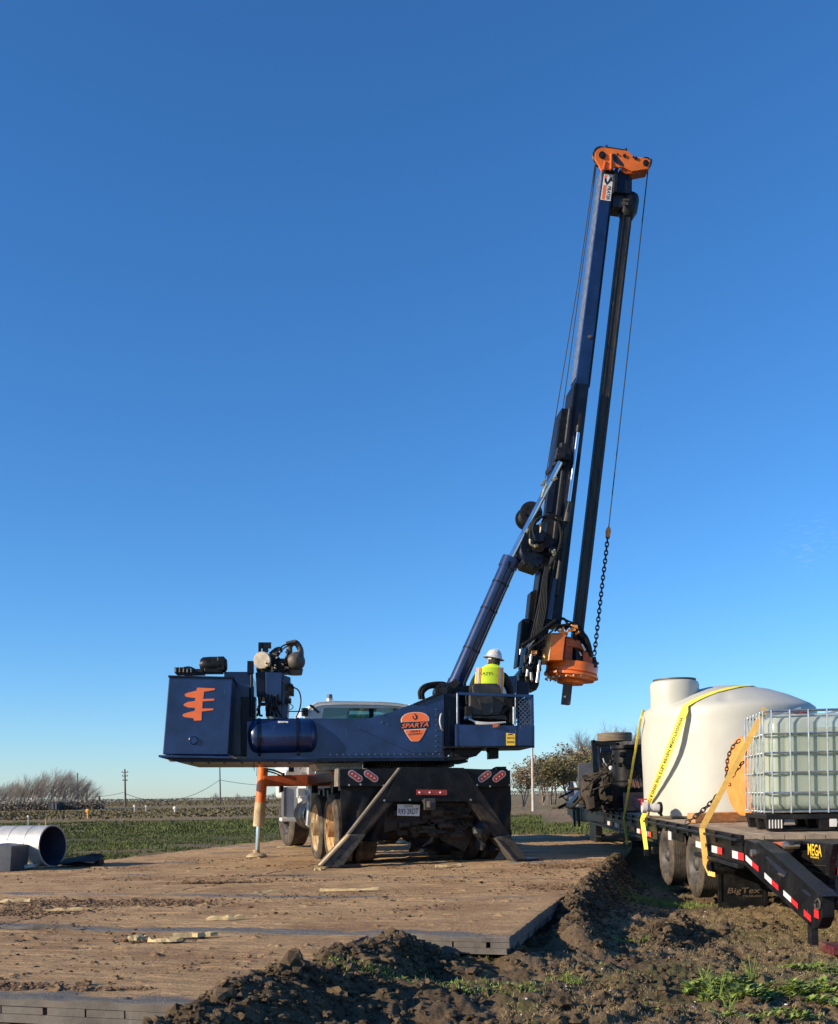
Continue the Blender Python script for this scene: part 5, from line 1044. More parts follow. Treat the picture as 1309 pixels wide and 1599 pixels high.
for r_, s_ in ((-1.13, -1), (1.05, 1)):
    a_ = rad(8); wheel(tl(r_ - .02, 6.15, fz), (T_U * math.cos(a_) + T_V * math.sin(a_)) * s_, .53, .34, .29, M['rimd'], .05)
# tail
ap = tprism([(626, 1198), (725, 1199), (748, 1252), (601, 1252)], -.16, .03, 'tail_apron', M['black'], bevel=.004)
mb = MB(); lp = [UP.P, None][0]
tprism([(530.5, 1201.5), (628, 1200), (620, 1228), (530.5, 1228)], -.06, .06, 'light_panel', M['black']); tprism([(724, 1200), (797.5, 1203), (797.5, 1229), (735, 1229)], -.06, .06, 'light_panel', M['black'])
tprism([(560, 1201), (790, 1203), (790, 1230), (560, 1230)], .3, .25, 'cross_member', M['black'])
# mud flaps with folds
def flap(px0, px1, y0, y1, off, name):
    a, b = TR.P(px0, y0, off), TR.P(px1, y0, off); zb = TR.P(px0, y1, off).z; n, m_ = 14, 14; mb = MB(); vs = []
    for j in range(m_ + 1):
        for i in range(n + 1):
            p = a.lerp(b, i / n); p = Vector((p.x, p.y, a.z + (zb - a.z) * j / m_)); w_ = (j / m_) * .05 * math.sin(i * 1.1 + j * .55) + .03 * (j / m_) * math.sin(i * .5 - j * .8); vs.append(p + T_V * w_)
    k = len(vs); vs += [v + T_V * .012 for v in vs]; fs = []
    for j in range(m_):
        for i in range(n):
            q = j * (n + 1) + i; fs += [(q, q + 1, q + n + 2, q + n + 1), (q + k + n + 1, q + k + n + 2, q + k + 1, q + k)]
    for i in range(n): fs += [(i, i + k, i + 1 + k, i + 1), (m_ * (n + 1) + i + 1, m_ * (n + 1) + i + 1 + k, m_ * (n + 1) + i + k, m_ * (n + 1) + i)]
    for j in range(m_): q = j * (n + 1); fs += [(q, q + n + 1, q + n + 1 + k, q + k), (q + n, q + n + k, q + 2 * n + 1 + k, q + 2 * n + 1)]
    mb.add(vs, fs, 0, True); return part(mb, name, M['plastic'])
flap(532, 606, 1226, 1315, .06, 'mud_flap'); flap(738, 797.5, 1226, 1328, .06, 'mud_flap'); flap(640, 731, 1290, 1331, .35, 'centre_flap')
# outrigger legs
def leg(outer, inner_, foot, nm='outrigger_leg'):
    lg_ = part(MB().prism(tr(outer, -.13), T_V * .20), nm, M['muddy'], bevel=.006)
    part(MB().prism(tr(inner_, -.145), T_V * .012), 'inner_panel', M['muddy'], lg_, .003)
    ft = part(MB().prism(tr(foot, -.20), T_V * .30), 'foot', M['footm'], lg_, .006); return lg_, lg_
l1, f1 = leg([(626, 1199), (634, 1199), (612, 1256), (566, 1310), (540, 1312)], [(598, 1253), (611, 1254), (568, 1303), (553, 1303)], [(547, 1303), (571.5, 1303.5), (533, 1356), (499.5, 1352.5)])
l2, f2 = leg([(726, 1200), (718, 1200), (733, 1256), (777, 1312), (803, 1313)], [(735, 1255), (748, 1253), (794, 1303), (780, 1304)], [(773, 1309), (796, 1303), (827.5, 1346.5), (806, 1348.5)])
mb = MB(); mb.prism(tr([(624, 1199), (627, 1199), (546, 1304), (543, 1303)], -.16), T_V * .12); part(mb, 'leg_lit_edge', M['edge'], l1)  # added light strip, painted as the leg's sunlit edge
mb = MB(); mb.prism(tr([(545, 1303), (548, 1304), (503, 1352), (499.5, 1351.5)], -.215), T_V * .15); part(mb, 'foot_lit_edge', M['rim'], f1)  # pale strip paints the sun on this foot's outer edge
mb = MB(); mb.prism(tr([(773, 1309), (776, 1309), (809, 1348), (806, 1348.5)], -.215), T_V * .03); part(mb, 'foot_lit_edge', M['edge'], f2)  # same painted sunlight along the other foot's edge
mb = MB(); mb.prism([tl(r, f, 0.012) for r, f in ((-1.33, -.3), (-1.02, -.3), (-1.02, .15), (-1.33, .15))], Z_ * .03); part(mb, 'sole_plate', M['steel'], f1, .004)
mb = MB(); mb.prism([tl(r, f, 0.012) for r, f in ((1.2, -.3), (1.55, -.3), (1.55, .15), (1.2, .15))], Z_ * .03); part(mb, 'sole_plate', M['steel'], f2, .004)
# lights
def tail(px, py, deg):
    q = TR.P(px, py, -.062); a = rad(deg); d = T_U * math.cos(a) - Z_ * math.sin(a); e = T_U * math.sin(a) + Z_ * math.cos(a); L2, R2 = .062, .048
    def oval(k, o): return [q + d * (L2 * s_ + k * R2 * math.cos(t)) + e * (k * R2 * math.sin(t)) - T_V * o for s_, t in [(1, -math.pi / 2 + i * math.pi / 8) for i in range(9)] + [(-1, math.pi / 2 + i * math.pi / 8) for i in range(9)]]
    o = part(MB().prism(oval(1.05, 0), T_V * -.010), 'tail_light', M['silver'], bevel=.002); part(MB().prism(oval(.80, .010), T_V * -.006), 'lens', M['lens'], o, .002)
    mb = MB()
    for s_ in (-.055, 0, .055): c = q + d * s_ - T_V * .016; mb.prism([c + d * .012, c + e * .014 - d * .008, c - e * .014 - d * .008], T_V * -.002)
    part(mb, 'led', M['led'], o)
tail(555, 1212, 35); tail(579.5, 1212, 35); tail(757, 1212.5, -35); tail(779.5, 1212.5, -35)
mb = MB(); mb.prism(tr([(650.5, 1233), (698, 1233.5), (698, 1242), (650.5, 1241.5)], -.165), T_V * -.012); cl = part(mb, 'centre_light_bar', M['lens'], bevel=.003)
mb = MB()
for x in (655, 671, 687.5): mb.cyl(TR.P(x, 1237.5, -.178), TR.P(x, 1237.5, -.182), .013, n=10)
part(mb, 'led', M['led'], cl)
mb = MB()
for (x, y, o) in ((563, 1225, -.06), (599, 1227, -.06), (765, 1228, -.06), (796, 1226, -.06), (545, 1226, -.06), (745, 1226, -.06), (640, 1249, -.165), (600, 1250, -.165), (735, 1249, -.165)): q = TR.P(x, y, o); mb.cyl(q, q - T_V * .015, .014, n=8)
part(mb, 'panel_bolt', M['silver'])
# licence plate
pl = [(620.8, 1256), (656, 1257), (655, 1274.5), (620.2, 1273.6)]
mb = MB(); mb.prism(tr(pl, -.06), T_V * -.004, 0); c = lambda x, y: TR.P(x, y, -.0655)
text(mb, 'TEXAS', c(638, 1259.3), T_U, Z_, .030, .13, .001, 1); text(mb, 'R93\u00b72RDT', c(638, 1267.2), T_U, Z_, .082, .285, .001, 1)
part(mb, 'licence_plate', [M['decalw'], M['decalk']])
mb = MB(); q = TR.P(671, 1256, -.28); mb.box(q, (.16, .02, .16), TR); mb.box(q - Z_ * .0, (.09, .30, .09), TR, 0); mb.prism(tr([(660, 1249), (680, 1249), (677, 1263), (667, 1263)], -.26), T_V * .05)
hr = part(mb, 'hitch_receiver', M['rimd'], bevel=.006); mb = MB(); mb.box(q - T_V * .155 , (.055, .02, .055), TR); part(mb, 'socket', M['decalk'], hr)
# under the tail
mb = MB(); mb.prism(tr([(601, 1253), (746, 1253), (730, 1276), (640, 1290), (600, 1300), (600, 1276)], .05), T_V * .1)
mb.prism(tr([(598, 1303), (612, 1280), (640, 1268), (660, 1276), (640, 1292)], .15), T_V * .1); mb.prism(tr([(694, 1270), (735, 1262), (742, 1300), (727, 1330), (690, 1312)], .2), T_V * .1); part(mb, 'tail_bracket', M['muddy'], bevel=.01)
mb = MB()
for _ in range(60):
    x = random.uniform(604, 742); y = random.uniform(1262, 1305); q = TR.P(x, y, random.uniform(0, .12)); s_ = random.uniform(.04, .12); r_ = random.random()
    if r_ < .4: mb.box(q, (s_ * 1.5, s_, s_ * random.uniform(.3, 1)), TR)
    elif r_ < .8: mb.cyl(q, q + T_U * s_ * 1.8, s_ * .3, n=10)
    else: mb.tube(spline([q, q + T_U * s_ + Z_ * -.05, q + T_U * s_ * 2]), .012)
part(mb, 'underside_fitting', M['muddy'])
q = TR.P(753, 1297, -.05); mb = MB(); mb.ell(q, (.13, .12, .16), 14, 0, .12); part(mb, 'brake_chamber', M['steel'])
mb = MB(); mb.cyl(tl(-1.0, .78, .5), tl(1.0, .78, .5), .10, n=16); mb.ell(tl(0, .78, .5), (.24, .24, .24), 18); mb.cyl(tl(-1.0, 2.1, .48), tl(1.0, 2.1, .48), .10, n=16); mb.ell(tl(0, 2.1, .48), (.24, .24, .24), 18); mb.cyl(tl(-.9, 6.15, .5), tl(.9, 6.15, .5), .07, n=12); part(mb, 'axle', M['rimd'])
mb = MB()
for r_ in (-.42, .42): mb.obox(tl(r_ - .045, .1, .78), T_U * .09, T_V * 8.0, Z_ * .27)
for f_ in (.4, 1.4, 2.6, 4.0): mb.obox(tl(-.42, f_, .82), T_U * .84, T_V * .12, Z_ * .2)
part(mb, 'chassis_frame', M['black'], bevel=.006)
mb = MB(); mb.obox(tl(-1.22, .02, 1.18), T_U * 2.44, T_V * 3.4, Z_ * .14); part(mb, 'bed_deck', M['black'], bevel=.008)
mb = MB(); mb.prism(tr([(490, 1191), (566, 1191), (566, 1203), (498, 1203)], 1.0), T_V * .6); dp = part(mb, 'tread_plate_box', M['galv'], bevel=.006)
mb = MB()
for i in range(9):
    for j in range(2): q = TR.P(503 + i * 7 + j * 3, 1194 + j * 5, .998); mb.bar(q - T_U * .02 - Z_ * .01, q + T_U * .02 + Z_ * .012, .012, .008, T_V)
part(mb, 'tread_lug', M['silver'], dp)
mb = MB(); mb.prism(tr([(517, 1205), (532, 1202.5), (532, 1209), (518, 1211)], .35), T_V * .05, 0); mb.prism(tr([(528, 1203.5), (532, 1202.5), (532, 1208), (528, 1209)], .34), T_V * .01, 1); part(mb, 'side_marker', [M['rust'], M['lens']])
mb = MB(); mb.prism(tr([(528.5, 1200), (531.5, 1200), (531, 1228), (528, 1228)], -.05), T_V * .3); part(mb, 'edge_strip', M['edge'])
mb = MB(); mb.box(TR.P(783, 1200, .3), (.12, .1, .05), TR); mb.tube(spline([TR.P(785, 1200, .3), TR.P(775, 1199, .3), TR.P(766, 1204, .3)]), .015); part(mb, 'cable_plug', M['plastic'])
mb = MB()
for _ in range(30): q = tl(random.uniform(-1.15, -.5), random.uniform(.1, 2.8), random.uniform(.95, 1.15)); mb.box(q, (.1, .15, .12), TR)
part(mb, 'side_fitting', M['black'])
# side outrigger (front pair, left one is seen)
OF = 2.95
ob = tprism([(412, 1211.5), (492, 1209), (520, 1209), (520, 1227), (492, 1227.5), (412, 1228)], OF, .2, 'outrigger_beam', M['rust'])
a, b = TR.P(411, 1199, OF + .1), TR.P(404, 1289, OF + .1); mid = a.lerp(b, .55)
part(MB().cyl(a, b, .085, n=28), 'jack_tube', M['orange'], ob); d = (b - a).normalized()
mb = MB(); mb.lathe([(.086, 0), (.092, 0), (.092, (b - a).length * .42), (.086, (b - a).length * .42)], a + d * (b - a).length * .60, d, 28); part(mb, 'dust_coat', M['rim'], ob)
part(MB().cyl(a - d * .01, a - d * .07, .08, .07, n=20), 'jack_cap', M['rimd'], ob)
mb = MB(); mb.cyl(b, TR.P(401.5, 1337, OF + .1), .038, n=20); part(mb, 'jack_rod', M['chrome'], ob)
q = TR.P(401, 1342, OF + .1); mb = MB(); mb.lathe([(0, .11), (.05, .11), (.06, .06), (.12, .045), (.17, .012), (.17, -.005), (0, -.005)], Vector((q.x, q.y, .012)), Z_, 24); part(mb, 'jack_foot', M['rim'], ob)
mb = MB(); mb.tube(spline([TR.P(416, 1201, OF), TR.P(428, 1203, OF - .02), TR.P(440, 1208, OF)]), .015); mb.tube(spline([TR.P(416, 1204, OF), TR.P(428, 1207, OF - .02), TR.P(438, 1211, OF)]), .012); mb.cyl(TR.P(442, 1207, OF), TR.P(442, 1212, OF), .03); part(mb, 'jack_hose', M['hose'], ob)
mb = MB(); mb.prism(tr([(437.5, 1228), (443, 1228), (443, 1236), (437.5, 1238)], OF), T_V * .15); part(mb, 'beam_stop', M['black'], ob)
# tanks, steps along the left side
mb = MB(); q0, q1 = tl(-.93, 3.5, .66), tl(-.93, 4.7, .66); mb.cyl(q0, q1, .27, n=32); ft = part(mb, 'fuel_tank', M['black']); mb = MB(); mb.lathe([(.271, -.02), (.28, -.02), (.28, .03), (.271, .03)], q0, T_V, 32); mb.lathe([(.271, -.02), (.28, -.02), (.28, .03), (.271, .03)], q0 + T_V * .5, T_V, 32); part(mb, 'tank_strap', M['chrome'], ft)
mb = MB(); mb.box(tl(-1.08, 3.0, .95), (.2, .22, .3), TR); mb.prism([tl(-1.2, 2.95, .9), tl(-1.02, 2.95, .9), tl(-1.08, 2.95, .4), tl(-1.24, 2.95, .5)], T_V * .2); mb.cyl(tl(-1.15, 2.9, .95), tl(-1.15, 3.2, .95), .08); part(mb, 'bracket_cluster', M['galv'], bevel=.01)
# cab
CF = 4.75
def cp(pts, off): return tr(pts, off)
cabp = [(478, 1125), (478, 1115), (487, 1101), (494, 1096.5), (520, 1094.5), (590, 1095.5), (622, 1097.5), (640, 1101), (646, 1112), (646, 1200), (478, 1200)]
mb = MB()
# back wall made of a frame round the window
win = [(505, 1108), (512, 1105.5), (620, 1106), (628, 1109), (628, 1122), (503, 1122)]
mb.prism(cp([(478, 1116), (487, 1101), (494, 1096.5), (506, 1105), (503, 1122), (478, 1124)], CF), T_V * .06); mb.prism(cp([(494, 1096.5), (520, 1094.5), (590, 1095.5), (622, 1097.5), (640, 1101), (628, 1109), (620, 1106), (512, 1105.5), (505, 1107)], CF), T_V * .06)
mb.prism(cp([(640, 1101), (646, 1112), (646, 1124), (628, 1122), (628, 1109)], CF), T_V * .06); mb.prism(cp([(478, 1122), (646, 1122), (646, 1200), (478, 1200)], CF), T_V * .06)
top = cp([(487, 1101), (494, 1096.5), (520, 1094.5), (590, 1095.5), (622, 1097.5), (640, 1101)], CF)
for a, b in zip(top, top[1:]): mb.obox(a - Z_ * .03, b - a, T_V * 1.7, Z_ * .03)
cab = part(mb, 'truck_cab', M['white'], bevel=.01)
lft, rgt = cp([(478, 1116)], CF)[0], cp([(646, 1112)], CF)[0]
mb = MB()
for p_ in (lft, rgt):
    mb.obox(Vector((p_.x, p_.y, .85)) - T_U * .03, T_U * .05, T_V * 1.75, Z_ * (p_.z - .55 - .85)); mb.obox(Vector((p_.x, p_.y, p_.z - .6)) - T_U * .03, T_U * .05, T_V * .12, Z_ * .6); mb.obox(Vector((p_.x, p_.y, p_.z - .6)) + T_V * 1.63 - T_U * .03, T_U * .05, T_V * .12, Z_ * .6)
for a, b in ((lft, top[0]), (rgt, top[-1])): mb.obox(a, b - a, T_V * 1.7, Z_ * .02)
part(mb, 'cab_side', M['white'], cab, .008)
part(MB().prism(cp(win, CF + .02), T_V * .012), 'rear_window', M['glass'], cab)
mb = MB(); mb.prism(cp([(577, 1106), (584, 1106), (584, 1122), (577, 1122)], CF + .2), T_V * .05); mb.prism(cp([(500, 1104), (548, 1105), (545, 1116), (500, 1122)], CF + .5), T_V * .3); part(mb, 'seat_back', M['seat'], cab, .02)
fw = [p_ + T_V * 1.7 for p_ in cp([(500, 1104), (626, 1104), (634, 1122), (494, 1122)], CF)]; part(MB().prism(fw, T_V * .01), 'windscreen', M['glass'], cab)
mb = MB()
for i in range(2): mb.tube(spline(cp([(486, 1112 - i), (495, 1103), (520, 1100.5), (590, 1101), (632, 1104)], CF - .01)), .008)
part(mb, 'roof_seam', M['pvc'], cab)
mb = MB(); mb.prism(cp([(483, 1101.5), (486, 1100), (500, 1112), (497, 1114)], CF - .02), T_V * .03); mb.box(TR.P(476, 1112, CF), (.10, .16, .14), TR); part(mb, 'corner_trim', M['plastic'], cab, .006)
q = TR.P(515, 1092, CF + .4); mb = MB(); mb.cyl(q - Z_ * .04, q + Z_ * .01, .07, n=18); mb.cyl(q + Z_ * .01, q + Z_ * .09, .055, .05, n=18, mat=1); part(mb, 'roof_beacon', [M['silver'], M['greybox']], cab)
mb = MB(); mb.obox(tl(-1.12, CF + 1.55, .95), T_U * 2.1, T_V * 1.6, Z_ * .75); part(mb, 'hood', M['white'], cab, .06, seg=4)
# fender and lower white body seen below the deck
mb = MB(); mb.prism(cp([(462, 1186), (482, 1186), (482, 1212), (445, 1212), (447, 1204), (455, 1198)], 3.9), T_V * .5); part(mb, 'side_box', M['white'], cab, .01)
mb = MB(); mb.prism(cp([(482, 1187), (492, 1189), (492, 1212), (482, 1212)], 3.7), T_V * .5); mb.tube(spline([TR.P(489, 1187, 3.5), TR.P(494, 1195, 3.5), TR.P(493, 1208, 3.5)]), .012); part(mb, 'exhaust_shield', M['galv'], cab, .01)
mb = MB(); mb.tube(spline([TR.P(468, 1187, 3.85), TR.P(471, 1193, 3.85), TR.P(469, 1201, 3.85)]), .008); mb.tube(spline([TR.P(469, 1187, 3.85), TR.P(468, 1192, 3.85), TR.P(472, 1198, 3.85)]), .006); mb.box(TR.P(455, 1202, 3.86), (.09, .02, .08), TR); part(mb, 'cable_tail', M['plastic'], cab)
mb = MB(); mb.prism(cp([(446, 1228), (465, 1228), (465, 1279), (452, 1279), (446, 1276)], 4.7), T_V * .5); mb.prism(cp([(440, 1277), (465, 1277), (465, 1284), (440, 1283)], 4.6), T_V * .35); dr = part(mb, 'cab_step', M['white'], cab, .012)
mb = MB(); mb.prism(cp([(443, 1229), (447, 1229), (447, 1276), (443, 1275)], 4.68), T_V * .3); part(mb, 'step_edge', M['greybox'], cab, .004)
mb = MB(); mb.box(TR.P(472, 1245, 3.9), (.1, .1, .04), TR); mb.prism(cp([(465, 1231), (478, 1231), (478, 1246), (465, 1246)], 4.0), T_V * .2); part(mb, 'battery_box', M['galv'], cab, .01)
mb = MB(); mb.obox(tl(-.55, 6.9, .5), T_U * 1.2, T_V * .1, Z_ * .6); mb.ell(tl(0, 5.2, .8), (.5, .6, .35), 16); part(mb, 'engine_underside', M['black'], cab)
# ================================================================ operator
OV = -.86
def opx(x, y, o=0.0): return UP.P(x, y, OV + o)
pr = thing('person', 'seated operator in a yellow vest and scuffed helmet, back turned, in the rig basket', 'person', tuple(opx(765, 1122, .1)))
def skinned(verts, edges, radii, name, m, parent, sub=2, root=0):
    c = Vector(verts[root]); me = bpy.data.meshes.new(name); me.from_pydata([tuple(Vector(v) - c) for v in verts], edges, []); me.materials.append(m)
    o = bpy.data.objects.new(name, me); COL.objects.link(o); o.parent = parent; o.location = c - WP[parent.name]; WP[o.name] = c
    s_ = o.modifiers.new('skin', 'SKIN'); s_.use_smooth_shade = True
    for i, r in enumerate(radii):
        r = r if isinstance(r, tuple) else (r, r); me.skin_vertices[0].data[i].radius = r
    me.skin_vertices[0].data[root].use_root = True; sb_ = o.modifiers.new('sub', 'SUBSURF'); sb_.levels = sub; sb_.render_levels = sub; return o
hipc = opx(763, 1119, .12); ches = opx(765, 1066, .03); neck = opx(768, 1044, .0); hdc = opx(771.5, 1031, .02)
SR = UP.u; FW = UP.v
vs = [hipc, hipc.lerp(ches, .45), ches, opx(767, 1052, .0), neck, hdc,
      opx(747, 1056, .02), opx(737.5, 1074, .06), opx(739, 1094, .26), opx(741, 1096, .42),
      opx(788, 1058, .02), opx(796, 1076, .06), opx(798, 1094, .26), opx(797, 1094, .42),
      opx(754, 1119, .2), opx(748, 1116, .62), opx(748, 1140, .75), opx(774, 1119, .2), opx(782, 1116, .62), opx(783, 1140, .75), opx(748, 1143, .9), opx(783, 1143, .9)]
ed = [(0, 1), (1, 2), (2, 3), (3, 4), (4, 5), (3, 6), (6, 7), (7, 8), (8, 9), (3, 10), (10, 11), (11, 12), (12, 13), (0, 14), (14, 15), (15, 16), (16, 20), (0, 17), (17, 18), (18, 19), (19, 21)]
rd_ = [(.17, .13), (.16, .12), (.175, .12), (.12, .09), .065, .085, .085, .06, .05, .035, .085, .06, .05, .035, .10, .08, .055, .10, .08, .055, .05, .05]
skinned(vs, ed, rd_, 'body', M['cloth'], pr)
mb = MB(); mb.ell(hdc - Z_ * .02, (.078, .095, .115), 20); hd_ = part(mb, 'head', M['skin'], pr)
mb = MB(); mb.ell(hdc - Z_ * .03 - FW * .012 + SR * .004, (.086, .100, .098), 20, 0, .02); part(mb, 'hair_and_hood', M['hair'], pr)
mb = MB(); e_ = hdc - SR * .08 - Z_ * .02 + FW * .02; mb.ell(e_, (.014, .022, .033), 12); mb.ell(e_ + SR * .16, (.014, .022, .033), 12); part(mb, 'ear', M['skin'], hd_)
mb = MB(); fc = hdc + FW * .092 - Z_ * .01; mb.ell(fc + FW * .006, (.014, .02, .022), 10); mb.ell(fc - Z_ * .045 - FW * .006, (.028, .01, .008), 10); part(mb, 'nose_and_mouth', M['skin'], hd_)
mb = MB()
for s_ in (-1, 1): mb.ell(hdc + FW * .084 + SR * s_ * .03 + Z_ * .015, (.014, .008, .008), 10)
part(mb, 'eye', M['decalk'], hd_)
# hard hat: dome, ridges and full brim, tilted
tilt = (Z_ + SR * .22 - FW * .02).normalized(); hc_ = hdc + Z_ * .045 + SR * .003
pro = [(0, .118), (.035, .114), (.075, .096), (.105, .062), (.118, .02), (.122, .0), (.15, -.012), (.165, -.02), (.164, -.025), (.12, -.012), (.112, 0)]
mb = MB(); mb.lathe([(r * .96, h_ * 1.0) for r, h_ in pro], hc_, tilt, 36)
x_, y_, _ = basis(tilt)
for k in (-1, 0, 1):
    rg = [];
    for i in range(9): t = -1.1 + i * .275; rg.append(hc_ + tilt * (.121 * math.cos(t)) + (FW * math.sin(t) * .112) + SR * k * .028 * math.cos(t))
    mb.tube(rg, .007, 6)
hh = part(mb, 'hard_hat', M['helmet'], pr)
mb = MB(); mb.lathe([(.078, -.05), (.088, -.05), (.088, -.025), (.078, -.025)], hc_ - Z_ * .0, tilt, 28); mb.box(hc_ - FW * .09 - Z_ * .04, (.05, .02, .022), UP); part(mb, 'helmet_harness', M['pvc'], hh)
# vest as a shell over the back and shoulders
def shell(rows, off, name, m, parent, th=.012):
    """rows: list of lists of (px,py,depth)"""
    g = [[opx(x, y, d) - FW * off for x, y, d in r] for r in rows]; n = len(g[0]); vs_ = [p for r in g for p in r]; k = len(vs_); vs_ += [p - FW * th for p in vs_]; fs = []
    for j in range(len(g) - 1):
        for i in range(n - 1): q = j * n + i; fs += [(q, q + n, q + n + 1, q + 1), (q + k, q + k + 1, q + k + n + 1, q + k + n)]
    m1 = len(g)
    for i in range(n - 1): fs += [(i, i + 1, i + 1 + k, i + k), ((m1 - 1) * n + i, (m1 - 1) * n + i + k, (m1 - 1) * n + i + 1 + k, (m1 - 1) * n + i + 1)]
    for j in range(m1 - 1): q = j * n; fs += [(q, q + k, q + n + k, q + n), (q + n - 1, q + 2 * n - 1, q + 2 * n - 1 + k, q + n - 1 + k)]
    mb = MB(); mb.add(vs_, fs, 0, True); return part(mb, name, m, parent)
def dp_(x, y):   # depth of the back surface in front of (towards camera of) the OV plane
    cxm = 764; return -.15 * math.sqrt(max(0, 1 - ((x - cxm) / 29) ** 2)) + .03
def vrow(y, x0, x1, n=10): return [(x0 + (x1 - x0) * i / (n - 1), y + (1.6 * math.sin(math.pi * i / (n - 1)) * -1 if y < 1050 else 0), dp_(x0 + (x1 - x0) * i / (n - 1), y) + (.06 if y < 1042 else 0.0)) for i in range(n)]
vt = shell([vrow(1038.5, 759, 777), vrow(1044, 750, 784), vrow(1050, 743, 787), vrow(1060, 741.5, 787), vrow(1072, 741, 786), vrow(1084, 741, 785)], .012, 'safety_vest', M['vest'], pr)
def strip(x0t, x0b, w_, m, o, nm): return shell([[(x0t + (x0b - x0t) * t + w_ * i / 3, 1043 + 41 * t, dp_(x0t + (x0b - x0t) * t + w_ * i / 3, 1060)) for i in range(4)] for t in (0, .25, .5, .75, 1)], o, nm, m, vt, .004)
strip(744, 741, 7, M['vesto'], .027, 'orange_trim'); strip(778, 777, 8, M['vesto'], .027, 'orange_trim')
strip(746, 743.2, 2.6, M['tape'], .033, 'reflective_tape'); strip(779.5, 778.5, 3, M['tape'], .033, 'reflective_tape')
mb = MB(); text(mb, 'LATTI', opx(759, 1052, dp_(759, 1052)) - FW * .036, SR, Z_, .035, .17, .001); part(mb, 'back_print', M['decalk'], vt)
def hand(wr, d, side, nm):
    pts = [wr, wr + d * .045, wr + d * .09]; verts = list(pts); edges = [(0, 1), (1, 2)]; rr_ = [.026, (.038, .018), (.036, .016)]
    up_ = Z_
    for k, l_ in enumerate((.062, .072, .068, .052)):
        o_ = SR * (k - 1.5) * .020; b = pts[2] + o_; i0 = len(verts); verts += [b, b + d * l_ * .45 - up_ * .012, b + d * l_ * .7 - up_ * .038]; edges += [(2, i0), (i0, i0 + 1), (i0 + 1, i0 + 2)]; rr_ += [.009, .009, .008]
    t0 = len(verts); b = pts[1] + SR * side * .034; verts += [b, b + d * .03 + SR * side * .015 - up_ * .015]; edges += [(1, t0), (t0, t0 + 1)]; rr_ += [.011, .009]
    skinned(verts, edges, rr_, nm, M['skin'], pr, 1)
hand(opx(741, 1096, .44), (FW + SR * .1 - Z_ * .2).normalized(), 1, 'hand'); hand(opx(797, 1094, .44), (FW - SR * .1 - Z_ * .2).normalized(), -1, 'hand')
# ================================================================ trailer
def zd(s): return .508 + .0165 * (s - 10.16)
TQ = Fr(0, 0, math.atan2(TN.y, TN.x))     # planes across the trailer: off = distance s
def tp(pts, w_): return [TL.P(x, y, w_) for x, y in pts]
def tL(s, w_, z): return TL.L(s, w_, z)
TRL = thing('flatbed_trailer', 'black gooseneck flatbed trailer with lowered ramp and red white reflectors', 'trailer', tuple(tL(13, -1.3, -.32)))
S0, S1 = 10.16, 24.2; OUTW = -TL.v
mb = MB(); nb_ = 13
for k in range(nb_):
    wa, wb = -2.6 * k / nb_ - .004, -2.6 * (k + 1) / nb_ + .004
    s = S0
    while s < S1:
        e = min(s + random.choice([2.4, 3.0, 3.6, 4.2]), S1); dz = random.uniform(-.004, .004)
        a0, b0, c0, d0 = tL(s + .003, wa, zd(s) + dz), tL(e - .003, wa, zd(e) + dz), tL(e - .003, wb, zd(e) + dz), tL(s + .003, wb, zd(s) + dz); mb.prism([a0, b0, c0, d0], Z_ * -.045); s = e
deck = part(mb, 'deck', M['deck'], TRL, 0, split=False)
def sbar(s0, s1, w0, w1, t0, t1, name, m, parent=TRL, bv=.004, mbx=None):
    """a bar along the trailer; t0,t1 = offsets below the deck top"""
    m_ = mbx or MB(); vs = []
    for s in (s0, s1): vs += [tL(s, w0, zd(s) - t0), tL(s, w1, zd(s) - t0), tL(s, w1, zd(s) - t1), tL(s, w0, zd(s) - t1)]
    m_.add(vs, [(0, 1, 2, 3), (7, 6, 5, 4), (0, 4, 5, 1), (1, 5, 6, 2), (2, 6, 7, 3), (3, 7, 4, 0)])
    return None if mbx else part(m_, name, m, parent, bv)
sbar(S0, S1, 0, .03, -.004, .10, 'side_channel', M['black']); sbar(S0, 11.72, 0, .02, .101, .285, 'side_channel', M['black']); sbar(14.15, S1, 0, .02, .101, .285, 'side_channel', M['black'])
sbar(12.64, 13.26, 0, .02, .101, .22, 'axle_hanger', M['black']); sbar(S0, 11.9, .0, .07, .286, .325, 'lower_rail', M['steel']); sbar(14.3, 20.5, .0, .05, .286, .32, 'lower_rail', M['steel'])
sbar(S0, S1, .031, .085, .035, .06, 'rub_rail', M['steel']); sbar(S0, S1, -2.63, -2.6, -.004, .285, 'side_channel', M['black'])
mb = MB()
for k in range(24):
    s = S0 + .25 + k * .6; sbar(s, s + .07, .030, .06, .0, .12, '', None, mbx=mb)
part(mb, 'stake_pocket', M['black'], TRL, .003)
for w_ in (-.65, -1.95): sbar(S0, S1 - 1, w_ - .06, w_ + .06, .05, .32, 'main_beam', M['black'])
mb = MB()
for k in range(12): s = S0 + .3 + k * 1.15; sbar(s, s + .08, -2.55, -.05, .05, .14, '', None, mbx=mb)
part(mb, 'cross_member', M['black'], TRL)
def refl(x0, x1, y0, y1, hgt, m, w_=.032):
    a, b = TL.P(x0, y0, w_), TL.P(x1, y1, w_); h_ = TL.P(x0, y0, w_).z - TL.P(x0, y0 + hgt, w_).z
    mb = MB(); mb.prism([a, b, b - Z_ * h_, a - Z_ * h_], OUTW * -.003); return part(mb, 'reflector', M[m], TRL)
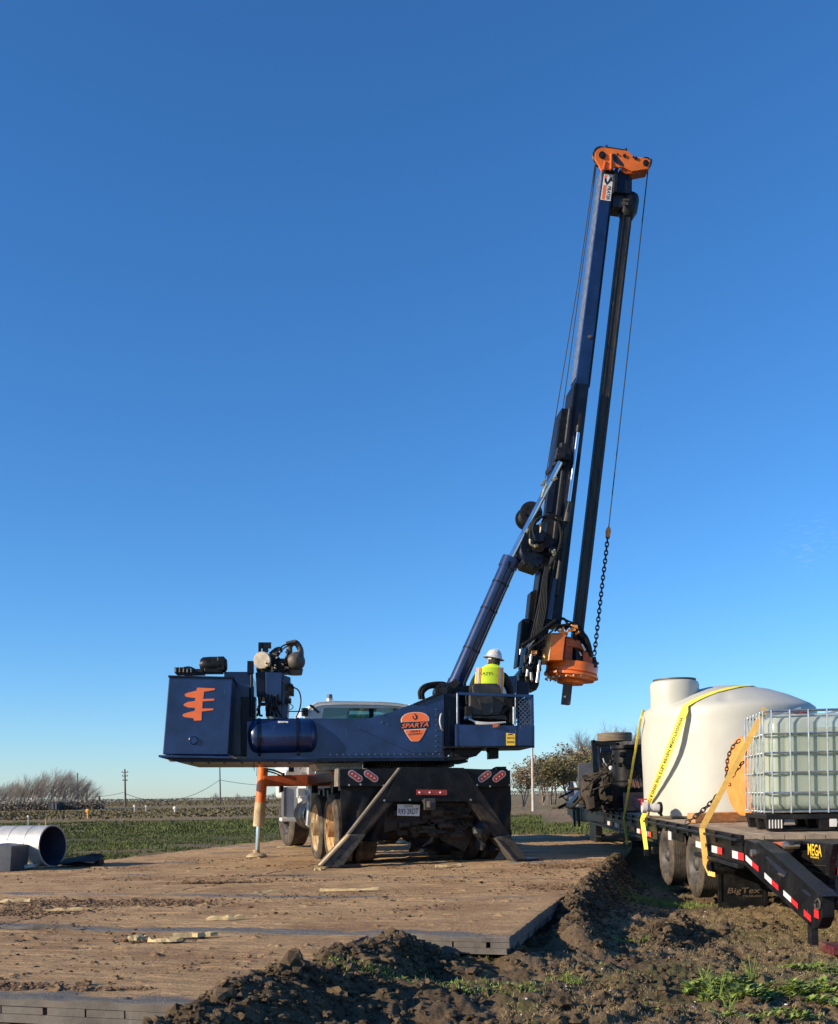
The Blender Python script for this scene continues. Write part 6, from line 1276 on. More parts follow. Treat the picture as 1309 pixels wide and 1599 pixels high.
for (x0, x1, x2, y, hh_) in ((949, 953, 957, 1282, 6), (960.5, 964.5, 968, 1285, 6.5), (995, 999.5, 1003, 1293.5, 7), (1009, 1013, 1017, 1297.5, 8), (1112, 1120.5, 1128, 1320, 10.5), (1144, 1153, 1162, 1328, 11.5)):
    k = .26; refl(x0, x1, y, y + (x1 - x0) * k, hh_, 'refw'); refl(x1, x2, y + (x1 - x0) * k, y + (x2 - x0) * k, hh_, 'red')
refl(1087, 1096, 1313, 1315.5, 9.5, 'refw', .075); refl(1096, 1102, 1315.5, 1317, 9.5, 'red', .075); refl(977, 980, 1289, 1290, 7, 'red'); refl(986, 991, 1290, 1291, 7.5, 'disc'); refl(1044, 1048.5, 1298, 1299, 13, 'refw', .085)
# wheels
def twheel(s, side):
    zc = .11 if s < 13 else .12; R = .405
    c = tL(s, .0, zc - .01) if side > 0 else tL(s, -2.62, zc - .01); ax = OUTW * -1 if side > 0 else OUTW
    global RG_SAVE
    ax = Vector(ax); mb = MB(); rr = .235
    mb.lathe([(0, .0), (.05, .0), (.07, -.02), (.09, -.07), (.15, -.085), (.19, -.05), (rr * .93, -.02), (rr, .0), (rr * 1.03, -.008)], c, ax, 40)
    for k in range(8): a = k * math.pi / 4; x, y, _ = basis(ax); q = c + (x * math.cos(a) + y * math.sin(a)) * .12 - ax * .07; mb.cyl(q, q + ax * .03, .012, n=6)
    wo = mb.build('wheel', [M['rimd']], TRL, split=False); pr = [(rr, -.01), (rr * 1.1, .008), (R * .84, .014), (R * .95, -.003), (R * .985, -.016)]; h0 = -.022; w2 = .215
    for k in range(6):
        z0 = h0 - (w2 - .044) * k / 6; z1 = h0 - (w2 - .044) * (k + .8) / 6; z2 = h0 - (w2 - .044) * (k + 1) / 6; pr += [(R, z0), (R, z1)] + ([(R - .012, z1 - .002), (R - .012, z2 + .002)] if k < 5 else [])
    pr += [(R * .96, -w2 + .01), (R * .84, -w2), (rr, -w2 + .02)]
    mb = MB(); mb.lathe(pr, c, ax, 56)
    mb.lathe([(r_, h_ - .27) for r_, h_ in pr], c, ax, 56)
    mb.build('tyre', [M['tyre']], wo, split=False)
for s in (12.19, 13.72):
    twheel(s, 1); twheel(s, -1)
mb = MB(); mb.cyl(tL(12.19, -.3, .1), tL(12.19, -2.3, .1), .06, n=14); mb.cyl(tL(13.72, -.3, .1), tL(13.72, -2.3, .1), .06, n=14); part(mb, 'axle', M['rimd'], TRL)
# mud flap across the tail, behind the rear axle
QS = 11.62
def qp(pts, o=0): return [TQ.P(x, y, QS + o) for x, y in pts]
fl_ = part(MB().prism(qp([(1121, 1352), (1201, 1346), (1200, 1418), (1122, 1419)]), TT * .02), 'mud_flap', M['plastic'], TRL, .006)
mb = MB(); 
for pts in ([(1121.5, 1360), (1127, 1360), (1128, 1418.5), (1122, 1418.5)], [(1194, 1376), (1200, 1376), (1199.5, 1417), (1194, 1417)], [(1128, 1409), (1194, 1408), (1199, 1417.5), (1123, 1418.5)]): mb.prism(qp(pts, -.012), TT * .012)
part(mb, 'raised_border', M['plastic'], fl_, .004)
mb = MB(); text(mb, 'BigTex', TQ.P(1162, 1392, QS - .018), TN, Z_, .082, .37, .001, 0, .15)
text(mb, 'TRAILERS', TQ.P(1175, 1399.5, QS - .018), TN, Z_, .022, .22, .001, 0, .1); part(mb, 'flap_lettering', mat('brown_raised_rubber', (0.12, 0.085, 0.055), .7), fl_, split=False)
q = TL.P(1117, 1356, .03); mb = MB(); mb.cyl(q - OUTW * .06, q + OUTW * .2, .065, n=20); mb.cyl(q - OUTW * .07, q - OUTW * .06, .085, n=20); mb.cyl(q - OUTW * .085, q - OUTW * .07, .045, n=14); mb.prism(tp([(1098, 1330), (1124, 1336), (1124, 1352), (1098, 1350)], .0), OUTW * .1); part(mb, 'strap_winch', M['black'], TRL, .004)
mb = MB()
for (x, y) in ((985, 1318), (1018, 1328)): q = TL.P(x + 6, y, .0); mb.cyl(q - OUTW * .05, q + OUTW * .15, .05, n=16); mb.box(q, (.1, .1, .1))
part(mb, 'strap_winch', M['black'], TRL, .003)
# lowered tail and ramp
rb_ = part(MB().prism(tp([(1161, 1350), (1163, 1310), (1178, 1316), (1206, 1329), (1283, 1400), (1284, 1433), (1277, 1449), (1270, 1451)], .02), OUTW * .10), 'ramp_beam', M['black'], TRL, .006)
mb = MB(); mb.prism(tp([(1178, 1315), (1183, 1315), (1284, 1400), (1282, 1402), (1206, 1332)], .05), OUTW * .14); part(mb, 'top_flange', M['steel'], rb_, .003)
mb = MB()
for pts in ([(1195, 1338), (1199, 1337), (1230, 1363), (1227, 1367), (1216, 1362)], [(1252, 1389), (1258, 1389), (1268, 1398), (1267, 1401), (1258, 1396)]): mb.prism(tp(pts, .021), OUTW * -.003)
part(mb, 'slot', M['decalk'], rb_); mb = MB()
for pts in ([(1216, 1362), (1227, 1367), (1224, 1370), (1214, 1365)],): mb.prism(tp(pts, .024), OUTW * .02)
mb.tube(spline(tp([(1274, 1408), (1278, 1404), (1281, 1410), (1280, 1419), (1275, 1419), (1273, 1412)], .03)), .010); part(mb, 'worn_lug', M['rimd'], rb_)
def rstrip(a, b, hgt, m):
    p0, p1 = TL.P(*a, .025), TL.P(*b, .025); d = Z_ * (TL.P(a[0], a[1], .025).z - TL.P(a[0], a[1] + hgt, .025).z); return part(MB().prism([p0, p1, p1 - d, p0 - d], OUTW * -.003), 'reflector', M[m], rb_)
for a, b, c_ in (((1165, 1335), (1175, 1344.5), (1185, 1353)), ((1194.5, 1362.5), (1205.5, 1373), (1216, 1382.5)), ((1224, 1390), (1236, 1401), (1246.5, 1411))): rstrip(a, b, 8.5, 'refw'); rstrip(b, c_, 8.5, 'red')
rstrip((1256, 1420), (1267, 1430), 10, 'red'); rstrip((1272, 1419), (1279, 1422), 13, 'red')
# inner ramp side with the yellow maker mark
WI = -.34
ip = part(MB().prism(tp([(1172, 1308), (1250, 1313), (1301, 1318), (1295, 1348), (1294, 1384), (1300, 1400), (1290, 1402), (1202, 1330)], WI), OUTW * .06), 'ramp_side_plate', M['black'], TRL, .006)
mb = MB(); mb.prism(tp([(1262.5, 1315.5), (1279, 1318), (1285, 1339.5), (1260.5, 1335.5)], WI - -.001), OUTW * -.002, 0)
mb = MB()
a, b = TL.P(1262, 1326, WI + .004), TL.P(1283.5, 1329, WI + .004); d = (b - a); dn_ = d.normalized()
text(mb, 'MEGA', (a + b) / 2, dn_, Z_, .105, d.length, .001, 0); text(mb, 'RAMPS', (a + b) / 2 - Z_ * .066, dn_, Z_, .018, d.length * .6, .001, 0); part(mb, 'yellow_lettering', M['yellow'], ip, split=False)
mb = MB(); mb.prism(tp([(1246, 1313), (1251, 1313), (1251, 1331), (1246, 1330)], WI + .02), OUTW * .02); part(mb, 'rib', M['steel'], ip)
mb = MB()
for pts in ([(1225, 1345), (1255, 1350), (1290, 1352)], [(1240, 1360), (1262, 1358), (1290, 1366)], [(1255, 1368), (1278, 1380), (1293, 1383)], [(1262, 1350), (1264, 1366), (1276, 1377)]): mb.tube(spline(tp(pts, WI + .003)), .003, 4)
part(mb, 'scratch', M['rimd'], ip, split=False)
mb = MB(); mb.bar(TL.P(1184, 1330, -.02), TL.P(1205, 1322, -.10), .04, .08, Z_); mb.bar(TL.P(1205, 1322, -.10), TL.P(1234, 1320.5, -.24), .04, .08, Z_); la = part(mb, 'link_arm', M['rust'], TRL, .006)
mb = MB()
for (x, y, w_) in ((1183, 1332, .0), (1234, 1320.5, -.22)): q = TL.P(x, y, w_); mb.cyl(q - OUTW * .06, q + OUTW * .08, .035, n=14)
part(mb, 'pin', M['silver'], la)
mb = MB(); mb.prism(tp([(1176, 1309), (1240, 1314), (1240, 1319), (1200, 1318)], -.2), OUTW * .06); mb.bar(TL.P(1180, 1312, -.1), TL.P(1205, 1318, -.2), .03, .03); part(mb, 'tail_bracket', M['steel'], TRL)
mb = MB(); q = TL.P(1295, 1396, WI + .1); 
hk = spline([TL.P(x, y, WI + .08) for x, y in ((1286, 1398), (1293, 1394), (1301, 1392), (1306, 1398), (1304, 1407), (1297, 1409), (1294, 1405))]); mb.tube(hk, .018); mb.cyl(TL.P(1283, 1396, .0), TL.P(1283, 1396, -.1), .035, n=14); part(mb, 'ramp_hinge_hook', M['steel'], TRL)
# rear face: skewed lip, cross plate and sloping ramp surface
lipL, lipR = tL(S0, 0, zd(S0)), tL(S0 - .3, -2.6, zd(S0))
mb = MB(); mb.prism([tL(S0, -.05, zd(S0) - .046), tL(S0 - .10, -2.6, zd(S0) - .046), tL(S0 - .10, -2.6, zd(S0) - .10), tL(S0, -.05, zd(S0) - .10)], TT * .04); part(mb, 'rear_lip', M['rimd'], TRL, .004)
mb = MB(); mb.prism([tL(S0 + .04, -.36, zd(S0) - .1), tL(8.35, -.45, -.22), tL(8.35, -2.55, -.22), tL(S0 + .04, -2.6, zd(S0) - .1)], Z_ * -.05); part(mb, 'ramp_deck', M['black'], TRL)
mb = MB(); mb.prism(tp([(1302, 1354), (1330, 1354), (1330, 1366.5), (1301, 1366.5)], -.42), OUTW * .01); part(mb, 'reflector', M['red'], TRL)
mb = MB(); a = TL.P(1272, 1453, .0); mb.obox(Vector((a.x + .03, a.y, -.34)), TN * .5, TT * -.3, Z_ * .07); part(mb, 'ramp_toe', mat('dull_red_paint', (0.09, 0.014, 0.016), .5, dust=.4), TRL, .01)
mb = MB(); mb.obox(Vector((a.x, a.y, -.30)) - TN * .02, TN * .05, TT * .1, Z_ * .22); part(mb, 'toe_bracket', M['steel'], TRL)
# front part: neck, landing leg, tool box
mb = MB(); mb.prism(tp([(886, 1251), (943, 1263), (943, 1287), (925, 1284), (896, 1283), (888, 1272)], .05), OUTW * 1.2); part(mb, 'front_frame', M['black'], TRL, .03)
mb = MB(); mb.prism(tp([(921, 1284), (931, 1286), (931, 1343), (921, 1342)], .0), OUTW * .12); mb.bar(TL.P(915, 1304, 0), TL.P(940, 1307, 0), .03, .03); part(mb, 'landing_leg', M['black'], TRL, .006)
mb = MB(); mb.tube([TL.P(912, 1307, -.2), TL.P(985, 1301, -.2)], .025); mb.tube([TL.P(975, 1316, -.3), TL.P(1025, 1320, -.3)], .02); part(mb, 'cross_tube', M['rimd'], TRL)
mb = MB(); mb.prism([tL(19.5, -.4, .5), tL(23.5, -.4, .55), tL(24.6, -1.2, .6), tL(25.4, -1.3, 1.15), tL(24.8, -1.3, 1.2), tL(23.9, -1.2, .8)], OUTW * 1.4); part(mb, 'gooseneck', M['black'], TRL, .02)
# ================================================================ load: tank
TC = W(1138, 1240, 14.8); TZ = .588
PROF = [(0, TZ), (1.13, TZ), (1.19, TZ + .03), (1.205, TZ + .12), (1.21, 1.2), (1.215, 1.9), (1.218, 2.04), (1.20, 2.10), (1.13, 2.155), (1.04, 2.20), (.85, 2.29), (.6, 2.38), (.3, 2.445), (0, 2.47)]
def tank_r(z):
    for (r0, z0), (r1, z1) in zip(PROF[1:], PROF[2:]):
        if z0 <= z <= z1 and z1 > z0: return r0 + (r1 - r0) * (z - z0) / (z1 - z0)
    return 0
def tank_n(z):
    for (r0, z0), (r1, z1) in zip(PROF[1:], PROF[2:]):
        if z0 <= z <= z1 and z1 > z0: v = Vector((z1 - z0, 0, -(r1 - r0))); return v.normalized()
    return Vector((0, 0, 1))
def tank_hit(px, py):
    Y = 13.2
    while Y < 16.5:
        p = W(px, py, Y)
        if p.z < 2.47 and math.hypot(p.x - TC.x, p.y - TC.y) <= tank_r(p.z): break
        Y += .004
    else: return None
    d = Vector((p.x - TC.x, p.y - TC.y, 0)).normalized(); n = tank_n(p.z); return p, (d * n.x + Z_ * n.z).normalized()
TK = thing('water_tank', 'big white polyethylene water tank with side lid neck strapped to the trailer deck', 'tank', (TC.x, TC.y, TZ))
nA, vs, fs = 96, [], []
zs = [TZ + .0, TZ + .03, TZ + .12] + [TZ + .12 + (1.9 - TZ - .12) * i / 14 for i in range(1, 15)] + [1.97, 2.04, 2.07, 2.10, 2.13, 2.155, 2.18, 2.20, 2.245, 2.29, 2.335, 2.38, 2.41, 2.445, 2.46]
for j, z in enumerate(zs):
    for i in range(nA):
        t = 2 * math.pi * i / nA; r = tank_r(z) if z > TZ + 1e-4 else 1.13
        r *= 1 + .006 * math.sin(3 * t + z * 2) * math.sin(z * 2.6) + .004 * math.sin(7 * t - z * 3)
        # a shallow crease under the strap
        dt = (t - rad(228) + math.pi) % (2 * math.pi) - math.pi; r -= .035 * math.exp(-(dt / .16) ** 2 - ((z - 2.02) / .16) ** 2)
        dt = (t - rad(252) + math.pi) % (2 * math.pi) - math.pi; zz_ = z + (.0 if z < 2.1 else -.035 * math.exp(-(dt / .05) ** 2 - ((z - 2.22) / .06) ** 2))
        vs.append((TC.x + r * math.cos(t), TC.y + r * math.sin(t), zz_))
for j in range(len(zs) - 1):
    for i in range(nA): fs.append((j * nA + i, j * nA + (i + 1) % nA, (j + 1) * nA + (i + 1) % nA, (j + 1) * nA + i))
o = len(zs) - 1; vs.append((TC.x, TC.y, 2.47)); k = len(vs) - 1; fs += [(o * nA + i, o * nA + (i + 1) % nA, k) for i in range(nA)]
mb = MB(); mb.add(vs, fs, 0, True); mb.build('tank_shell', [M['poly']], TK)
q = W(1054, 1100, 14.55); mb = MB(); mb.lathe([(.34, 2.0), (.335, 2.30), (.34, 2.46), (.325, 2.50), (.28, 2.525), (0, 2.535)], (q.x, q.y, 0), Z_, 48)
nk = mb.build('lid_neck', [M['poly']], TK); mb = MB(); mb.lathe([(.27, 2.522), (.30, 2.53), (.30, 2.545), (.2, 2.555), (0, 2.56)], (q.x, q.y, 0), Z_, 40); mb.build('lid', [M['greybox']], nk)
a, b = W(1003, 1261, 13.95), W(1029, 1262, 13.95); mb = MB(); mb.cyl(a, b, .055, n=20); mb.lathe([(.056, 0), (.075, 0), (.075, .06), (.056, .06)], a, (b - a), 20); mb.cyl(b - (b - a) * .35, b, .062, n=20)
vp = mb.build('outlet_pipe', [M['pvc']], TK); mb = MB(); mb.cyl(b, b + U_ * .03, .085, n=20); mb.prism([W(x, y, 13.93) for x, y in ((1027, 1254), (1031, 1252), (1034, 1258), (1033, 1268), (1036, 1274), (1033, 1275), (1029, 1268))], Vector((0, .06, 0))); mb.build('flange', [M['plastic']], vp, .004)
mb = MB(); mb.cyl(a + Vector((0, 0, .03)), a + Vector((0, 0, .11)), .015, n=8); mb.bar(a + Vector((-.05, 0, .11)), a + Vector((.07, 0, .11)), .02, .015); mb.build('valve_handle', [M['red']], vp)
# ---- straps
def strapseg(pts, wd, side, nm, m, label, cat='strap', grp='ratchet straps over the trailer load'):
    mb = MB(); mb.ribbon(pts, wd, .006, side); o = mb.build(nm, [m]); return tag(o, label, cat, grp)
hits = [tank_hit(*q) for q in ((1071, 1104), (1080, 1098), (1090, 1093), (1102, 1087.5), (1118, 1081.5), (1135, 1077), (1152, 1073.5), (1170, 1071.5), (1188, 1071), (1204, 1072.5))]
hits = [h for h in hits if h]; P_ = []; S_ = []
for i, (p, n) in enumerate(hits):
    a = hits[max(i - 1, 0)][0]; b = hits[min(i + 1, len(hits) - 1)][0]; d = (b - a).normalized(); P_.append(p + n * .012); S_.append(n.cross(d).normalized())
P_.append(hits[-1][0] + Vector((.35, .5, .0)) ); S_.append(S_[-1]); 
top0 = P_[0]; low = TL.P(1003.4, 1280, .09); end = TL.P(1010, 1331, .09)
VW = Vector((0, 1, 0)); seg = [end, low]
for t in (.03, .12, .22, .32, .42, .52, .62, .72, .82, .9, .96):
    px_, py_ = 1003.4 + (1072 - 1003.4) * t, 1280 + (1103 - 1280) * t; hh = tank_hit(px_, py_); Yl = low.y + (top0.y - low.y) * t
    if hh: Yl = min(Yl, hh[0].y - .02 - .20 * math.sin(math.pi * min(t * 1.02, 1)) ** .8)
    seg.append(W(px_, py_, Yl))
sd = []
for i, p in enumerate(seg): a = seg[max(i - 1, 0)]; b = seg[min(i + 1, len(seg) - 1)]; d = (b - a).normalized(); x = d.cross(Vector((.35, 1, -.2))).normalized(); sd.append(x)
if sd[-1].dot(S_[0]) < 0: S_ = [-s_ for s_ in S_]
full = seg + P_; sds = sd + S_; wds = [.055, .065] + [.07 + .03 * min(k / 7, 1) for k in range(11)] + [.10] * len(P_)
mb = MB(); mb.ribbon(full, wds, .006, sds); 
SA = thing('ratchet_strap', 'wide yellow printed strap running over the dome of the white tank', 'strap', tuple(end), 'ratchet straps over the trailer load')
wb_ = mb.build('webbing', [M['strap']], SA)
mb = MB(); a = seg[-2]; b = seg[6]; dd = (b - a).normalized(); rt_ = dd; upx = Vector((0, -1, 0)).cross(rt_) * -1; upx = (upx - rt_ * upx.dot(rt_)).normalized()
nrm_ = rt_.cross(upx); upx = upx if nrm_.y < 0 else -upx
text(mb, 'WINDSTORM NEVER LETS THE WIND & TOP', Vector((0, 0, 0)), Vector((1, 0, 0)), Vector((0, 1, 0)), .038, 1.45, 0, 0)
pl2 = list(reversed(seg[3:])); acc = [0]
for a, b in zip(pl2, pl2[1:]): acc.append(acc[-1] + (b - a).length)
nv = []
for x, y, z in mb.v:
    s_ = x + .725 + .10; i = max(k for k in range(len(acc) - 1) if acc[k] <= s_); t = (s_ - acc[i]) / (acc[i + 1] - acc[i]); c = pl2[i].lerp(pl2[i + 1], t); d = (pl2[i + 1] - pl2[i]).normalized(); sd_ = d.cross(Vector((.35, 1, -.2))).normalized(); sd_ = sd_ if sd_.x > 0 else -sd_
    nr2 = d.cross(sd_).normalized(); nr2 = nr2 if nr2.y < 0 else -nr2; nv.append(tuple(c + sd_ * y + nr2 * .006))
mb.v = nv; mb.build('strap_print', [M['decalk']], SA, split=False)
mb = MB(); mb.bar(end + Z_ * .04, end - Z_ * .05, .07, .03, (0, 1, 0)); mb.build('hook', [M['steel']], SA)
hb = tank_hit(1008, 1112); tb_ = W(1001, 1122, 14.7)
b0, b1, b2 = TL.P(979.5, 1319, .09), TL.P(975, 1273, .09), tb_
strapseg([b0, b1, b1.lerp(b2, .1), b1.lerp(b2, .5), b2, W(1006, 1109, 14.9)], [.05, .05, .05, .05, .05, .05], [Vector((.7, .7, 0))] * 6, 'ratchet_strap', M['strap'], 'narrow yellow strap at the far end of the white tank')
c0, c1, c2, c3 = TL.P(1109, 1364.5, .11), TL.P(1102.5, 1349, .09), TL.P(1096.5, 1294, .09), W(1188, 1121, 10.9)
strapseg([TL.P(1117, 1366, .09), c0, c1, c2, c2.lerp(c3, .05), c2.lerp(c3, .5), c3, W(1196, 1106, 11.0)], [.05, .055, .06, .062, .066, .066, .066, .066], [x for x in [Vector((0, -.5, .9)), Vector((.6, 0, .6)), Vector((1, 0, .1)), Vector((1, 0, .3)), Vector((1, 0, -.4)), Vector((1, 0, -.4)), Vector((1, 0, -.4)), Vector((1, 0, -.4))]], 'ratchet_strap', M['strapo'], 'amber strap running from the deck edge winch up to the caged tote')
for x, t_ in ((896, 'faded grey strap on the dark front end of the trailer, nearer its tip'), (903, 'faded grey strap on the dark front end of the trailer, nearer the tank')):
    strapseg([TL.P(x + 2, 1291, .09), TL.P(x, 1262, .09), TL.P(x + 4, 1252, -.1), TL.P(x + 22, 1226, -.9)], .06, [Vector((.8, .5, 0))] * 4, 'ratchet_strap', M['strapd'], t_)
# ================================================================ tote in its cage
i0 = W(1198, 1290, 10.6); IB = Fr(i0.x, i0.y, rad(-8)); DW, DD = 1.22, 1.2; iz = zd(10.9) + .004
IT = thing('caged_liquid_tote', 'square milky liquid tote in a galvanised cage on a black pallet', 'tote', tuple(IB.L(DW / 2, DD / 2, iz)))
def il(u, v, z): return IB.L(u, v, z)
zb_, zt_ = .70, 1.76
def bottle(sc_, z0, z1, name, m):
    n = 176; vs = []; lev = [z0, z0 + .012, z0 + .04, z0 + .09] + [z0 + .09 + (z1 - z0 - .2) * i / 8 for i in range(1, 9)] + [z1 - .06, z1 - .03, z1 - .008, z1]
    ins = [.16, .10, .03, .0] + [0] * 8 + [.02, .05, .10, .16]
    for z, d in zip(lev, ins):
        for i in range(n):
            t = 2 * math.pi * i / n; e = .26; c, s_ = math.cos(t), math.sin(t); x = math.copysign(abs(c) ** e, c); y = math.copysign(abs(s_) ** e, s_)
            hw, hd2 = (DW / 2 - .025) * sc_ - d, (DD / 2 - .025) * sc_ - d; X, Y = x * hw, y * hd2
            per = (X if abs(y) > abs(x) else Y); rib = .018 * (abs(math.sin(per * math.pi / .205 + (0 if abs(y) > abs(x) else .7))) ** .35 - .8) * (1 if d < .03 else 0)
            k = 1 + rib / .58; vs.append(il(DW / 2 + X * k, DD / 2 + Y * k, z))
    fs = []
    for j in range(len(lev) - 1):
        for i in range(n): fs.append((j * n + i, j * n + (i + 1) % n, (j + 1) * n + (i + 1) % n, (j + 1) * n + i))
    fs += [tuple(range(n - 1, -1, -1)), tuple(range((len(lev) - 1) * n, len(lev) * n))]
    mb = MB(); mb.add(vs, fs, 0, True); return mb.build(name, [m], IT, recalc=True)
bt_ = bottle(1.0, zb_ + .01, zt_ - .015, 'bottle', M['milk']); bottle(.965, zb_ + .03, 1.60, 'liquid', M['liquid'])
mb = MB(); q = il(.45, .5, zt_ - .02); mb.cyl(q, q + Z_ * .035, .11, n=28); mb.build('cap', [mat('dark_red_cap', (.18, .015, .02), .4)], IT)
mb = MB()
for z in (1.765, 1.53, 1.335, 1.13, .92, .725):
    r_ = .011 if z < 1.7 else .014; cs_ = [(0, 0), (DW, 0), (DW, DD), (0, DD)]
    pts = []
    for (x, y), (sx, sy) in zip(cs_, ((1, 1), (-1, 1), (-1, -1), (1, -1))):
        c = (x + sx * .06, y + sy * .06)
        a0 = {(1, 1): math.pi, (-1, 1): -math.pi / 2, (-1, -1): 0, (1, -1): math.pi / 2}[(sx, sy)]
        for k in range(4): t = a0 + k * math.pi / 6; pts.append(il(c[0] + .06 * math.cos(t), c[1] + .06 * math.sin(t), z))
    pts.append(pts[0]); mb.tube(pts, r_, 6, caps=False)
for k in range(7): u = .06 + (DW - .12) * k / 6; [mb.tube([il(u, v, .71), il(u, v, 1.775)], .009, 6) for v in (-.012, DD + .012)]
for k in range(7): v = .06 + (DD - .12) * k / 6; [mb.tube([il(u, v, .71), il(u, v, 1.775)], .009, 6) for u in (-.012, DW + .012)]
for k in (.35, .85): mb.tube([il(k, -.0, 1.79), il(k, DD, 1.79)], .012, 6)
mb.build('cage', [M['cage']], IT, split=False)
mb = MB(); mb.obox(il(-.01, -.01, .645), IB.u * (DW + .02), IB.v * (DD + .02), Z_ * .05); mb.obox(il(.03, .03, iz + .0), IB.u * (DW - .06), IB.v * .12, Z_ * .022); mb.obox(il(.03, DD - .15, iz), IB.u * (DW - .06), IB.v * .12, Z_ * .022)
for u in (0, DW / 2 - .09, DW - .18):
    for v in (0, DD / 2 - .08, DD - .16):
        b4 = [il(u + .02, v + .02, iz), il(u + .16, v + .02, iz), il(u + .16, v + .14, iz), il(u + .02, v + .14, iz)]; t4 = [il(u, v, .645), il(u + .18, v, .645), il(u + .18, v + .16, .645), il(u, v + .16, .645)]
        mb.add(b4 + t4, [(3, 2, 1, 0), (4, 5, 6, 7), (0, 1, 5, 4), (1, 2, 6, 5), (2, 3, 7, 6), (3, 0, 4, 7)])
pl_ = mb.build('pallet', [M['plastic']], IT, .006, split=False)
mb = MB()
for k in range(5): mb.obox(il(.02 + k * .03, -.004, iz + .03), IB.u * .012, IB.v * .01, Z_ * .10)
mb.build('pallet_label', [M['pvc']], pl_, split=False); mb = MB(); mb.obox(il(.62, -.006, iz + .04), IB.u * .07, IB.v * .01, Z_ * .08); mb.build('pallet_label', [M['pvc']], pl_, split=False)
# ================================================================ orange disc, timber, chains
dc = W(1161, 1212, 12.75); dn2 = Vector((-.989, -.148, .0)); mb = MB()
mb.lathe([(0, -.012), (.47, -.012), (.49, 0), (.47, .012), (0, .012)], dc, dn2, 56)
for k in range(60): a = k * math.pi / 30; x, y, d = basis(dn2); q = dc + (x * math.cos(a) + y * math.sin(a)) * .485; mb.box(q, (.02, .02, .02))
OD = mb.build('orange_steel_disc', [M['disc']]); tag(OD, 'flat orange steel disc with slots standing behind the caged tote', 'steel disc')
mb = MB(); x, y, d = basis(dn2)
for (a, b) in ((.12, -.1), (.2, -.2), (.08, -.27), (.2, .02), (.1, -.38), (-.05, -.2), (.25, .15), (-.1, -.33)): q = dc + y * a * 1.0 + Z_ * b + dn2 * .013; mb.prism([q - Z_ * .03, q + y * .008 - Z_ * .03, q + y * .008 + Z_ * .03, q + Z_ * .03], dn2 * .001)
sl_ = mb.build('slot', [mat('bare_slot', (.22, .09, .03), .8)], None); sl_.parent = OD; sl_.location = WP[sl_.name] - WP[OD.name]
a = G(1086, 1287.5, zd(12) + .002); b2 = Vector((a.x + .86, a.y + .25, a.z)); ax_ = (b2 - a).normalized(); ay_ = Vector((-ax_.y, ax_.x, 0))
mb = MB(); mb.obox(Vector((a.x, a.y, zd(a.y) + .006)), ax_ * .9, ay_ * .19, Z_ * .125); tag(mb.build('timber_block', [M['timber']], None, .01), 'square orange brown timber block lying at the foot of the tank', 'timber block')
dz_ = dc.z - .49; OD.location.z += 0
cp_ = [W(1074, 1284, 12.2), W(1090, 1272, 12.2), W(1108, 1256, 12.25), W(1125, 1237, 12.3), W(1142, 1214, 12.35), W(1152, 1200, 12.3), W(1163, 1187.5, 12.2)]
tag(chain(MB(), spline(cp_, 4), .07, .0085).build('tie_down_chain', [M['chain']]), 'rusty chain stretched from the deck edge up to the tote', 'chain')
x, y, d = basis(dn2); rim = []
for k in range(14): t = rad(150 + k * 9.5); rim.append(dc + (Vector((d.y, -d.x, 0)) * math.cos(t) + Z_ * math.sin(t)) * .515 + dn2 * .03)
rim2 = [W(xx, yy, 12.55) for xx, yy in ((1153, 1158), (1147, 1163), (1141, 1173), (1137, 1185), (1135.5, 1198), (1135, 1210), (1136.5, 1222), (1141, 1226))]
tag(chain(MB(), spline(rim2, 4), .055, .0075).build('tie_down_chain', [M['chain']]), 'chain draped down the rim of the orange disc', 'chain')
mb = MB()
for _ in range(5):
    pts = [G(random.uniform(941, 1002), random.uniform(1262, 1266), zd(17.5) + .02) + Vector((0, random.uniform(-.3, .3), random.uniform(0, .05))) for _ in range(6)]; pts.sort(key=lambda p: p.x); chain(mb, pts, .09, .012)
tag(mb.build('chain_heap', [M['chain']]), 'heap of rusty chain along the deck in front of the white tank', 'chain')
# ================================================================ dark drilling gear at the front of the trailer
def lump(c, r, n, m, name, label, cat, seedn=40):
    mb = MB(); mb.lathe([(0, -r * .9), (r * .7, -r * .9), (r, -r * .8), (r, r * .7), (r * .6, r * .9), (0, r * .9)], c, Vector((.75, -.6, .2)), 28)
    for k in range(seedn):
        a = random.uniform(0, 6.28); b = random.uniform(-.8, .9); q = Vector(c) + Vector((math.cos(a) * r * 1.02, math.sin(a) * r * 1.02, b * r)); s_ = random.uniform(.05, .12)
        if k % 3: mb.box(q, (s_, s_, s_ * 1.3))
        else: mb.cyl(q, q + Vector((random.uniform(-1, 1), random.uniform(-1, 0), random.uniform(-1, 1))).normalized() * s_ * 1.6, s_ * .4, n=10)
    return tag(mb.build(name, [m], None, .005), label, cat)
zq = zd(18.5)
def onz(px, Y, dz=0): p = W(px, 1240, Y); return Vector((p.x, p.y, zd(Y) + dz))
lump(onz(940, 18.2, .33), .31, 0, M['muddy'], 'lumpy_drill_core', 'lumpy black auger head lying on the front deck of the trailer', 'auger head', 70)
mb = MB()
for k in range(34):
    a0 = onz(random.uniform(908, 975), random.uniform(17.7, 18.6), random.uniform(.1, .75)); a1 = a0 + Vector((random.uniform(-.4, .4), random.uniform(-.3, .1), random.uniform(-.35, .2))); a2 = a1 + Vector((random.uniform(-.3, .3), 0, random.uniform(-.3, .1)))
    mb.tube(spline([a0, a1, a2], 4), random.uniform(.012, .03), 6)
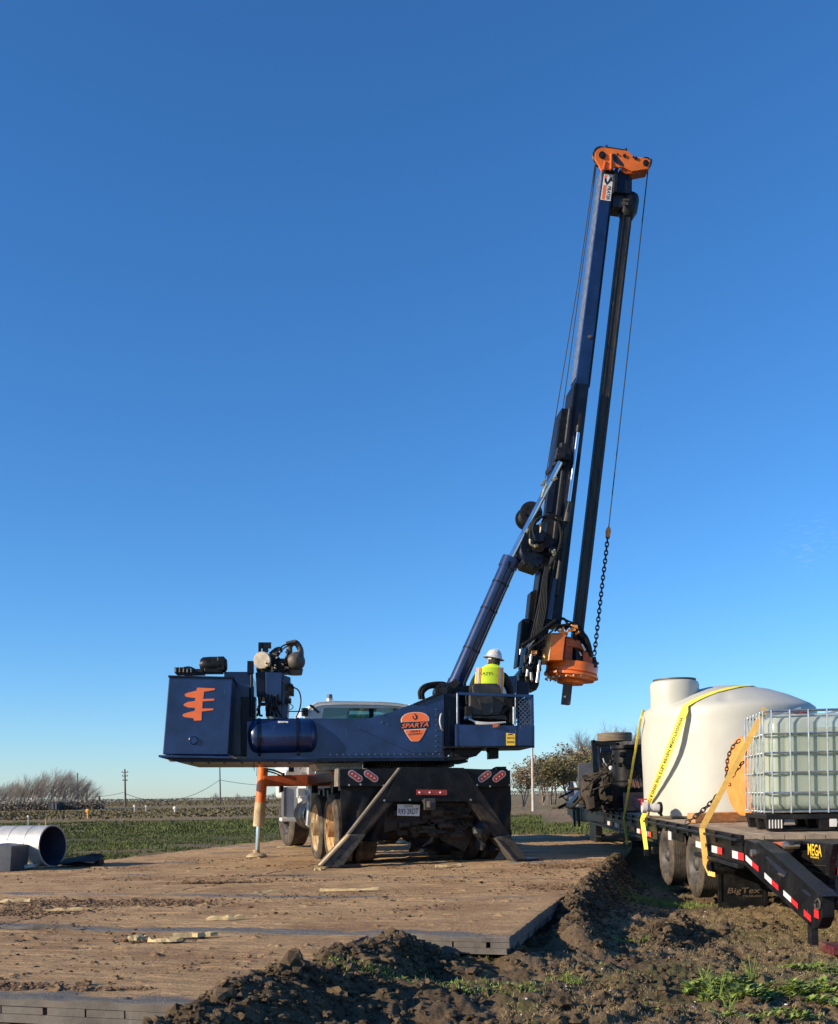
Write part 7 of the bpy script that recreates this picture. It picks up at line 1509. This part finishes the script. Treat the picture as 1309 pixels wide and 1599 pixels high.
for k in range(40): q = onz(random.uniform(905, 972), random.uniform(17.8, 18.8), random.uniform(.0, .6)); s_ = random.uniform(.04, .12); mb.obox(q, Vector((s_, random.uniform(-.5, .5) * s_, random.uniform(-.5, .5) * s_)), Vector((-.3 * s_, s_, 0)), Vector((0, .3 * s_, s_ * random.uniform(.5, 2))))
tag(mb.build('tangled_hose_pile', [M['muddy']], None), 'tangled pile of muddy black hoses and scrap heaped over the auger head', 'hose pile')
mb = MB()
for k in range(9): t = k * .7; q = onz(912 + k * 2.4, 18.6, .12 + .1 * math.sin(t)); mb.cyl(q, q + Vector((.1, -.1, .12)), .07, .03, 10)
mb.prism([W(x, y, 18.6) for x, y in ((893, 1254), (912, 1232), (922, 1220), (932, 1234), (934, 1258))], Vector((0, .5, 0))); tag(mb.build('cutter_teeth_rack', [M['black']], None, .005), 'black sloping toothed cutter beside the lumpy auger head', 'cutter')
PU = thing('power_unit', 'open black framed power unit behind the auger head', 'power unit', tuple(onz(945, 20.5)))
mb = MB(); fr = lambda pts, Y, d: mb.prism([W(x, y, Y) for x, y in pts], Vector((0, d, 0)))
fr([(924, 1156), (930, 1155), (934, 1215), (927, 1215)], 20.2, .1); fr([(924, 1156), (968, 1160), (968, 1166), (930, 1163)], 20.2, .1); fr([(962, 1160), (968, 1160), (970, 1240), (963, 1240)], 20.2, .1); fr([(926, 1210), (968, 1210), (968, 1262), (926, 1258)], 20.2, .9); fr([(926, 1158), (968, 1160), (968, 1215), (926, 1212)], 21.3, .1)
mb.build('frame', [M['black']], PU, .01, split=False)
mb = MB(); mb.cyl(W(931.5, 1166, 20.3), W(933, 1200, 20.3), .045, n=14); mb.cyl(W(938, 1171.5, 20.4), W(962, 1170.5, 20.4), .05, n=14); mb.build('grey_cylinder', [M['greybox']], PU)
mb = MB(); mb.tube([W(942, 1184, 20.5), W(948, 1203, 20.5)], .012); mb.tube([W(946, 1192, 20.5), W(952, 1206, 20.5)], .01)
for (x, y) in ((962, 1196), (954, 1200), (957, 1204), (963, 1208)): q = W(x, y, 20.2); mb.ell(q, (.045, .04, .05), 8, 0, .2)
mb.build('pale_fitting', [M['pvc']], PU); mb = MB(); mb.cyl(W(960, 1171, 20.35), W(966, 1171, 20.35), .06, n=14); mb.build('rusty_cap', [M['rust']], PU)
mb = MB()
for k in range(6): q = W(960, 1146 + k * 2.2, 21.0); mb.lathe([(.30, -.014), (.345, -.014), (.355, 0), (.345, .014), (.30, .014)], q, Z_, 32)
tag(mb.build('coiled_hose', [mat('dusty_brown_hose', (.20, .155, .105), .8, dust=.3)]), 'dusty brown coiled hose lying on top of the open power unit', 'hose coil')
mb = MB(); q = onz(984, 17.6); mb.lathe([(0, 0), (.27, 0), (.29, .04), (.29, .5), (.31, .52), (.29, .54), (.29, 1.05), (.32, 1.07), (.32, 1.13), (0, 1.13)], q, Z_, 32)
for k in range(26): a = random.uniform(2.6, 5.6); z = random.uniform(.1, 1.0); s_ = random.uniform(.03, .08); mb.box(q + Vector((math.cos(a) * .3, math.sin(a) * .3, z)), (s_, s_, s_))
tag(mb.build('drill_bucket', [M['black']], None, .004), 'tall black drilling bucket standing against the far side of the white tank', 'drill bucket')
mb = MB(); mb.prism([W(x, y, 19.6) for x, y in ((903, 1192), (925, 1191), (925, 1235), (903, 1232))], Vector((0, .04, 0))); mb.prism([W(x, y, 19.6) for x, y in ((903, 1232), (925, 1235), (925, 1262), (903, 1260))], Vector((0, .5, 0))); tag(mb.build('steel_plate', [M['greybox']], None, .006), 'upright dark grey steel plate near the front tip of the trailer', 'steel plate')
mb = MB()
for k in range(6): q = onz(986 + 3.2 * k, 16.9, .42 + .015 * (k % 2)); mb.cyl(q, q + Vector((-.04, -.05, .12)), .035, .018, 10)
for k in range(3): mb.tube(spline([onz(984, 17, .3 - .05 * k), onz(996, 16.8, .2 - .05 * k), onz(1006, 16.7, .1 - .03 * k)]), .03)
mb.box(onz(994, 17.0, .18), (.4, .2, .3)); tag(mb.build('auger_bit_set', [mat('worn_copper_teeth', (.30, .16, .12), .5, .3)]), 'row of worn coppery auger teeth between drilling bucket and tank', 'auger teeth')
CN = thing('traffic_cone', 'faded pink traffic cone lying white striped at the trailer front', 'traffic cone', tuple(onz(893, 21.5, .2)))
q = onz(893.5, 21.5, .20); mb = MB(); mb.lathe([(.09, .02), (.07, .10), (.04, .24), (.022, .31), (0, .31)], q, Z_, 20); mb.build('cone_body', [mat('faded_pink', (.6, .25, .2), .6)], CN); mb = MB(); mb.box(q, (.24, .24, .03)); mb.lathe([(.079, .08), (.060, .15), (.058, .15), (.07, .08)], q, Z_, 20); mb.build('white_band', [M['refw']], CN, split=False)
mb = MB(); mb.tube([W(873, 1246, 21), W(903, 1231, 21)], .02); mb.tube([W(872, 1262, 21), W(884, 1256, 21)], .03); mb.tube([W(875, 1241, 21), W(886, 1251, 21)], .012); tag(mb.build('pry_bar', [M['black']], None, split=False), 'black pry bars poking out past the trailer front tip', 'pry bar')
mb = MB()
for k in range(4): mb.cyl(onz(900 + 5 * k, 20.5, .1), onz(900 + 5 * k, 20.5, .35 + .05 * (k % 2)), .05, .03, 10)
tag(mb.build('ratchet_binder', [M['silver']], None, split=False), 'bunch of metal binders beside the traffic cone', 'load binder')
# ================================================================ steel casing and scraps at the edge of the mats
ec = W(82.5, 1321, 15.0); ca_ = Vector((-math.cos(rad(20)), math.sin(rad(20)), 0)); CR = .30; zc_ = gz(ec.x, ec.y) + CR - .01; ec.z = max(ec.z, zc_) if abs(ec.z - zc_) < .1 else ec.z
CP = thing('casing_pipe', 'galvanised steel casing pipe lying beside the mats, open end dark', 'pipe', (ec.x, ec.y, ec.z - CR))
mb = MB(); pr = []
z = 0.0
while z < 3.2: pr += [(CR, z), (CR, z + .27), (CR + .006, z + .275), (CR + .006, z + .285), (CR, z + .29)]; z += .30
mb.lathe(pr + [(CR - .012, z), (CR - .012, .0), (CR, .0)], ec, ca_, 56); cs = mb.build('pipe_shell', [M['galv'], M['galvin']], CP)
mb = MB(); mb.lathe([(CR - .014, .003), (CR - .014, 2.9), (0, 2.9)], ec, ca_, 48); mb.build('shaded_inside', [M['galvin']], CP)  # added lining, dark blue to paint the shaded inside of the pipe
mb = MB(); mb.lathe([(CR - .012, -.004), (CR + .010, -.004), (CR + .010, .02)], ec, ca_, 56); mb.tube([ec + ca_ * (.02 + i * .3) + Vector((-.10, -.26, .11)) * 1.02 for i in range(10)], .006); mb.build('end_ring', [M['galv']], CP, split=False)
mb = MB(); q = ec + ca_ * .9 + Vector((.10, .24, -.02)); mb.obox(q, ca_ * .2, Z_ * .13, Vector((.002, .004, 0))); mb.build('inside_label', [M['refw']], CP)
q = W(14, 1340, 14.3); mb = MB(); mb.prism([W(x, y, 14.3) for x, y in ((-14, 1318.5), (19, 1321.5), (16, 1361.5), (-14, 1362))], Vector((.05, .5, 0))); gb = mb.build('steel_box', [M['greybox']], None, .008); tag(gb, 'dark grey steel box standing before the casing pipe', 'steel box')
mb = MB()
for k in range(5): h_ = W(18, 1325 + k * 2.6, 14.29); mb.cyl(h_, h_ - Vector((0, .004, 0)), .008, n=8)
hb_ = mb.build('bolt_hole', [M['decalk']]); hb_.parent = gb; hb_.location = WP[hb_.name] - WP[gb.name]
mb = MB(); mb.prism([W(x, y, 14.7) for x, y in ((17, 1357), (24, 1351), (54, 1350), (53, 1354), (36, 1357), (17, 1361))], Vector((0, .3, 0))); tag(mb.build('foam_board', [M['white']], None, .004), 'white foam board under the casing pipe', 'board')
mb = MB(); pts = [W(x, y, 15.2) for x, y in ((94, 1346), (108, 1344), (130, 1340), (155, 1342))]; mb.ribbon(pts, .5, .01, [Vector((.1, 1, .15))] * 4); mb.prism([W(x, y, 15.4) for x, y in ((132, 1341), (138, 1334), (153, 1334), (156, 1341))], Vector((0, .2, 0))); mb.prism([W(x, y, 15.2) for x, y in ((94, 1347), (108, 1345), (154, 1343), (155, 1351), (110, 1352), (97, 1351))], Vector((0, .25, 0)))
tag(mb.build('black_tarp', [M['cloth']], None, .004), 'crumpled black plastic sheet by the open end of the casing pipe', 'plastic sheet')
for (x, y, l, t_) in ((69, 1289, 11, 'taller pale wooden stake behind the casing pipe'), (58, 1290, 4, 'short leaning pale stake behind the casing pipe')):
    a = W(x, y, 17); mb = MB(); mb.bar(Vector((a.x - .03, a.y, gz(a.x, a.y))), W(x + 3, y - l, 17), .03, .015); tag(mb.build('wooden_stake', [M['pale']]), t_, 'stake')
# ================================================================ trees
def tree_mesh(name, seed, H, lean, depth, spread, matb, r0, leaf=None, leafn=0, crown0=.35, ntr=1):
    rr = random.Random(seed); V, F = [], []; tips = []
    def seg(p, q, ra, rb):
        d = (q - p).normalized(); x, y, _ = basis(d); o = len(V)
        for c, r in ((p, ra), (q, rb)):
            for k in range(3): t = k * 2.094; V.append(tuple(c + x * (r * math.cos(t)) + y * (r * math.sin(t))))
        F.extend([(o, o + 1, o + 4, o + 3), (o + 1, o + 2, o + 5, o + 4), (o + 2, o, o + 3, o + 5)])
    def grow(p, d, L, r, lv):
        n = 3 if lv < depth else 2
        for i in range(n):
            d = (d + Vector((rr.uniform(-.18, .18) + lean * .06, rr.uniform(-.18, .18), rr.uniform(-.03, .10)))).normalized(); q = p + d * (L / n); rn = r * .84; seg(p, q, r, rn)
            if lv < depth and (lv > 0 or i > 0):
                for _ in range(2 if lv > 0 else 3):
                    a = rr.uniform(0, 6.28); ax = Vector((math.cos(a), math.sin(a), 0)); nd = (d + ax * spread * rr.uniform(.5, 1.1) + Vector((lean * .25, 0, .15))).normalized(); grow(q, nd, L * rr.uniform(.42, .68), rn * .55, lv + 1)
            p, r = q, rn
        tips.append(p)
        if lv < depth: grow(p, d, L * .6, r * .7, lv + 1)
    for t in range(ntr):
        b = Vector((rr.uniform(-.1, .1) * t * H * .15, rr.uniform(-.1, .1) * t, 0)); grow(b, Vector((lean * .3 + rr.uniform(-.1, .1) * ntr, rr.uniform(-.1, .1), 1)).normalized(), H * .42, r0, 0)
    A = np.array(V); top = A[:, 2].max(); A[:, 2] *= H / top; k = (H / top)
    me = bpy.data.meshes.new(name); me.from_pydata([tuple(p) for p in A], [], F); me.materials.append(matb); lm = None
    if leaf:
        T = np.array([tuple(t) for t in tips]); T[:, 2] *= k; T = T[T[:, 2] > H * crown0]; n = leafn; c = T[RNG.integers(0, len(T), n)] + RNG.normal(0, H * .035, (n, 3)); s_ = RNG.uniform(.012, .028, n) * H
        a = RNG.normal(0, 1, (n, 3)); a /= np.linalg.norm(a, axis=1)[:, None]; b = RNG.normal(0, 1, (n, 3)); b -= a * (a * b).sum(1)[:, None]; b /= np.linalg.norm(b, axis=1)[:, None]
        LV = np.stack([c - a * s_[:, None], c + b * s_[:, None] * .6, c + a * s_[:, None], c - b * s_[:, None] * .6], 1).reshape(-1, 3); i = np.arange(n) * 4
        lm = bpy.data.meshes.new('crown'); lm.from_pydata([tuple(p) for p in LV], [], [tuple(q) for q in np.stack([i, i + 1, i + 2, i + 3], -1)]); lm.materials.append(leaf)
    return me, lm
def plant(protos, i, px, Y, H, label, group, sx=1.0, cat='tree', name='bare_tree', base=None, kx=1.0):
    sx = sx * kx
    me, lm = protos[i % len(protos)]; p = W(px, 1240, Y); z = gz(p.x, p.y) - .05 if base is None else base; sc_ = H
    if lm is None:
        o = bpy.data.objects.new(name, me); COL.objects.link(o); o.location = (p.x, p.y, z); o.scale = (sc_ * sx, sc_ * sx, sc_); o.rotation_euler = (0, 0, random.uniform(-.5, .5))
    else:
        o = bpy.data.objects.new(name, None); COL.objects.link(o); o.location = (p.x, p.y, z); o.scale = (sc_ * sx, sc_ * sx, sc_); o.rotation_euler = (0, 0, random.uniform(0, 6))
        for nm, m_ in (('trunk', me), ('crown', lm)): c = bpy.data.objects.new(nm, m_); COL.objects.link(c); c.parent = o
    return tag(o, label, cat, group)
cop = [tree_mesh('bare_tree', 100 + k, 1.0, .9, 3, .55, M['barkp'], .011, ntr=3) for k in range(5)]
TG = 'bare pale trees of the far copse'
xs = [-22, -10, 0, 8, 16, 24, 33, 40, 47, 54, 62, 69, 77, 84, 92, 99, 107, 114, 121, 129, 137]
hs = [44, 40, 42, 38, 46, 44, 50, 52, 54, 56, 58, 57, 60, 58, 58, 56, 52, 48, 46, 44, 36]
ctxt = 'bare pale wind bent tree among the others of the copse beyond the casing pipe'
for i, (x, h_) in enumerate(zip(xs, hs)):
    Y = 150 + (i * 7 % 5) * 5; plant(cop, i, x, Y, h_ * Y / 1600 * 1.1, ctxt, TG, 1.25)
for i in range(22): Y = 172 + (i * 3 % 4) * 4; plant(cop, i + 2, -26 + i * 7.4, Y, random.uniform(38, 52) * Y / 1600 * (.6 + .4 * math.sin(math.pi * min(max((i + 3) / 24, 0), 1))), ctxt, TG, 1.2)
olp = [tree_mesh('trunk', 200 + k, 1.0, .0, 3, .95, M['bark'], .020, M['leafo'] if k % 2 else M['leafb'], 1900, .15, 3) for k in range(4)]
lab_o = [(817, 84, 70, 'slender sparse leaved tree beside the pale pole, standing apart from the grove', .8), (848, 92, 76, 'olive leaved tree between the pale pole and the grove', 1.0), (866, 98, 80, 'brownish olive tree in the middle of the grove', 1.0), (884, 94, 82, 'olive tree behind the pry bars of the trailer', 1.0), (905, 104, 92, 'taller brown tree at the trailer tip', 1.0), (925, 100, 80, 'tree partly hidden by the open power unit', 1.0)]
for i, (x, Y, h_, t_, sx) in enumerate(lab_o): plant(olp, i, x, Y, h_ * Y / 1600, t_, 'olive brown trees of the grove', sx * 1.0, name='olive_tree', kx=1.45)
bgp = [tree_mesh('bare_tree', 300 + k, 1.0, .15, 4, .8, M['bark'], .022, ntr=3) for k in range(2)]
plant(bgp, 0, 925, 120, 118 * 120 / 1600, 'tall bare grey tree behind the power unit', 'bare grey trees behind the grove', 1.2); plant(bgp, 1, 962, 122, 130 * 122 / 1600, 'tallest bare grey tree behind the brown hose coil', 'bare grey trees behind the grove', 1.3); plant(bgp, 0, 992, 128, 116 * 128 / 1600, 'bare grey tree showing just beside the white tank', 'bare grey trees behind the grove', 1.2)
sml = [tree_mesh('bare_tree', 400 + k, 1.0, .0, 3, .8, M['bark'], .03, ntr=1) for k in range(2)]
for i, (x, Y, h_, t_) in enumerate(((260, 260, 9, 'tiny bare tree on the horizon between the two utility poles'), (335, 240, 19, 'small round bare tree at the foot of the second utility pole'), (368, 240, 19, 'small round bare tree just past the second utility pole'), (432, 230, 22, 'small bare tree seen between outrigger leg and front wheel'), (143, 165, 20, 'low bare tree at the thin end of the copse'))): plant(sml, i, x, Y, h_ * Y / 1600, t_, 'small bare trees on the horizon', 1.5)
# horizon brush line
def brush(name, x0, x1, Y0, Y1, hmin, hmax, n, label, m):
    Y = RNG.uniform(Y0, Y1, n); c = RNG.uniform(x0, x1, n); X = (c - CX) / FOC * Y; hh = (hmin + (hmax - hmin) * fbm(X, Y * 0, (x1 - x0) / 1600 * Y0 / 18, 4, 500)); z = ground_h(X, Y) + RNG.uniform(0, 1, n) * hh; s_ = (.06 + .03 * Y0 / 100) * RNG.uniform(.5, 1.6, n)
    a = RNG.normal(0, 1, (n, 3)); a /= np.linalg.norm(a, axis=1)[:, None]; b = RNG.normal(0, 1, (n, 3)); b -= a * (a * b).sum(1)[:, None]; b /= np.linalg.norm(b, axis=1)[:, None]; C = np.stack([X, Y, z], -1)
    V = np.stack([C - a * s_[:, None], C + b * s_[:, None], C + a * s_[:, None], C - b * s_[:, None]], 1).reshape(-1, 3); i = np.arange(n) * 4
    return tag(npmesh(name, V, np.stack([i, i + 1, i + 2, i + 3], -1), m), label, 'brush', kind='stuff')
brush('horizon_brush', -300, 1700, 560, 640, .6, 4.2, 60000, 'low dark line of brush and trees along the horizon', M['brush'])
brush('copse_undergrowth', -60, 162, 148, 160, .4, 1.5, 22000, 'dense brown undergrowth at the feet of the copse', M['brush'])
brush('field_scrub', 150, 480, 190, 330, .2, 1.2, 5000, 'low dry scrub scattered over the far field', M['fieldw'])
brush('field_scrub', -60, 700, 60, 120, .03, .2, 9000, 'dry brown weeds over the far side of the green field', M['fieldw'])
# poles and wires
def pole(x, ytop, Y, r, m, label, arms=(), name='utility_pole'):
    a = W(x, ytop, Y); b = Vector((a.x, a.y, gz(a.x, a.y) - .1)); mb = MB(); mb.cyl(b, a, r * 1.15, r * .75, 10)
    for (dy, L_) in arms: q = a - Z_ * dy; mb.bar(q - Vector((L_ / 2, 0, 0)), q + Vector((L_ / 2, 0, 0)), .12, .14); mb.cyl(q + Vector((-L_ / 2 + .1, 0, 0)), q + Vector((-L_ / 2 + .1, 0, .25)), .06, n=6); mb.cyl(q + Vector((L_ / 2 - .1, 0, 0)), q + Vector((L_ / 2 - .1, 0, .25)), .06, n=6)
    return tag(mb.build(name, [m], None, split=False), label, 'utility pole', 'utility poles across the field')
pole(195, 1201, 190, .17, M['pole'], 'dark utility pole with cross arms just past the copse', ((.6, 1.2), (1.3, 1.1), (2.1, .9)))
pole(343, 1180, 200, .13, M['pole'], 'thin utility pole rising behind the blue rig tank', ((.4, .6),)); pole(121, 1207, 205, .15, M['pole'], 'utility pole rising above the tree crowns of the copse', ()); pole(135, 1226, 210, .18, M['pole'], 'short dark pole at the thin end of the copse', ())
pole(155, 1243, 160, .2, M['pole'], 'stumpy post in the scrub beside the copse', ()); pole(831, 1157, 62, .085, M['polew'], 'pale slender pole beside the olive trees', ())
def wire(a, b, sag, label):
    n = 20; pts = [a.lerp(b, i / n) - Z_ * sag * 4 * (i / n) * (1 - i / n) for i in range(n + 1)]; mb = MB(); mb.tube(pts, .045, 4); tag(mb.build('overhead_wire', [M['greybox']]), label, 'wire', 'overhead wires across the field')
wire(W(195, 1239, 190), W(343, 1218, 200), 2.6, 'overhead wire sagging between the two utility poles'); wire(W(343, 1218, 200), W(470, 1226, 240), .6, 'overhead wire running from the second utility pole behind the outrigger'); wire(W(195, 1237, 190), W(121, 1244, 205), .4, 'overhead wire from the cross arm pole toward the copse')
# small things in the field
mb = MB(); mb.prism([W(x, y, 146) for x, y in ((75, 1252.5), (92, 1252.5), (92, 1264.5), (75, 1264.5))], Vector((0, 2, 0))); sh = mb.build('field_shed', [mat('dark_green_shed', (.02, .025, .025), .7)], None); tag(sh, 'small dark shed at the edge of the copse', 'shed')
mb = MB()
for x in (81, 86): mb.prism([W(x, 1254, 145.9), W(x + 2.4, 1254, 145.9), W(x + 2.4, 1264, 145.9), W(x, 1264, 145.9)], Vector((0, -.05, 0)))
d_ = mb.build('door', [M['greybox']]); d_.parent = sh; d_.location = WP[d_.name] - WP[sh.name]
def marker(x, y, Y, r, m, label, post=True, nm='field_marker'):
    q = W(x, y, Y); mb = MB(); mb.ell(q, (r, r * .5, r), 12); 
    if post: mb.cyl(Vector((q.x, q.y, gz(q.x, q.y) - .03)), q, r * .35, n=8)
    return tag(mb.build(nm, [m]), label, 'marker', 'small markers in the field')
marker(137, 1266.5, 62, .13, mat('marker_orange', (.85, .35, .05), .6), 'round orange marker on a stake before the copse')
marker(273, 1262, 80, .15, M['refw'], 'round white marker far out in the green field'); marker(44, 1275, 45, .05, M['refw'], 'thin white peg in the brown soil before the copse'); marker(210, 1259, 95, .12, M['refw'], 'slim white marker beyond the cross arm pole'); marker(228, 1259.5, 95, .09, M['refw'], 'smaller white marker between the two utility poles')
mb = MB(); mb.prism([W(x, y, 30) for x, y in ((862, 1261), (880, 1259), (881, 1263), (863, 1264))], Vector((0, .3, 0))); tag(mb.build('dirt_bank', [M['mud']], None), 'low dirt bank beside the track behind the trailer tip', 'dirt bank')
